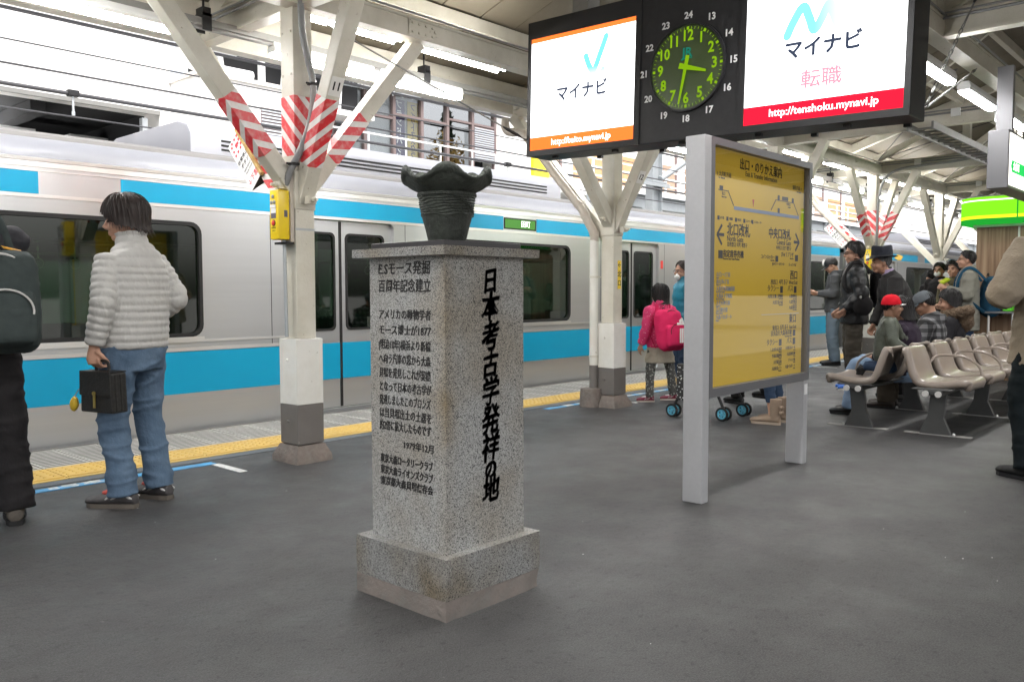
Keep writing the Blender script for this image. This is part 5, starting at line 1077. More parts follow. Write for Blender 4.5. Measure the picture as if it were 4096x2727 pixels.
for dirn, yb_ in ((-1, 2.275), (1, 2.375)):
    b = seatshell(dirn); me = b.mesh('seat', 'seat', smooth=60)
    bm = bmesh.new(); bm.from_mesh(me); bmesh.ops.recalc_face_normals(bm, faces=bm.faces); bm.to_mesh(me); bm.free()
    for k in range(6):
        x = 7.55+.68*k if dirn < 0 else 7.47+.68*k
        o = newobj('seat', me, BE, V((x, yb_, 0))-BE.location); md = o.modifiers.new('s', 'SOLIDIFY'); md.thickness = .008; md.offset = 0
    for q in (.215, .31):
        b = MB(); b.tube([(7.20, yb_+dirn*q, .345), (11.5, yb_+dirn*q, .345)], .022, 12); b.build('beam', 'seatleg', BE, smooth=True)
        b = MB(); b.tube([(7.185, yb_+dirn*q, .345), (7.20, yb_+dirn*q, .345)], .0245, 16); b.build('end_cap', 'endcap', BE, smooth=40)
    b = MB(); b.box((7.21, yb_+dirn*.19, .335), (7.235, yb_+dirn*.335, .372)); b.box((7.22, yb_+dirn*.10, .37), (11.4, yb_+dirn*.40, .382)); b.build('seat_bracket', 'seatleg', BE, bevel=.005)
    for x in (7.35, 8.75, 10.12):
        pl_ = [(yb_+dirn*.215, .335), (yb_+dirn*.335, .335), (yb_+dirn*.315, .14), (yb_+dirn*.375, .006), (yb_+dirn*.135, .006), (yb_+dirn*.195, .15)]
        b = MB(); b.prism(pl_, 'x', x-.022, x+.022); b.build('leg', 'seatleg', BE, bevel=.004)
        b = MB(); b.box((x-.032, yb_+dirn*.02, 0), (x+.032, yb_+dirn*.52, .006)); b.build('foot_plate', 'kerb', BE)
        b = MB(); b.lathe([(.013, .006), (.013, .016), (.008, .024)], (x+.0, yb_+dirn*.39, 0), 8); b.build('bolt', 'bolt', BE, smooth=40)
    for k in range(5):
        x = 7.55+.34+.68*k if dirn < 0 else 7.47+.34+.68*k
        ar = catmull([(x-.06, yb_+dirn*.06, .545), (x, yb_+dirn*.10, .60), (x, yb_+dirn*.22, .612), (x, yb_+dirn*.34, .595), (x, yb_+dirn*.43, .53), (x, yb_+dirn*.455, .45), (x, yb_+dirn*.455, .375)], 5)
        b = MB(); b.tube(ar, .0115, 8); b.build('armrest', 'seat', BE, smooth=True)

# ================================================================ KIOSK, PHONE, STATION SIGN
KX = 12.4
KI = thing('kiosk', 'wood panelled kiosk with a glowing green fascia at the right', 'kiosk', (KX+1, 1.5, 0))
b = MB(); b.box((KX+.03, -.6, 0), (KX+2.6, 2.97, 2.02)); b.build('core', 'wood', KI)
for i in range(4):
    y = 2.97-.50*i; b = MB(); b.box((KX, y-.475, .06), (KX+.029, y, 1.985)); b.build('wood_panel', 'wood', KI)
    b = MB(); b.box((KX-.004, y-.50, .0), (KX+.029, y-.476, 2.0)); b.build('trim', 'signwhite', KI)
b = MB(); b.box((KX-.06, -.6, 1.99), (KX+2.6, 3.0, 2.02)); b.build('trim', 'signwhite', KI)
def fas(z0, z1, m_, off, nm='fascia'):
    pts = [(KX-.30-off, -.6), (KX-.30-off, 2.80)]+[(KX-.30-off+(.42+off)*(1-math.cos(R(15*k))), 2.80+(.38+off)*math.sin(R(15*k))) for k in range(1, 7)]+[(KX+2.6, 3.18+off), (KX+2.6, -.6)]
    b = MB(); b.prism(pts, 'z', z0, z1); return b.build(nm, m_, KI, smooth=40)
fas(2.03, 2.085, 'kdark', 0); fas(2.085, 2.125, 'kyellow', .002); fas(2.125, 2.31, 'kgreen', 0); fas(2.31, 2.325, 'kwhite', .002); fas(2.325, 2.36, 'kgreen', 0)
fas(2.361, 2.372, 'alu', .004, 'glow_cover'); b = MB(); b.box((KX-.305, 2.44, 2.03), (KX-.298, 2.455, 2.36)); b.build('joint', 'kdark', KI)  # unseen cover added to stop the fascia glowing up onto the canopy
PH = thing('public_phone', 'bright green public telephone on a shelf by the wood panels', 'telephone', (KX-.2, 2.55, .9))
b = MB(); b.prism([(KX-.32, .91), (KX-.02, .91), (KX-.02, 1.20), (KX-.17, 1.20), (KX-.30, 1.06)], 'y', 2.47, 2.69); b.build('body', 'phone', PH, bevel=.012, smooth=40)
b = MB(); b.tube(catmull([(KX-.24, 2.745, .98), (KX-.27, 2.75, 1.02), (KX-.26, 2.75, 1.14), (KX-.20, 2.75, 1.20)], 5), .026, 10); b.build('handset', 'phone', PH, smooth=True)
b = MB(); b.obox((KX-.245, 2.58, 1.135), YA, V((.13, 0, .14)), V((-.14, 0, .13)), .18, .12, .01); b.build('keypad', 'blackpl', PH)
b = MB(); b.box((KX-.325, 2.47, .955), (KX-.318, 2.50, .985)); b.build('coin_return', 'blackpl', PH)
SH = thing('phone_shelf', 'steel legged shelf under the green telephone', 'shelf', (KX-.2, 2.5, 0))
b = MB(); b.box((KX-.42, 2.15, .88), (KX-.005, 2.78, .905)); b.build('top', 'alu', SH)
for y in (2.2, 2.72, 2.45):
    b = MB(); b.tube([(KX-.36, y, 0), (KX-.36, y, .88)], .016, 8); b.build('leg', 'steelb', SH)
for z in (.55, .60):
    b = MB(); b.tube([(KX-.38, 2.18, z), (KX-.38, 2.74, z)], .007, 6); b.tube([(KX-.1, 2.18, z), (KX-.1, 2.74, z)], .007, 6); b.build('wire_rack', 'sosred' if z < .57 else 'black', SH)
SG = thing('station_sign', 'lit white station sign with a green arrow band at the right edge', 'sign', (8.6, 1.83, 2.1))
b = MB(); b.box((8.02, 1.70, 2.02), (9.6, 1.86, 2.50)); b.build('case', 'alu', SG, bevel=.006)
b = MB(); b.box((8.05, 1.694, 2.045), (9.57, 1.70, 2.475)); fc = b.build('face', 'lightsign', SG)
b = MB(); b.prism([(8.08, 2.205), (8.12, 2.155), (9.57, 2.155), (9.57, 2.255), (8.12, 2.255)], 'y', 1.6925, 1.694); b.build('green_band', 'lightgreen', fc)
b = MB(); b.text('大井町', .075, (8.27, 1.692, 2.205), XA, ZA, .02, ext=.0004); b.build('band_text', 'lightsign', fc)
b = MB(); b.text('大森', .13, (8.8, 1.693, 2.37), XA, ZA, .02, ext=.0004); b.text('Omori', .07, (8.8, 1.693, 2.10), XA, ZA, .02, ext=.0004); b.build('name_text', 'ink', fc)
b = MB(); b.box((8.20, 1.72, 2.5), (8.27, 1.84, 3.06)); b.build('hanger', 'alu', SG); b = MB(); b.box((9.3, 1.72, 2.5), (9.37, 1.84, 3.06)); b.build('hanger', 'alu', SG)
SG2 = thing('hanger_box', 'cream square box under the tie beam above the station sign', 'box', (10.5, 2.25, 2.8))
b = MB(); b.box((10.62, 2.17, 2.78), (10.84, 2.39, 3.063)); b.build('box', 'cream', SG2, bevel=.01)
b = MB(); b.tube([(10.7, 2.25, 2.78), (9.6, 2.05, 2.45)], .01, 6); b.build('stay', 'chain', SG2)
# ================================================================ PEOPLE
def fab(name, c, c2=None, sc=30, rough=.85, bump=(16, .35, .02), fine=None, coat=0, n2=None):
    return mat(name, c, rough, n=(sc, c2 or tuple(x*.8 for x in c), .6), n2=n2, bump=bump, bump2=fine, coat=coat, coord='obj', spec=.15)
SKIN = mat('skin', (.44, .25, .17), .55, n=(18, (.38, .20, .135), .5), coord='obj')
SKIN2 = mat('skin_tan', (.30, .16, .10), .55, n=(18, (.26, .13, .08), .5), coord='obj')
def hairmat(name, c, c2):
    return mat(name, c, .42, spec=.28, n=(60, c2, .7), bump=(70, .6, .01), stretch=(1, 1, .12), coord='obj')
HAIRM = hairmat('hair_brown_black', (.026, .019, .017), (.05, .036, .032)); HAIRB = hairmat('hair_black', (.010, .009, .009), (.022, .02, .02)); HAIRG = hairmat('hair_grey', (.10, .10, .10), (.05, .05, .05))
EYEM = mat('eye_dark', (.02, .015, .013), .25)
def remesh(mb, voxel, smooth, name, m_, parent, disp=None, sub=False):
    me = mb.mesh(name); ob = bpy.data.objects.new('r', me); TS.collection.objects.link(ob)
    md = ob.modifiers.new('r', 'REMESH'); md.mode = 'VOXEL'; md.voxel_size = voxel
    if smooth: ms = ob.modifiers.new('s', 'SMOOTH'); ms.factor = .5; ms.iterations = smooth
    TS.view_layers[0].update(); out = bpy.data.meshes.new_from_object(ob.evaluated_get(TS.view_layers[0].depsgraph))
    bpy.data.objects.remove(ob); bpy.data.meshes.remove(me)
    if disp:
        amp, sc = disp[:2]; an = disp[2] if len(disp) > 2 else (1, 1, 1)
        ns = [v.normal.copy() for v in out.vertices]
        for v, n_ in zip(out.vertices, ns):
            p = v.co; q = noise.noise(V((p.x*sc*an[0]*.6, p.y*sc*an[1]*.6, p.z*sc*an[2]*.6))); q2 = noise.noise(V((p.x*sc*an[0]+p.z*sc*.35, p.y*sc*an[1]+7, p.z*sc*an[2]*1.15))); q3 = noise.noise(V((p.x*sc*2.2+3, p.y*sc*2.2-p.z*sc, p.z*sc*3.1)))
            v.co = p+n_*amp*(q*.35+(1-min(1, abs(q2)*2.2))**2*.75+(1-min(1, abs(q3)*2.5))**2*.10-.25)
    out.name = name; out.materials.clear(); out.materials.append(MT[m_] if isinstance(m_, str) else m_); out.shade_smooth()
    return newobj(name, out, parent)
def rot_axes(f, u): 
    f = V(f).normalized(); l = V(u).cross(f).normalized(); return Matrix((f, l, f.cross(l))).transposed()
class Fig:
    def __init__(s, label, loc, heading, H=1.70, cat='person', vox=.011, skin=None, J=None):
        s.t = thing('person', label, cat, (loc[0], loc[1], loc[2] if len(loc) > 2 else 0), R(heading), 'people on the platform'); s.k = H/1.70; s.vox = vox; s.skin = skin or SKIN
        s.J = dict(head=(.02, 0, 1.575), neck=(-.01, 0, 1.45), shL=(0, .18, 1.385), elL=(-.03, .235, 1.12), wrL=(.04, .235, .87), shR=(0, -.18, 1.385), elR=(-.03, -.235, 1.12), wrR=(.04, -.235, .87),
                   hipL=(0, .085, .90), knL=(.02, .10, .49), anL=(-.03, .10, .085), hipR=(0, -.085, .90), knR=(.02, -.10, .49), anR=(-.03, -.10, .085))
        s.J.update(J or {}); s.J = {a: V(b) for a, b in s.J.items()}; s.hf = V((1, 0, 0)); s.hu = V((0, 0, 1)); s.hs = 1.
    def sc(s, mb, m=None):
        for p in mb.v: p *= s.k
        return mb
    def look(s, yaw, pitch=0, roll=0, hs=1.):
        s.hf = V((math.cos(R(yaw))*math.cos(R(pitch)), math.sin(R(yaw))*math.cos(R(pitch)), math.sin(R(pitch)))); s.hu = V((-math.cos(R(yaw))*math.sin(R(pitch)), -math.sin(R(yaw))*math.sin(R(pitch)), math.cos(R(pitch)))); s.hs = hs
    def hm(s): return rot_axes(s.hf, s.hu)
    def hp(s, p): return s.J['head']+s.hm() @ (V(p)*s.hs)
    def hand(s, mb, W, d, n, curl, th, kk=1.):
        W, d, n = V(W), V(d).normalized(), V(n).normalized(); n = (n-d*n.dot(d)).normalized(); wv = d.cross(n)*th
        mb.tube([W-d*.03, W, W+d*.03, W+d*.065, W+d*.09], [(.024*kk, .022*kk), (.026*kk, .024*kk), (.036*kk, .020*kk), (.040*kk, .017*kk), (.034*kk, .012*kk)] if abs((W-d*.03-W).normalized().orthogonal().normalized().dot(wv)) > .7 else [.024*kk, .025*kk, .029*kk, .030*kk, .024*kk], 10)
        for k in range(4):
            P = W+d*.080+wv*(.029-.0195*k)*kk; L = (.9, 1, .94, .76)[k]; a = 0; pts = [P-d*.02]; pts.append(P)
            for sl in (.040, .026, .022):
                a += curl; P = P+(d*math.cos(a)+n*math.sin(a))*sl*L; pts.append(P)
            mb.tube(pts, [.009*kk, .0095*kk, .009*kk, .0082*kk, .007*kk], 7)
        P = W+d*.025+wv*.026*kk; q = (d*.75+wv*.55+n*.45).normalized(); q2 = (d*.75+wv*.1+n*.7).normalized()
        mb.tube([P-q*.01, P+q*.035, P+q*.035+q2*.03, P+q*.035+q2*.05], [.013*kk, .0115*kk, .010*kk, .007*kk], 7)
    def body(s, hands=None, ear=True, mouth=True):
        J = s.J; mb = MB(); M_ = s.hm()
        def E_(c, r): mb.ell(s.hp(c), V(r)*s.hs, 18, M_)
        E_((-.012, 0, .028), (.092, .074, .088)); E_((.022, 0, -.025), (.064, .061, .082)); E_((.047, 0, -.086), (.034, .036, .024)); E_((.070, 0, .030), (.018, .050, .013)); E_((.052, .03, -.03), (.035, .03, .03)); E_((.052, -.03, -.03), (.035, .03, .03))
        mb.tube([s.hp((.080, 0, .020)), s.hp((.096, 0, -.006)), s.hp((.108, 0, -.026))], [.008*s.hs, .010*s.hs, .013*s.hs], 8); E_((.094, 0, -.030), (.014, .018, .009))
        E_((.082, 0, -.054), (.012, .024, .007)); E_((.080, 0, -.066), (.012, .021, .008))
        if ear:
            for q in (1, -1): E_((-.008, q*.074, -.008), (.019, .010, .033))
        mb.tube([s.hp((-.028, 0, -.03)), s.hp((-.026, 0, -.085)), J['neck'], J['neck']-V((0, 0, .08))], [.052*s.hs, .050*s.hs, .055, .05], 14)
        ch = (J['shL']+J['shR'])/2-V((0, 0, .06)); pl = (J['hipL']+J['hipR'])/2
        mb.tube([J['neck']-V((0, 0, .05)), ch, (ch+pl)/2, pl], [.05, .06, .06, .06], 10)
        for q in 'LR':
            mb.tube(catmull([ch, J['sh'+q], J['el'+q], J['wr'+q]], 4), [.04]*5+[.036]*4+[.030]*3+[.026], 8)
            mb.tube([pl, J['hip'+q], J['kn'+q], J['an'+q]], [.05, .05, .042, .035], 8)
            h = (hands or {}).get(q)
            d = (J['wr'+q]-J['el'+q]).normalized()
            if h is None: h = (d, V((0, -1 if q == 'L' else 1, 0)), .35, None)
            th = h[3] if len(h) > 3 and h[3] else (1 if q == 'L' else -1)
            s.hand(mb, J['wr'+q]+d*.01, h[0], h[1], h[2], th)
        o = remesh(s.sc(mb), min(.0065, s.vox*.62), 2, 'body', s.skin, s.t)
        for q in (1, -1):
            b = MB(); b.ell(s.hp((.0785, q*.030, .004)), V((.008, .013, .006))*s.hs, 8, M_); s.sc(b).build('eye', EYEM, s.t, True, local=True)
            b = MB(); b.tube([s.hp((.083, q*.014, .026)), s.hp((.084, q*.03, .031)), s.hp((.075, q*.046, .025))], .004*s.hs, 6); s.sc(b).build('eyebrow', HAIRB, s.t, True, local=True)
        return o
    def loft(s, mb, st, pitch=0, amp=0, seg=36, sq=2.3):
        """st = (x, z, half width, half depth[, y]) up the spine"""
        C_ = [V((p[0], p[4] if len(p) > 4 else 0, p[1])) for p in st]; n = len(st); W_ = [V((p[2], p[3], 0)) for p in st]
        m_ = max(3, int(sum((C_[i+1]-C_[i]).length for i in range(n-1))/(n-1)/(pitch/6 if pitch else .03))); cs = catmull(C_, m_); ws = catmull(W_, m_); rings = []; L = 0
        for i, c in enumerate(cs):
            t = (cs[min(i+1, len(cs)-1)]-cs[max(i-1, 0)]).normalized(); dpt = YA.cross(t).normalized(); wv = t.cross(dpt)
            if i: L += (c-cs[i-1]).length
            e = amp*(abs(math.sin(math.pi*L/pitch))**.34-.65) if pitch else 0; ring = []
            for k in range(seg):
                a = 2*math.pi*k/seg; ca, sa = math.cos(a), math.sin(a); q = (abs(ca)**sq+abs(sa)**sq)**(-1/sq)
                ring.append(c+wv*((ws[i].x+e)*ca*q)+dpt*((ws[i].y+e)*sa*q))
            rings.append(ring)
        mb.loft(rings)
    def sleeve(s, mb, q, rad, pitch=0, amp=0, end=1.0):
        J = s.J; a, e, w_ = J['sh'+q], J['el'+q], J['wr'+q]; w_ = e+(w_-e)*end; nn = 16
        P = catmull([a+(a-e).normalized()*.02, a+(e-a)*.35, a+(e-a)*.72, e, e+(w_-e)*.5, w_], nn if pitch else 4); rr = []; L = 0; n = len(P)
        for i, p in enumerate(P):
            f = i/(n-1)*(len(rad)-1); j = min(int(f), len(rad)-2); r = rad[j]+(rad[j+1]-rad[j])*(f-j)
            if i: L += (P[i]-P[i-1]).length
            if pitch: r += amp*(abs(math.sin(math.pi*L/pitch))**.34-.65)
            rr.append(r)
        mb.tube(P, rr, 18)
    def top(s, m_, st=None, rad=(.075, .072, .064, .058, .054, .050), pitch=0, amp=0, disp=(.011, 6, (1, 1, 1.6)), name='jacket', sm=3, ends=(1., 1.), vox=None, collar=None, seg=36, sh=.066):
        st = st or [(0, .83, .178, .130), (0, .95, .182, .132), (0, 1.08, .176, .126), (0, 1.22, .185, .128), (-.005, 1.33, .192, .122), (-.012, 1.40, .150, .100), (-.015, 1.445, .092, .080), (-.012, 1.48, .072, .072)]
        mb = MB(); s.loft(mb, st, pitch, amp, seg); s.sleeve(mb, 'L', rad, pitch, amp, ends[0]); s.sleeve(mb, 'R', rad, pitch, amp, ends[1])
        for q in 'LR': mb.ell(s.J['sh'+q], (sh, sh, sh*.95), 14)
        if collar:
            c, r0, r1, h = collar; mb.tube([V(c)-V((0, 0, h)), V(c), V(c)+V((0, 0, h))], [r0, (r0+r1)/2, r1], 20)
        return remesh(s.sc(mb), vox or s.vox, sm, name, m_, s.t, disp)
    def legs(s, m_, st=None, rad=(.100, .092, .080, .072, .070, .070), disp=(.012, 5.5, (1, 1, 2.2)), name='trousers', sm=3, lo=.045, vox=None):
        J = s.J; mb = MB(); pl = (J['hipL']+J['hipR'])/2
        s.loft(mb, st or [(pl.x, pl.z-.12, .15, .105), (pl.x, pl.z-.03, .172, .125), (pl.x, pl.z+.06, .168, .120), (pl.x, pl.z+.14, .155, .110)], 0, 0, 30)
        for q in 'LR':
            h, k_, a = J['hip'+q], J['kn'+q], J['an'+q]; d = (a-k_).normalized(); e = a+d*lo*.4
            P = catmull([h, h+(k_-h)*.55, k_, k_+(e-k_)*.5, e], 5); n = len(P); rr = []
            for i in range(n):
                f = i/(n-1)*(len(rad)-1); j = min(int(f), len(rad)-2); rr.append(rad[j]+(rad[j+1]-rad[j])*(f-j))
            mb.tube(P, rr, 18)
        return remesh(s.sc(mb), vox or s.vox, sm, name, m_, s.t, disp)
    def shoe(s, q, ang, m_, sole, L=.27, name='shoe', boot=0, pitch=0, accent=None):
        a = s.J['an'+q]; f = V((math.cos(R(ang)), math.sin(R(ang)), 0)); l = V((-f.y, f.x, 0)); o = V((a.x, a.y, a.z-.085)); up = ZA
        if pitch: f = (f*math.cos(R(pitch))+ZA*math.sin(R(pitch))).normalized(); up = f.cross(l).normalized()*1; up = -up if up.z < 0 else up
        def ring(x, z, w_, h0, h1):
            pts = []
            for k in range(16):
                an = 2*math.pi*k/16; ca, sa = math.cos(an), math.sin(an); zz = (h0+h1)/2+(h1-h0)/2*sa; pts.append(o+f*x+l*(w_*ca*(1-.25*max(0, sa)))+up*zz)
            return pts
        k = L/.27; b = MB(); b.loft([ring(x*k, 0, w_*k, .015, h) for x, w_, h in ((-.075, .018, .05), (-.068, .032, .085), (-.03, .037, .100), (.02, .038, .102), (.06, .041, .085), (.10, .048, .074), (.145, .050, .066), (.180, .042, .058), (.202, .020, .046))])
        if boot: b.tube([o+up*.07-f*.02, o+up*.13-f*.025, o+up*boot-f*.03], [.045, .052, .062], 16)
        else: b.tube([o+up*.06-f*.015, o+up*.105-f*.02], [.040, .042], 14)
        sh = remesh(s.sc(b), .006, 3, name, m_, s.t)
        b = MB(); b.loft([[o+f*x*k+l*(w_*k)+up*z for x, w_ in ((-.078, 0), (-.071, .026), (-.03, .037), (.03, .036), (.10, .046), (.15, .046), (.184, .030), (.196, 0), (.184, -.030), (.15, -.046), (.10, -.046), (.03, -.036), (-.03, -.037), (-.071, -.026))] for z in (.0, .024)]); so_ = s.sc(b).build('sole', sole, sh, local=True)
        if accent:
            b = MB(); M_ = Matrix((f, l, up)).transposed()
            b.ell(o+f*.065*k+up*.072*k, (.055, .026, .018), 12, M_); b.ell(o-f*.02*k+up*.092*k, (.035, .043, .012), 12, M_)
            s.sc(b).build('accent', accent, sh, True, local=True); b = MB()
            for x, z, r, tl in ((.02, .058, .038, 25), (-.052, .058, .020, -20), (.07, .048, .024, 35)):
                for sd_ in (1, -1): b.ell(o+f*x*k+l*(sd_*.0355*k)+up*z*k, (r, .008, .006), 10, M_ @ Matrix.Rotation(R(tl), 3, 'Y'))
            s.sc(b).build('side_stripe', mat('shoe_grey', (.42, .41, .40), .6), sh, True, local=True)
        return sh
    def hair(s, m_, front=38, side=-18, back=-48, thick=.016, vol=(1, 1, 1), jag=4, drop=0, name='hair', fringe=1., part=None, taper=1.0, strand=.003, strands=260):
        """shell over the skull; angles = elevation of the hair line at front, sides, back; drop = extra hanging length at sides and back"""
        M_ = s.hm(); nA, nE = 112, 22; C0 = V((-.012, 0, .028)); R0 = V((.092*vol[0], .074*vol[1], .088*vol[2])); rings = [[] for _ in range(2*nE+2)]
        for k in range(nA):
            a = 2*math.pi*k/nA; ca = math.cos(a); f = (1+ca)/2
            if ca > 0: lim = side+(front-side)*max(0, (ca-.15)/.85)**fringe if ca > .15 else side
            else: lim = side+(back-side)*min(1, -ca*1.4)
            lim += jag*noise.noise(V((math.cos(a)*6, math.sin(a)*6, 3.3)))+jag*.7*math.sin(k*1.9+2*math.sin(k*.7))
            dr = drop*max(0, min(1, (.35-ca)/.5))
            for i in range(nE+1):
                t = i/nE; el = R(90+(lim-90)*min(1, t*1.0)); ce, se = math.cos(el), math.sin(el)
                st_ = 1+.04*noise.noise(V((math.cos(a)*3, math.sin(a)*3, t*2)))
                rr = thick*(.75+.5*math.sin(math.pi*min(1, t+.25)*.9))+strand*math.sin(k*2.7+3*math.sin(k*.37)+t*2.0)*min(1, 3*t)
                p = C0+V((R0.x*ce*ca, R0.y*ce*math.sin(a), R0.z*se))*st_+V((ce*ca, ce*math.sin(a), se))*rr
                if t > .55 and drop: 
                    q = (t-.55)/.45; p = p+V((0, 0, -dr*q)); b0 = math.hypot(p.x-C0.x, p.y); eq = math.hypot((R0.x+thick)*ca, (R0.y+thick)*math.sin(a)); tgt = b0+(eq*taper-b0)*q; 
                    if b0 > 1e-4 and ca < .75: g = tgt/b0; p = V((C0.x+(p.x-C0.x)*g, p.y*g, p.z))
                rings[i].append(p)
            for i in range(nE+1):
                p = rings[nE-i][k]; c_ = V((C0.x, 0, max(p.z, -.02)*.3+p.z*.7)); q = (p-c_); inn = .020 if i else .012; rings[nE+1+i].append(p-q.normalized()*min(inn, q.length*.5))
        b = MB(); b.loft(rings); rnd = random.Random(5)
        for _ in range(strands):
            k = rnd.uniform(0, nA); t0 = rnd.uniform(.05, .6); t1 = min(1.16, t0+rnd.uniform(.35, .8)); sw = rnd.uniform(-2.2, 2.2); lift = rnd.uniform(.0005, .0045); wd = rnd.uniform(.0012, .003); L_, R_ = [], []
            for j in range(7):
                t = t0+(t1-t0)*j/6; kk = k+sw*(j/6)**1.5; i = min(int(t*nE), nE-1); fi = t*nE-i; ka = int(kk) % nA; kb = (ka+1) % nA; fk = kk-int(kk) if kk >= 0 else kk-int(kk)+1
                A = rings[i][ka].lerp(rings[i+1][ka], fi); B = rings[i][kb].lerp(rings[i+1][kb], fi); p = A.lerp(B, min(1, max(0, fk))); u_ = (B-A); u_ = u_.normalized() if u_.length > 1e-5 else V((0, 1, 0)); o_ = (p-C0).normalized(); q = math.sin(math.pi*(.12+.88*j/6))
                L_.append(p+o_*lift*q+u_*wd*(1-j/6*.8)); R_.append(p+o_*lift*q-u_*wd*(1-j/6*.8))
            b.add(L_+R_, [(j, j+1, 8+j, 7+j) for j in range(6)])
        for p in b.v: p[:] = s.J['head']+M_ @ (p*s.hs)
        return s.sc(b).build(name, m_, s.t, True, local=True)
    def cap(s, m_, brimm, front=0, tilt=0, flat=False, up=None, h=.075, name='cap'):
        M_ = s.hm() @ Matrix.Rotation(R(front), 3, 'Z') @ Matrix.Rotation(R(tilt), 3, 'Y'); C0 = V((-.012, 0, .038)); rings = []
        for i in range(11):
            el = R(90*i/10); ring = []
            for k in range(40):
                a = 2*math.pi*k/40; q = 1+.012*math.cos(3*a); ce = math.cos(el)**.75; ring.append(C0+V((.106*ce*math.cos(a)*q, .090*ce*math.sin(a)*q, -.012+(h+.028)*math.sin(el))))
            rings.append(ring)
        b = MB(); b.loft([[s.J['head']+M_ @ (p*s.hs) for p in rg] for rg in rings]); b.ell(s.J['head']+M_ @ (V((-.012, 0, .038+h+.016))*s.hs), (.009, .009, .006), 8); o = s.sc(b).build(name, m_, s.t, True, local=True)
        rings = []
        for z in (0, -.006):
            ring = []
            for k in range(21):
                a = R(-62+124*k/20); ring.append(V((.098*math.cos(a)-.010, .084*math.sin(a), z+.028)))
            for k in range(21):
                a = R(62-124*k/20); r = .098+.075*math.cos(a*1.35)**.6 if abs(a) < R(66) else .098; ring.append(V((r*math.cos(a)-.005, .088*math.sin(a)*1.0, z+.020-(.0 if flat else .016*math.cos(a))+.0)))
            rings.append(ring)
        b = MB(); b.loft([[s.J['head']+M_ @ (p*s.hs) for p in rg] for rg in rings]); s.sc(b).build('brim', brimm, o, local=True); return o
    def add(s, name, b, m_, smooth=False, bevel=0, parent=None): return s.sc(b).build(name, m_, parent or s.t, smooth, bevel, local=True)
def backpack(f, m_, m2, c, w_, h, d, tilt=0, name='backpack', label='', trim=None, twist=0, strap=True):
    """worn pack; c = centre behind the back in figure units"""
    t = thing(name, label, 'backpack', f.t.location, f.t.rotation_euler.z); c = V(c); Mx = Matrix.Rotation(R(twist), 3, 'Z') @ Matrix.Rotation(R(tilt), 3, 'Y')
    def T(x, y, z): return c+Mx @ V((x, y, z))
    def pack(w_, h, d, x0, z0, n=2.6):
        b = MB(); rings = []
        for i in range(15):
            z = -1+2*i/14; k = (1-abs(z)**4.5)**.5; k = max(k, .05)*(1-.10*max(0, z)); ring = []
            for j in range(28):
                a = 2*math.pi*j/28; ca, sa = math.cos(a), math.sin(a); q = (abs(ca)**n+abs(sa)**n)**(-1/n); ring.append(T(x0+d/2*ca*q*k, w_/2*sa*q*(.7+.3*k), z0+z*h/2))
            rings.append(ring)
        b.loft(rings); return b
    b = pack(w_, h, d, 0, 0); me = remesh(f.sc(b), .012, 3, 'main_bag', m_, t, (.008, 9))
    b = pack(w_*.82, h*.55, d*.55, -d*.42, -h*.16); remesh(f.sc(b), .010, 3, 'front_pocket', m2, t, (.005, 9))
    tr = trim or 'rubber'
    b = MB(); b.tube([T(-d*.30, w_*.40*math.sin(a), h*.05+h*.40*math.cos(a)) for a in [R(-100+10*i) for i in range(21)]], .006, 6); f.sc(b).build('zip', tr, t, True, local=True)
    b = MB(); b.tube([T(-d*.66, w_*.34*math.sin(a), -h*.10+h*.20*math.cos(a)) for a in [R(-100+10*i) for i in range(21)]], .005, 6); f.sc(b).build('pocket_zip', tr, t, True, local=True)
    b = MB(); b.tube([T(d*.25, .03*math.cos(a), h*.47+.045*math.sin(a)) for a in [R(180-15*i) for i in range(13)]], .007, 6); f.sc(b).build('top_loop', 'rubber', t, True, local=True)
    if strap:
        for q, sh in ((1, 'shL'), (-1, 'shR')):
            S = f.J[sh]; b = MB(); P = catmull([T(d*.4, q*w_*.25, h*.36), V((S.x-.06, S.y*.62, S.z+.075)), V((S.x+.05, S.y*.62, S.z+.065)), V((S.x+.125, S.y*.70, S.z-.09)), V((S.x+.10, S.y*.95, S.z-.24)), T(d*.45, q*w_*.42, -h*.38)], 6); b.tube(P, [(.022, .007)]*len(P), 8); f.sc(b).build('strap', m_, t, True, local=True)
    return t, T

JEANS = fab('blue_jeans', (.082, .128, .190), (.14, .195, .27), 9, n2=(5, (.045, .075, .12), .6), bump=(14, .4, .03), fine=(260, .15, .002)); JEANSL = fab('light_jeans', (.20, .29, .42), (.33, .42, .55), 12, n2=(5, (.16, .23, .34), .6)); JEANSD = fab('dark_jeans', (.025, .045, .085), (.04, .06, .10), 14)
# ---- 1 man in the light grey down jacket
f = Fig('man in a light grey quilted down jacket and blue jeans seen from behind', (2.055, 4.675), 108, 1.70, vox=.0085,
    J=dict(head=(.04, .005, 1.555), shL=(0, .160, 1.335), elL=(-.045, .232, 1.10), wrL=(.005, .250, .885), shR=(0, -.160, 1.335), elR=(-.10, -.215, 1.13), wrR=(.10, -.175, .98), hipL=(0, .09, .87), knL=(.03, .125, .47), anL=(-.03, .125, .085), hipR=(0, -.09, .87), knR=(.015, -.10, .48), anR=(-.05, -.105, .085)))
f.look(38, -8)
f.body({'L': ((-.05, .02, -1), (0, -1, 0), .85), 'R': ((1, .3, 0), (0, 1, 0), .3)})
f.hair(HAIRM, 24, -27, -47, .026, (1.12, 1.13, 1.08), 9, .012, fringe=1.7, taper=.96, strand=.004, strands=1300)
DOWN = mat('down_jacket', (.40, .39, .37), .5, spec=.3, n=(22, (.44, .43, .41), .5), bump=(26, .35, .012), bump2=(70, .2, .004), coord='obj')
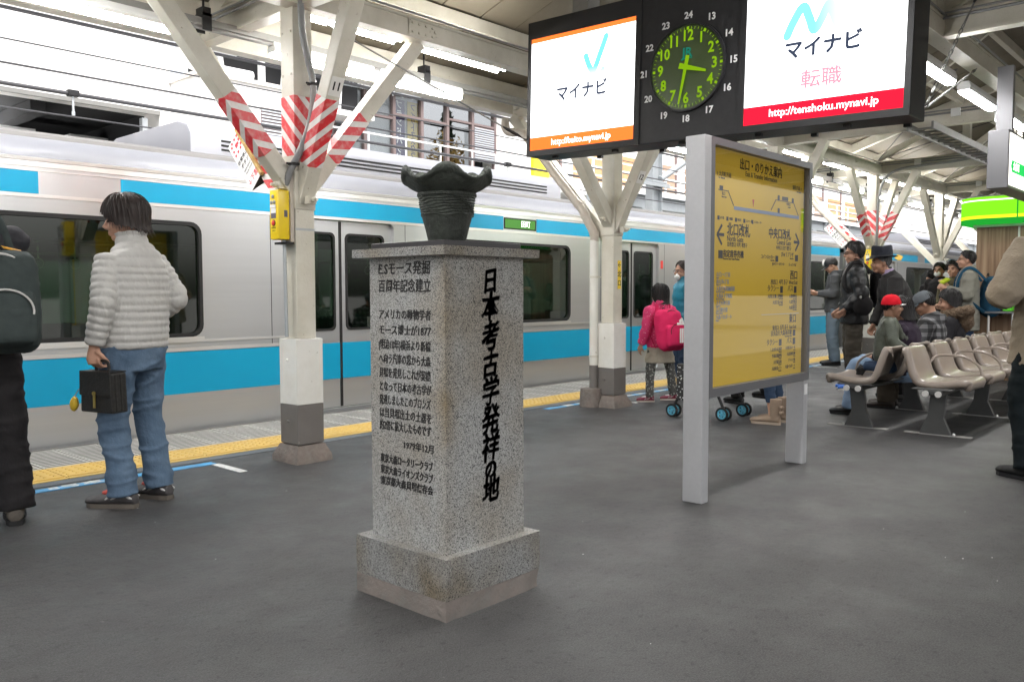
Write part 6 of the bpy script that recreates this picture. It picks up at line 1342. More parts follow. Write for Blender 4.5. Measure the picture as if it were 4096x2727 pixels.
f.top(DOWN, [(.0, .855, .180, .138), (.0, .93, .190, .146), (-.005, 1.05, .192, .146), (-.01, 1.18, .196, .142), (-.015, 1.28, .190, .130), (-.02, 1.345, .160, .112), (-.012, 1.40, .110, .092), (-.005, 1.44, .078, .076), (.0, 1.49, .074, .074)], (.058, .066, .064, .060, .056, .045), .041, .0155, (.003, 14, (1.6, 1.6, .7)), vox=.0060, sm=1, ends=(.98, .95), seg=60, sh=.045)
f.legs(JEANS, [(0, .74, .165, .12), (0, .82, .178, .135), (-.005, .88, .165, .125), (0, .93, .145, .11)], (.104, .094, .082, .075, .074, .080), (.015, 4.5, (1, 1, 2.4)), vox=.008, sm=2)
SHM = mat('trainer_dark', (.035, .033, .034), .6, n=(40, (.08, .07, .07), .5), coord='obj')
for q, a in (('L', 16), ('R', 4)): f.shoe(q, a, SHM, mat('trainer_sole', (.10, .085, .07), .8), .29, accent=mat('trainer_red', (.42, .06, .045), .6))
MAN = f
# briefcase in his left hand
bc = thing('briefcase', 'small black leather briefcase held by the man in the down jacket', 'briefcase', (0, 0, 0)); 
W = f.t.matrix_basis if False else Matrix.Translation(f.t.location) @ Matrix.Rotation(f.t.rotation_euler.z, 4, 'Z')
hw = W @ (f.J['wrL']*f.k); bc.location = (hw.x+.03, hw.y-.03, .535); bc.scale = (.9, .9, .9); bc.rotation_euler = (0, 0, R(106)); LEA = mat('black_leather', (.014, .0135, .013), .45, spec=.22, n=(40, (.035, .033, .03), .5), bump=(60, .4, .006), coord='obj'); BRS = mat('brass', (.42, .31, .09), .35, .7)
b = MB(); b.prism([(-.135, 0), (.135, 0), (.125, .235), (-.125, .235)], 'y', -.055, .055); b.build('case', LEA, bc, bevel=.012, local=True)
b = MB(); b.prism([(-.132, .10), (.132, .10), (.127, .24), (-.127, .24)], 'y', .055, .063); b.prism([(-.127, .236), (.127, .236), (.127, .243), (-.127, .243)], 'y', -.056, .063); b.build('flap', LEA, bc, bevel=.004, local=True)
for y in (-.02, .015):
    b = MB(); b.prism([(-.139, .01), (.139, .01), (.129, .225), (-.129, .225)], 'y', y, y+.012); b.build('gusset', LEA, bc, bevel=.004, local=True)
b = MB(); b.box((-.008, .063, .03), (.008, .069, .11)); b.lathe([(.012, 0), (.012, .008)], (0, 0, 0), 10); 
for p in b.v[8:]: p.x, p.y, p.z = p.x, .064+p.z, .115+p.y
b.build('clasp', BRS, bc, local=True)
b = MB(); b.tube(catmull([(-.055, .004, .24), (-.052, .004, .275), (-.03, .004, .298), (.03, .004, .298), (.052, .004, .275), (.055, .004, .24)], 5), .009, 8); b.build('handle', LEA, bc, True, local=True)
ch = thing('yellow_charm', 'yellow charm dangling from the black briefcase', 'charm', bc.location+V((-.085, .175, .035)))
b = MB(); b.ell((0, 0, 0), (.022, .026, .042), 12, Matrix.Rotation(R(20), 3, 'X')); b.build('fruit', mat('charm_yellow', (.62, .42, .03), .6, n=(30, (.45, .28, .02), .6)), ch, True, local=True)
b = MB(); b.tube([(0, 0, .038), (.015, -.02, .075), (.045, -.065, .115)], .003, 5); b.build('cord', 'galv', ch, local=True)

# ---- 2 man with a backpack at the left edge
f = Fig('person in black trousers carrying a large grey backpack at the left edge', (1.30, 4.745), 88, 1.76, vox=.012, J=dict(knR=(.0, -.13, .48), anR=(-.02, -.145, .085), knL=(.14, .08, .50), anL=(.22, .08, .12), elR=(.14, -.15, 1.12), wrR=(.24, -.08, 1.2), elL=(.14, .15, 1.12), wrL=(.24, .08, 1.2)))
f.look(0); f.body(); f.hair(HAIRB, 38, -15, -45)
f.top(fab('charcoal_jacket', (.035, .035, .04)), None); BLK = fab('black_cotton', (.014, .013, .014), (.022, .02, .02), 14)
f.legs(BLK, None, (.105, .098, .090, .084, .082, .095), (.014, 5, (1, 1, 2.4)))
f.add('waist_patch', MB().box((-.122, -.115, .885), (-.112, -.055, .915)), mat('leather_patch', (.16, .07, .05), .6))
for q in 'LR': f.shoe(q, -14, mat('brown_boot', (.045, .038, .03), .7, n=(30, (.07, .055, .04), .6), coord='obj'), 'rubber', .30, boot=.13)
BP = fab('pack_grey', (.035, .045, .044), (.05, .06, .058), 20, bump=(12, .3, .02), fine=(200, .2, .002))
t, T = backpack(f, BP, BP, (-.225, -.06, 1.08), .33, .48, .20, 4, label='large dark grey backpack with pale piping at the left edge', trim=mat('pale_piping', (.45, .44, .42), .5), twist=-6)
b = MB(); b.tube([T(.04, -.10, .24), T(.08, .0, .27), T(.06, .10, .24), T(.06, .15, .0), T(.06, .15, -.2)], .006, 6); f.sc(b).build('orange_cord', mat('orange_cord', (.6, .3, .02), .6), t, True, local=True)

# ---- 3 girl
f = Fig('girl in a pink dotted jacket and beige shorts seen from behind', (7.70, 4.85), 66, 1.25, vox=.014, J=dict(head=(.015, 0, 1.53), neck=(-.01, 0, 1.40), shL=(0, .17, 1.33), elL=(-.05, .26, 1.07), wrL=(.02, .30, .83), shR=(0, -.17, 1.33), elR=(0, -.22, 1.08), wrR=(.12, -.20, .90), hipL=(0, .09, .83), knL=(.0, .16, .46), anL=(-.03, .19, .085), hipR=(0, -.09, .83), knR=(.01, -.19, .46), anR=(0, -.23, .085)))
f.look(10, 0, 0, 1.22); f.body(); f.hair(HAIRB, 25, -30, -48, .020, (1.02, 1.06, 1.02), 3, .055, taper=1.06)
def dots(name, c, c2, sc, thr=.32):
    m_ = bpy.data.materials.new(name); m_.use_nodes = True; t_ = m_.node_tree; N = t_.nodes; L = t_.links; bb = N['Principled BSDF']; tc = N.new('ShaderNodeTexCoord'); vo = N.new('ShaderNodeTexVoronoi'); vo.inputs['Scale'].default_value = sc; L.new(tc.outputs['Object'], vo.inputs['Vector'])
    lt = N.new('ShaderNodeMath'); lt.operation = 'LESS_THAN'; lt.inputs[1].default_value = thr; L.new(vo.outputs['Distance'], lt.inputs[0]); mx = N.new('ShaderNodeMix'); mx.data_type = 'RGBA'; mx.inputs['A'].default_value = (*c, 1); mx.inputs['B'].default_value = (*c2, 1); L.new(lt.outputs[0], mx.inputs['Factor']); L.new(mx.outputs['Result'], bb.inputs['Base Color']); bb.inputs['Roughness'].default_value = .75; return m_
f.top(dots('pink_dots', (.66, .035, .155), (.80, .35, .45), 48, .22), [(0, .76, .19, .14), (0, .90, .195, .145), (0, 1.05, .19, .14), (0, 1.2, .19, .135), (0, 1.30, .175, .12), (0, 1.37, .13, .11), (-.02, 1.43, .115, .11), (-.02, 1.46, .10, .10)], (.085, .085, .078, .072, .070, .055), .16, .022, (.006, 12), sm=2)
f.legs(dots('flower_leggings', (.085, .085, .08), (.32, .33, .30), 42, .36), None, (.095, .088, .075, .066, .062, .058), (.006, 12), name='leggings')
b = MB(); f.loft(b, [(0, .56, .235, .155), (0, .66, .215, .145), (0, .80, .185, .13), (0, .92, .17, .12)]); remesh(f.sc(b), .013, 2, 'shorts', fab('beige_shorts', (.46, .42, .34)), f.t, (.010, 9))
for q, a in (('L', 62), ('R', 62)): f.shoe(q, a, mat('maroon_trainer', (.20, .02, .05), .6), mat('pale_sole', (.55, .48, .42), .7), .25, accent=mat('white_stripe', (.7, .65, .66), .6))
PKP = fab('pack_pink', (.62, .025, .11), (.55, .02, .09), 16, bump=(10, .35, .02))
t, T = backpack(f, PKP, PKP, (-.27, .02, 1.04), .47, .60, .27, 10, label='bright pink backpack with white stripes on the girl', twist=12)
b = MB()
for k in range(3): b.obox(T(-.222-.002*k, .03-.035*k, -.11), Matrix.Rotation(R(12), 3, 'Z') @ V((0, 1, 0)), V((0, 0, 1)), V((1, 0, 0)), .022, .20, .012)
f.sc(b).build('white_stripes', 'bantext', t, local=True)
b = MB(); u_ = Matrix.Rotation(R(12), 3, 'Z') @ V((0, -1, 0)); P = T(-.226, -.01, .06); b.text('adidas', .065, P, u_, ZA, .02, ext=.006); n0 = len(b.v)
for k in range(3): b.obox(P+ZA*(.035+.006*k)+u_*(-.03+.026*k), u_, (ZA+u_*-.5), u_.cross(ZA), .018, .03+.02*k, .012)
f.sc(b).build('logo', 'bantext', t, local=True)

# ---- 4 woman in teal
f = Fig('woman in a teal down jacket wearing a white face mask and glasses', (8.46, 5.02), 140, 1.50, vox=.015); f.look(10, -4, 0, 1.05); f.body(); f.hair(HAIRM, 42, -20, -30, .014, (1, 1, 1), 2)
b = MB(); b.ell(f.hp((-.125, 0, -.0)), (.04, .04, .04), 12); f.add('hair_bun', b, HAIRM, True)
TEAL = mat('teal_down', (.012, .18, .27), .4, n=(12, (.01, .13, .20), .5), bump=(16, .4, .02), coord='obj'); f.top(TEAL, None, pitch=.12, amp=.02, disp=(.006, 12), sm=2, collar=((0, 0, 1.47), .085, .078, .05))
f.legs(JEANSD, None)
for q in 'LR': f.shoe(q, 0, 'rubber', 'signwhite', .25)
b = MB(); b.ell(f.hp((.075, 0, -.055)), V((.032, .055, .045)), 14, f.hm()); f.add('face_mask', b, 'signwhite', True)
b = MB()
for q in (1, -1): b.tube([f.hp((.095, q*.032+.022*math.cos(a), .004+.016*math.sin(a))) for a in [i*math.pi/6 for i in range(13)]], .0025, 5); b.tube([f.hp((.09, q*.054, .006)), f.hp((-.01, q*.08, .0))], .0022, 5)
f.add('glasses', b, 'mullion')

# ---- 5 stroller and the people behind the board
ST = thing('stroller', 'black baby stroller with light blue wheels behind the board', 'stroller', (7.03, 3.9, 0))
def wheel(x, y):
    for dx in (-.035, .035):
        b = MB(); r = .052; b.tube([(x+dx, y+r*math.cos(a), .063+r*math.sin(a)) for a in [i*math.pi/10 for i in range(21)]], .012, 8); wl = b.build('wheel', 'rubber', ST, True)
        b = MB(); b.tube([(x+dx, y+.039*math.cos(a), .063+.039*math.sin(a)) for a in [i*math.pi/10 for i in range(21)]], .008, 6)
        for k in range(5): a = k*2*math.pi/5; b.bar((x+dx, y, .063), (x+dx, y+.037*math.cos(a), .063+.037*math.sin(a)), .012, .012, (1, 0, 0))
        b.tube([(x+dx-.014, y, .063), (x+dx+.014, y, .063)], .013, 8); b.build('rim', mat('rim_blue', (.09, .36, .50), .4), wl)
for x, y in ((6.82, 4.14), (7.24, 4.14), (6.88, 3.66), (7.27, 3.66)): wheel(x, y)
for x0, x1 in ((6.82, 6.88), (7.24, 7.27)):
    b = MB(); b.tube([(x0, 4.14, .10), (x0, 3.98, .38), (x1, 3.5, .80), (x1, 3.36, .98)], .014, 8); b.tube([(x1, 3.66, .10), (x1, 3.78, .36), (x0, 3.98, .42)], .014, 8); b.build('frame', 'black', ST, True)
b = MB(); b.tube([(6.88, 3.36, .98), (7.27, 3.36, .98)], .016, 8); b.build('handle', 'black', ST, True)
b = MB(); b.box((6.86, 3.6, .28), (7.24, 4.02, .36)); b.box((6.87, 3.55, .36), (7.24, 3.62, .8)); b.build('seat', 'blackpl', ST, bevel=.03)
b = MB(); rings = []
for k in range(7): a = R(20+22*k); rings.append([V((x, 3.72+.24*math.cos(a), .72+.24*math.sin(a))) for x in (6.86, 6.95, 7.15, 7.25)])
b.loft(rings, False, False); b.build('hood', dots('black_white_dots', (.02, .02, .02), (.6, .6, .6), 26, .25), ST, True)
b = MB(); b.box((6.80, 4.02, .16), (6.84, 4.10, .50)); b.build('foot_muff', dots('black_white_dots_small', (.02, .02, .02), (.6, .6, .6), 40, .25), ST, bevel=.015)
f = Fig('woman in dark jeans and beige sheepskin boots behind the yellow board', (7.06, 3.28), 95, 1.56, vox=.016, J=dict(elL=(.1, .22, 1.12), wrL=(.30, .15, 1.05), elR=(.1, -.22, 1.12), wrR=(.30, -.15, 1.05), anL=(-.03, .09, .085), anR=(-.03, -.11, .085))); f.body(); f.hair(HAIRM, 35, -30, -50, .02, (1, 1.04, 1), 3, .06); f.top(fab('grey_coat', (.12, .11, .11))); f.legs(JEANSD, None, (.09, .082, .07, .062, .056, .05), lo=-.3)
BOOT = mat('sheepskin', (.27, .20, .145), .95, n=(20, (.22, .16, .115), .6), bump=(90, .4, .004), coord='obj')
for q in 'LR': 
    sh = f.shoe(q, 0, BOOT, mat('boot_sole', (.32, .26, .2), .8), .29, 'boot', boot=.25)
    a = f.J['an'+q]
    for z in (.12, .17): b = MB(); b.ell((a.x-.09, a.y-.02, z), (.014, .03, .014), 8); b.ell((a.x-.09, a.y+.03, z), (.014, .03, .014), 8); f.add('bow', b, BOOT, True, parent=sh)
f = Fig('walking person in black trousers hidden behind the yellow board', (8.08, 4.03), 70, 1.66, vox=.016, J=dict(knR=(-.02, -.08, .5), anR=(-.2, -.08, .16), knL=(.1, .08, .5), anL=(.06, .08, .085))); f.body(); f.hair(HAIRB); f.top(fab('dark_coat', (.03, .03, .035))); f.legs(BLK)
for q in 'LR': f.shoe(q, 0, 'rubber', 'black', .27)
rb = thing('red_bag', 'dark red bag hanging low behind the yellow board', 'bag', (7.95, 3.72, .42)); b = MB(); b.box((7.78, 3.66, .30), (8.12, 3.80, .60)); b.build('bag', mat('bag_red', (.16, .012, .02), .7), rb, bevel=.03); b = MB(); b.tube([(7.85, 3.73, .6), (7.88, 3.73, .78), (8.02, 3.73, .78), (8.05, 3.73, .6)], .008, 6); b.box((7.93, 3.655, .18), (7.955, 3.66, .32)); b.build('strap', mat('bag_red_dark', (.10, .01, .015), .7), rb)

# ---- 6 man with cap and phone
f = Fig('man in a black and white cap looking down at his phone', (13.32, 5.2), 118, 1.70, vox=.015, J=dict(head=(.05, 0, 1.565), elL=(.02, .22, 1.12), wrL=(.24, .12, 1.13), elR=(.02, -.22, 1.12), wrR=(.24, -.10, 1.13))); f.look(4, -28); f.body({'L': ((1, -.2, .2), (0, -1, .4), .5), 'R': ((1, .2, .2), (0, 1, .4), .5)}); f.hair(HAIRB, 40, -10, -40, .010)
f.cap('black', 'black'); b = MB(); b.tube([f.hp((.098*math.cos(a)-.012+.006, .0, .038+.105*math.sin(a))) for a in [R(10+8*i) for i in range(7)]], [(.004, .03)]*7, 8); f.add('white_panel', b, 'signwhite', True)
GREY = fab('grey_parka', (.075, .078, .082), (.06, .062, .066), 14); f.top(GREY, None, (.085, .08, .075, .07, .062, .05), collar=((-.05, 0, 1.45), .10, .09, .04)); f.legs(fab('washed_jeans', (.13, .17, .21), (.20, .25, .29), 12, n2=(6, (.09, .12, .16), .6)), None, (.10, .095, .085, .08, .078, .075))
for q in 'LR': f.shoe(q, 5, 'blackpl', 'rubber', .29)
W = Matrix.Translation(f.t.location) @ Matrix.Rotation(f.t.rotation_euler.z, 4, 'Z'); P = W @ V((.33, .01, 1.17))
ph = thing('mobile_phone', 'pale mobile phone held by the man in the cap', 'phone', P, f.t.rotation_euler.z); b = MB(); b.obox((0, 0, 0), (1, 0, .5), (0, 1, 0), (-.5, 0, 1), .14, .07, .009); b.build('body', 'signwhite', ph, bevel=.003, local=True); b = MB(); b.obox(V((-.0045, 0, .009))*.62, (1, 0, .5), (0, 1, 0), (-.5, 0, 1), .12, .06, .002); b.build('screen', 'blackpl', ph, local=True)

# ---- 7 young man in black puffer, blue sneakers
f = Fig('young man with glasses in a black puffer jacket with a shoulder bag', (10.13, 3.71), 118, 1.73, vox=.014, J=dict(elL=(-.04, .26, 1.10), wrL=(.12, .20, .94), elR=(-.04, -.24, 1.10), wrR=(.12, -.2, .94))); f.look(8, -3); f.body(); f.hair(HAIRB, 36, -16, -46, .026, (1, 1.02, 1.04), 6)
PUF = mat('black_puffer', (.010, .010, .011), .40, spec=.35, n=(10, (.02, .02, .021), .5), bump=(14, .5, .02), coord='obj'); f.top(PUF, [(0, .76, .20, .15), (0, .9, .205, .155), (0, 1.05, .20, .15), (0, 1.2, .205, .15), (0, 1.32, .20, .135), (-.01, 1.40, .15, .11), (-.01, 1.46, .10, .09), (0, 1.50, .09, .085)], (.085, .085, .08, .075, .07, .055), .12, .013, (.009, 11), sm=2)
OLV = fab('olive_trousers', (.05, .043, .034), (.065, .056, .045), 12); f.legs(OLV, None, (.105, .10, .092, .088, .085, .085))
for q in 'LR': f.shoe(q, 5, mat('blue_trainer', (.012, .11, .46), .5), 'signwhite', .28)
b = MB()
for q in (1, -1): b.tube([f.hp((.097, q*.030+.020*math.cos(a), .004+.013*math.sin(a))) for a in [i*math.pi/6 for i in range(13)]], .003, 5); b.tube([f.hp((.093, q*.05, .006)), f.hp((-.01, q*.078, .004))], .003, 5)
f.add('glasses', b, 'rubber')
t, T = backpack(f, BLK, BLK, (-.27, -.02, 1.17), .34, .50, .20, 5, label='black backpack worn by the young man in the puffer jacket')
sb = thing('shoulder_bag', 'small black shoulder bag on the young man in the puffer jacket', 'bag', f.t.location, f.t.rotation_euler.z); b = MB(); b.ell((-.05, .29, .98), (.11, .05, .12), 16); f.sc(b).build('pouch', BLK, sb, True, local=True); b = MB(); P = catmull([(-.08, .27, 1.08), (-.06, .20, 1.45), (.03, .02, 1.50), (.10, -.1, 1.3)], 6); b.tube(P, [(.014, .005)]*len(P), 6); f.sc(b).build('strap', 'blackpl', sb, True, local=True)
b = MB(); b.ell((-.02, .335, 1.075), (.012, .008, .02), 8); f.sc(b).build('buckle', 'bolt', sb, True, local=True)

# ---- 8 hat man, leaning forward
f = Fig('elderly man in a black hat and dark coat leaning forward', (9.55, 3.05), 122, 1.66, vox=.015, skin=SKIN2, J=dict(head=(.17, 0, 1.50), neck=(.08, 0, 1.39), shL=(.06, .185, 1.31), elL=(.08, .24, 1.05), wrL=(.18, .17, .82), shR=(.06, -.185, 1.31), elR=(.08, -.24, 1.05), wrR=(.2, -.14, .82), hipL=(-.06, .085, .88), hipR=(-.06, -.085, .88))); f.look(6, -2); f.body(); f.hair(HAIRG, 30, -12, -46, .008, (1, 1, 1), 3)
b = MB(); rings = []
for r, z in ((.118, .062), (.113, .07), (.106, .085), (.104, .13), (.100, .175), (.088, .188), (.05, .183), (.001, .175)): rings.append([f.hp((-.012+r*1.08*math.cos(a), r*.92*math.sin(a), z+.008*math.cos(2*a)*(1 if z > .17 else 0))) for a in [2*math.pi*k/40 for k in range(40)]])
b.loft(rings); HAT = fab('hat_felt', (.014, .016, .022), (.02, .022, .03), 30); ht = f.add('hat', b, HAT, True)
b = MB(); rings = []
for r, z in ((.105, .060), (.150, .052), (.156, .058), (.150, .060), (.105, .068)): rings.append([f.hp((-.012+r*1.08*math.cos(a), r*.92*math.sin(a), z+(.014*math.sin(a)**2 if r > .11 else 0)-(.010*math.cos(a) if r > .11 else 0))) for a in [2*math.pi*k/40 for k in range(40)]])
b.loft(rings, False); f.add('brim', b, HAT, True, parent=ht)
b = MB(); b.tube([f.hp((-.012+.1075*1.08*math.cos(a), .1075*.92*math.sin(a), .078)) for a in [2*math.pi*k/40 for k in range(41)]], [(.004, .012)]*41, 6); f.add('band', b, 'rubber', True, parent=ht)
COAT = fab('charcoal_wool', (.022, .021, .021), (.032, .03, .03), 20, fine=(150, .3, .003)); f.top(COAT, [(-.10, .70, .21, .16), (-.09, .85, .205, .155), (-.05, 1.0, .195, .15), (.0, 1.14, .195, .145), (.04, 1.25, .195, .13), (.065, 1.32, .16, .11), (.085, 1.37, .10, .085), (.10, 1.40, .085, .08)], (.088, .085, .078, .07, .066, .055), name='coat')
b = MB(); b.tube([(.085, 0, 1.36), (.10, 0, 1.43)], [.066, .062], 16); f.add('shirt_collar', b, mat('lilac_shirt', (.30, .23, .36), .8), True)
f.legs(BLK, None)
for q in 'LR': f.shoe(q, 0, 'rubber', 'black', .27)

# ---- 9 boy kneeling on the rear seat
f = Fig('boy in a red cap and green bomber jacket leaning on the bench backs', (7.70, 2.53, .44), -72, 1.16, vox=.016, skin=SKIN2, J=dict(head=(.05, 0, .86), neck=(.02, 0, .72), shL=(.03, .155, .665), elL=(.14, .30, .48), wrL=(.25, .50, .40), shR=(.02, -.155, .665), elR=(.07, -.22, .42), wrR=(.24, -.16, .30), hipL=(-.02, .09, .20), knL=(.06, .11, .07), anL=(-.26, .11, .09), hipR=(-.02, -.09, .20), knR=(.06, -.11, .07), anR=(-.26, -.11, .09)))
f.look(14, -4, 0, 1.22); f.body({'L': ((.5, .8, -.3), (0, 0, -1), .5), 'R': ((1, 0, -.2), (0, 0, -1), .5)}); f.hair(HAIRB, 30, -14, -44, .010)
RED = fab('red_cap', (.56, .01, .022), (.48, .008, .018), 20); f.cap(RED, 'signwhite', 28, -6, True); 
b = MB()
for k in range(6): a = R(-50+20*k); b.obox(f.J['head']+f.hm() @ (Matrix.Rotation(R(28), 3, 'Z') @ V((.135*math.cos(a), .085*math.sin(a), .075)))*f.hs*1.0-V((0, 0, .055)), V((1, 0, 0)), V((0, 1, 0)), ZA, .03, .012, .004)
f.add('brim_stripes', b, 'rubber')
GRN = mat('green_bomber', (.075, .085, .065), .5, n=(12, (.06, .07, .052), .5), bump=(16, .5, .02), coord='obj'); f.top(GRN, [(-.02, .15, .15, .115), (-.02, .22, .185, .14), (-.01, .36, .185, .14), (.0, .50, .18, .135), (.01, .60, .175, .12), (.01, .67, .13, .10), (.015, .71, .08, .08), (.02, .735, .07, .07)], (.08, .08, .075, .07, .066, .05), .085, .010, (.008, 12), sm=2)
f.legs(JEANSD, [(-.02, .06, .14, .11), (-.02, .14, .16, .12), (-.02, .24, .155, .115)], (.085, .08, .072, .066, .06, .06)); 
for q in 'LR': f.shoe(q, 180, 'blackpl', 'rubber', .22, pitch=-60)

# ---- 10/11 seated people
SEATJ = dict(head=(.02, 0, 1.075), neck=(-.01, 0, .945), shL=(-.01, .185, .875), elL=(.06, .26, .63), wrL=(.24, .14, .60), shR=(-.01, -.185, .875), elR=(.06, -.26, .63), wrR=(.24, -.14, .60), hipL=(.0, .09, .47), knL=(.40, .13, .49), anL=(.36, .13, .085), hipR=(0, -.09, .47), knR=(.42, -.13, .49), anR=(.40, -.14, .085))
SEATT = [(0, .42, .18, .14), (0, .52, .185, .145), (-.005, .66, .18, .14), (-.01, .78, .19, .135), (-.01, .85, .18, .12), (-.01, .91, .13, .10), (-.01, .95, .08, .08), (-.005, .975, .072, .072)]
SEATL = [(0, .36, .15, .12), (0, .44, .175, .14), (0, .54, .17, .13)]
def plaid():
    m_ = bpy.data.materials.new('plaid'); m_.use_nodes = True; t_ = m_.node_tree; N = t_.nodes; L = t_.links; bb = N['Principled BSDF']; tc = N.new('ShaderNodeTexCoord'); sp = N.new('ShaderNodeSeparateXYZ'); L.new(tc.outputs['Object'], sp.inputs[0]); outs = []
    for i, ph_ in ((1, .3), (2, .0)):
        a = N.new('ShaderNodeMath'); a.operation = 'MULTIPLY'; a.inputs[1].default_value = 13; L.new(sp.outputs[i], a.inputs[0]); c = N.new('ShaderNodeMath'); c.operation = 'FRACT'; L.new(a.outputs[0], c.inputs[0]); d = N.new('ShaderNodeMath'); d.operation = 'GREATER_THAN'; d.inputs[1].default_value = .5; L.new(c.outputs[0], d.inputs[0]); outs.append(d.outputs[0])
    e = N.new('ShaderNodeMath'); e.operation = 'ADD'; L.new(outs[0], e.inputs[0]); L.new(outs[1], e.inputs[1]); g = N.new('ShaderNodeMath'); g.operation = 'MULTIPLY'; g.inputs[1].default_value = .5; L.new(e.outputs[0], g.inputs[0])
    cr = N.new('ShaderNodeValToRGB'); L.new(g.outputs[0], cr.inputs[0]); cr.color_ramp.interpolation = 'CONSTANT'; cr.color_ramp.elements[0].color = (.012, .012, .013, 1); cr.color_ramp.elements[1].position = .75; cr.color_ramp.elements[1].color = (.15, .15, .155, 1); x = cr.color_ramp.elements.new(.4); x.color = (.05, .05, .053, 1); L.new(cr.outputs[0], bb.inputs['Base Color']); bb.inputs['Roughness'].default_value = .9; return m_
f = Fig('seated man in a grey flat brimmed cap and plaid hooded shirt', (8.83, 2.50), 94, 1.66, vox=.015, skin=SKIN2, J=dict(SEATJ, head=(.06, 0, 1.06))); f.look(8, -22); f.body(); f.hair(HAIRB, 32, -12, -44, .010); GC_ = fab('grey_cap', (.10, .11, .12), (.085, .09, .10), 16); f.cap(GC_, GC_, 0, 10, True)
f.top(plaid(), SEATT, (.09, .085, .08, .075, .07, .055), name='shirt', collar=((-.05, 0, .93), .10, .09, .035)); BRN = fab('brown_trousers', (.045, .036, .027), (.06, .048, .036), 12); f.legs(BRN, SEATL, (.10, .095, .09, .085, .085, .09))
for q in 'LR': f.shoe(q, 0, mat('dark_brown_shoe', (.025, .017, .013), .5), 'rubber', .28)
f = Fig('seated person in a dark purple coat and ripped light jeans beside the boy', (8.15, 2.52), 92, 1.58, vox=.016, J=dict(SEATJ, head=(.04, 0, 1.07), anR=(.50, -.10, .085), anL=(.48, .13, .085), knL=(.42, .13, .50), knR=(.44, -.10, .51))); f.look(0, -15); f.body(); f.hair(HAIRB, 30, -30, -50, .018, (1, 1.04, 1), 3, .08); f.top(fab('purple_coat', (.030, .022, .034)), SEATT, name='coat'); f.legs(JEANSL, SEATL, (.10, .09, .085, .078, .072, .075))
for q in 'LR': f.shoe(q, 0, 'blackpl', 'rubber', .27)
f = Fig('seated person in a dark coat with a brown fur trimmed hood', (9.51, 2.50), 100, 1.66, vox=.016, J=SEATJ); f.look(15, -6); f.body(); f.hair(HAIRB, 25, -25, -48, .022, (1.02, 1.05, 1.02), 4, .03); f.top(fab('dark_parka', (.025, .024, .027)), SEATT, (.09, .09, .085, .08, .07, .06), .10, .012, name='coat'); f.legs(BLK, SEATL)
for q in 'LR': f.shoe(q, 0, 'rubber', 'black', .26)
b = MB(); b.tube([(-.05+.12*math.cos(a), .17*math.sin(a), .955-.03*math.cos(a)) for a in [2*math.pi*k/24 for k in range(25)]], .052, 10); b.ell((-.13, 0, .88), (.09, .14, .12), 14); remesh(f.sc(b), .008, 1, 'fur_hood', mat('fur', (.10, .065, .04), .95, n=(70, (.20, .14, .09), .7), bump=(90, 1, .02), coord='obj'), f.t, (.022, 60))

# ---- 12 the group by the kiosk
OLJ = fab('olive_jacket', (.20, .195, .165), (.17, .165, .14), 14); f = Fig('man in an olive grey jacket with a blue backpack near the kiosk', (12.05, 2.98), 112, 1.68, vox=.015, J=dict(elL=(.04, .24, 1.11), wrL=(.24, .10, 1.20), elR=(.04, -.24, 1.11), wrR=(.24, -.1, 1.2))); f.look(-2, 2); f.body(); f.hair(HAIRB, 40, -8, -44, .013); f.top(OLJ, [(0, .66, .20, .15), (0, .85, .20, .15), (0, 1.05, .192, .145), (0, 1.2, .195, .14), (0, 1.32, .20, .13), (-.01, 1.40, .15, .105), (-.01, 1.45, .10, .09), (0, 1.49, .085, .085)], (.09, .088, .08, .075, .07, .055)); f.legs(JEANSD)
for q in 'LR': f.shoe(q, 0, 'rubber', 'black', .27)
NAV = fab('pack_blue', (.012, .055, .10), (.01, .04, .075), 14); backpack(f, NAV, BLK, (-.275, .0, 1.10), .36, .54, .24, -4, label='dark blue backpack worn by the man in the olive jacket', twist=10)
f = Fig('woman with short black hair holding a yellow green phone by the kiosk', (12.75, 3.32), 150, 1.57, vox=.016, J=dict(elL=(.06, .22, 1.12), wrL=(.17, .06, 1.33), elR=(.05, -.22, 1.1), wrR=(.2, -.1, 1.05))); f.look(20, 0); f.body(); f.hair(HAIRB, 28, -22, -46, .024, (1, 1.03, 1.03), 4); f.top(fab('brown_blouson', (.09, .08, .045))); f.legs(BLK)
for q in 'LR': f.shoe(q, 0, 'rubber', 'black', .25)
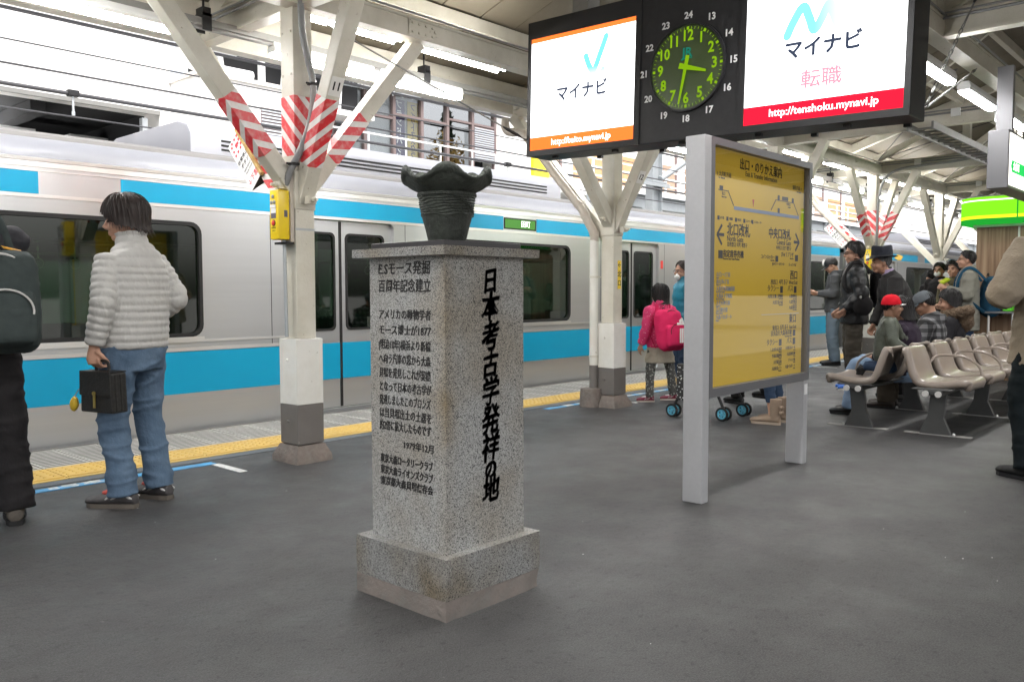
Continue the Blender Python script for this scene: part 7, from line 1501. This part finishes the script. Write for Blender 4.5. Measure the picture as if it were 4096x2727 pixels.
b = MB(); W = Matrix.Translation(f.t.location) @ Matrix.Rotation(f.t.rotation_euler.z, 4, 'Z'); P = W @ (V((.21, .04, 1.41))*f.k); b.obox(P, (1, -.6, .5), (.3, 1, .4), (0, 0, 1), .13, .06, .03); o = b.build('green_phone', mat('lime', (.45, .55, .03), .4), bevel=.01); tag(o, 'yellow green phone case in the hand of the woman by the kiosk', 'phone')
f = Fig('person with a white face mask standing behind the woman by the kiosk', (14.3, 3.93), 165, 1.60, vox=.018); f.look(10, -2); f.body(); f.hair(HAIRB, 30, -20, -46, .018); f.top(BLK); f.legs(BLK)
for q in 'LR': f.shoe(q, 0, 'rubber', 'black', .25)
b = MB(); b.ell(f.hp((.075, 0, -.055)), V((.032, .055, .045)), 14, f.hm()); f.add('face_mask', b, 'signwhite', True)
f = Fig('short dark haired person at the far left of the kiosk group', (14.6, 4.12), 60, 1.50, vox=.018); f.body(); f.hair(HAIRB, 34, -24, -46, .018); f.top(BLK); f.legs(BLK)
for q in 'LR': f.shoe(q, 0, 'rubber', 'black', .25)

# ---- 13 person in the beige coat at the right edge
BEI = fab('beige_coat', (.27, .225, .17), (.235, .195, .145), 12, bump=(7, .5, .05)); f = Fig('person in a long beige coat and black trousers at the right edge', (6.125, 1.03), 60, 1.72, vox=.014, J=dict(hipL=(0, .12, .90), knL=(.02, .19, .49), anL=(-.03, .20, .085), elL=(.02, .36, 1.13), wrL=(.22, .17, 1.16), elR=(0, -.30, 1.13), wrR=(.2, -.15, 1.1), shL=(0, .20, 1.40))); f.body(); f.hair(HAIRB)
f.top(BEI, [(0, .70, .25, .19), (0, .85, .235, .18), (0, 1.05, .215, .16), (0, 1.2, .215, .15), (0, 1.33, .215, .135), (-.01, 1.41, .16, .11), (-.01, 1.46, .10, .09), (0, 1.50, .09, .085)], (.105, .105, .10, .095, .085, .07), disp=(.016, 7), name='coat', ends=(.95, .95)); f.legs(fab('black_green_trousers', (.008, .012, .014)), None, (.11, .10, .09, .08, .075, .075))
for q in 'LR': f.shoe(q, 0, 'rubber', 'black', .28)
bpy.data.scenes.remove(TS)
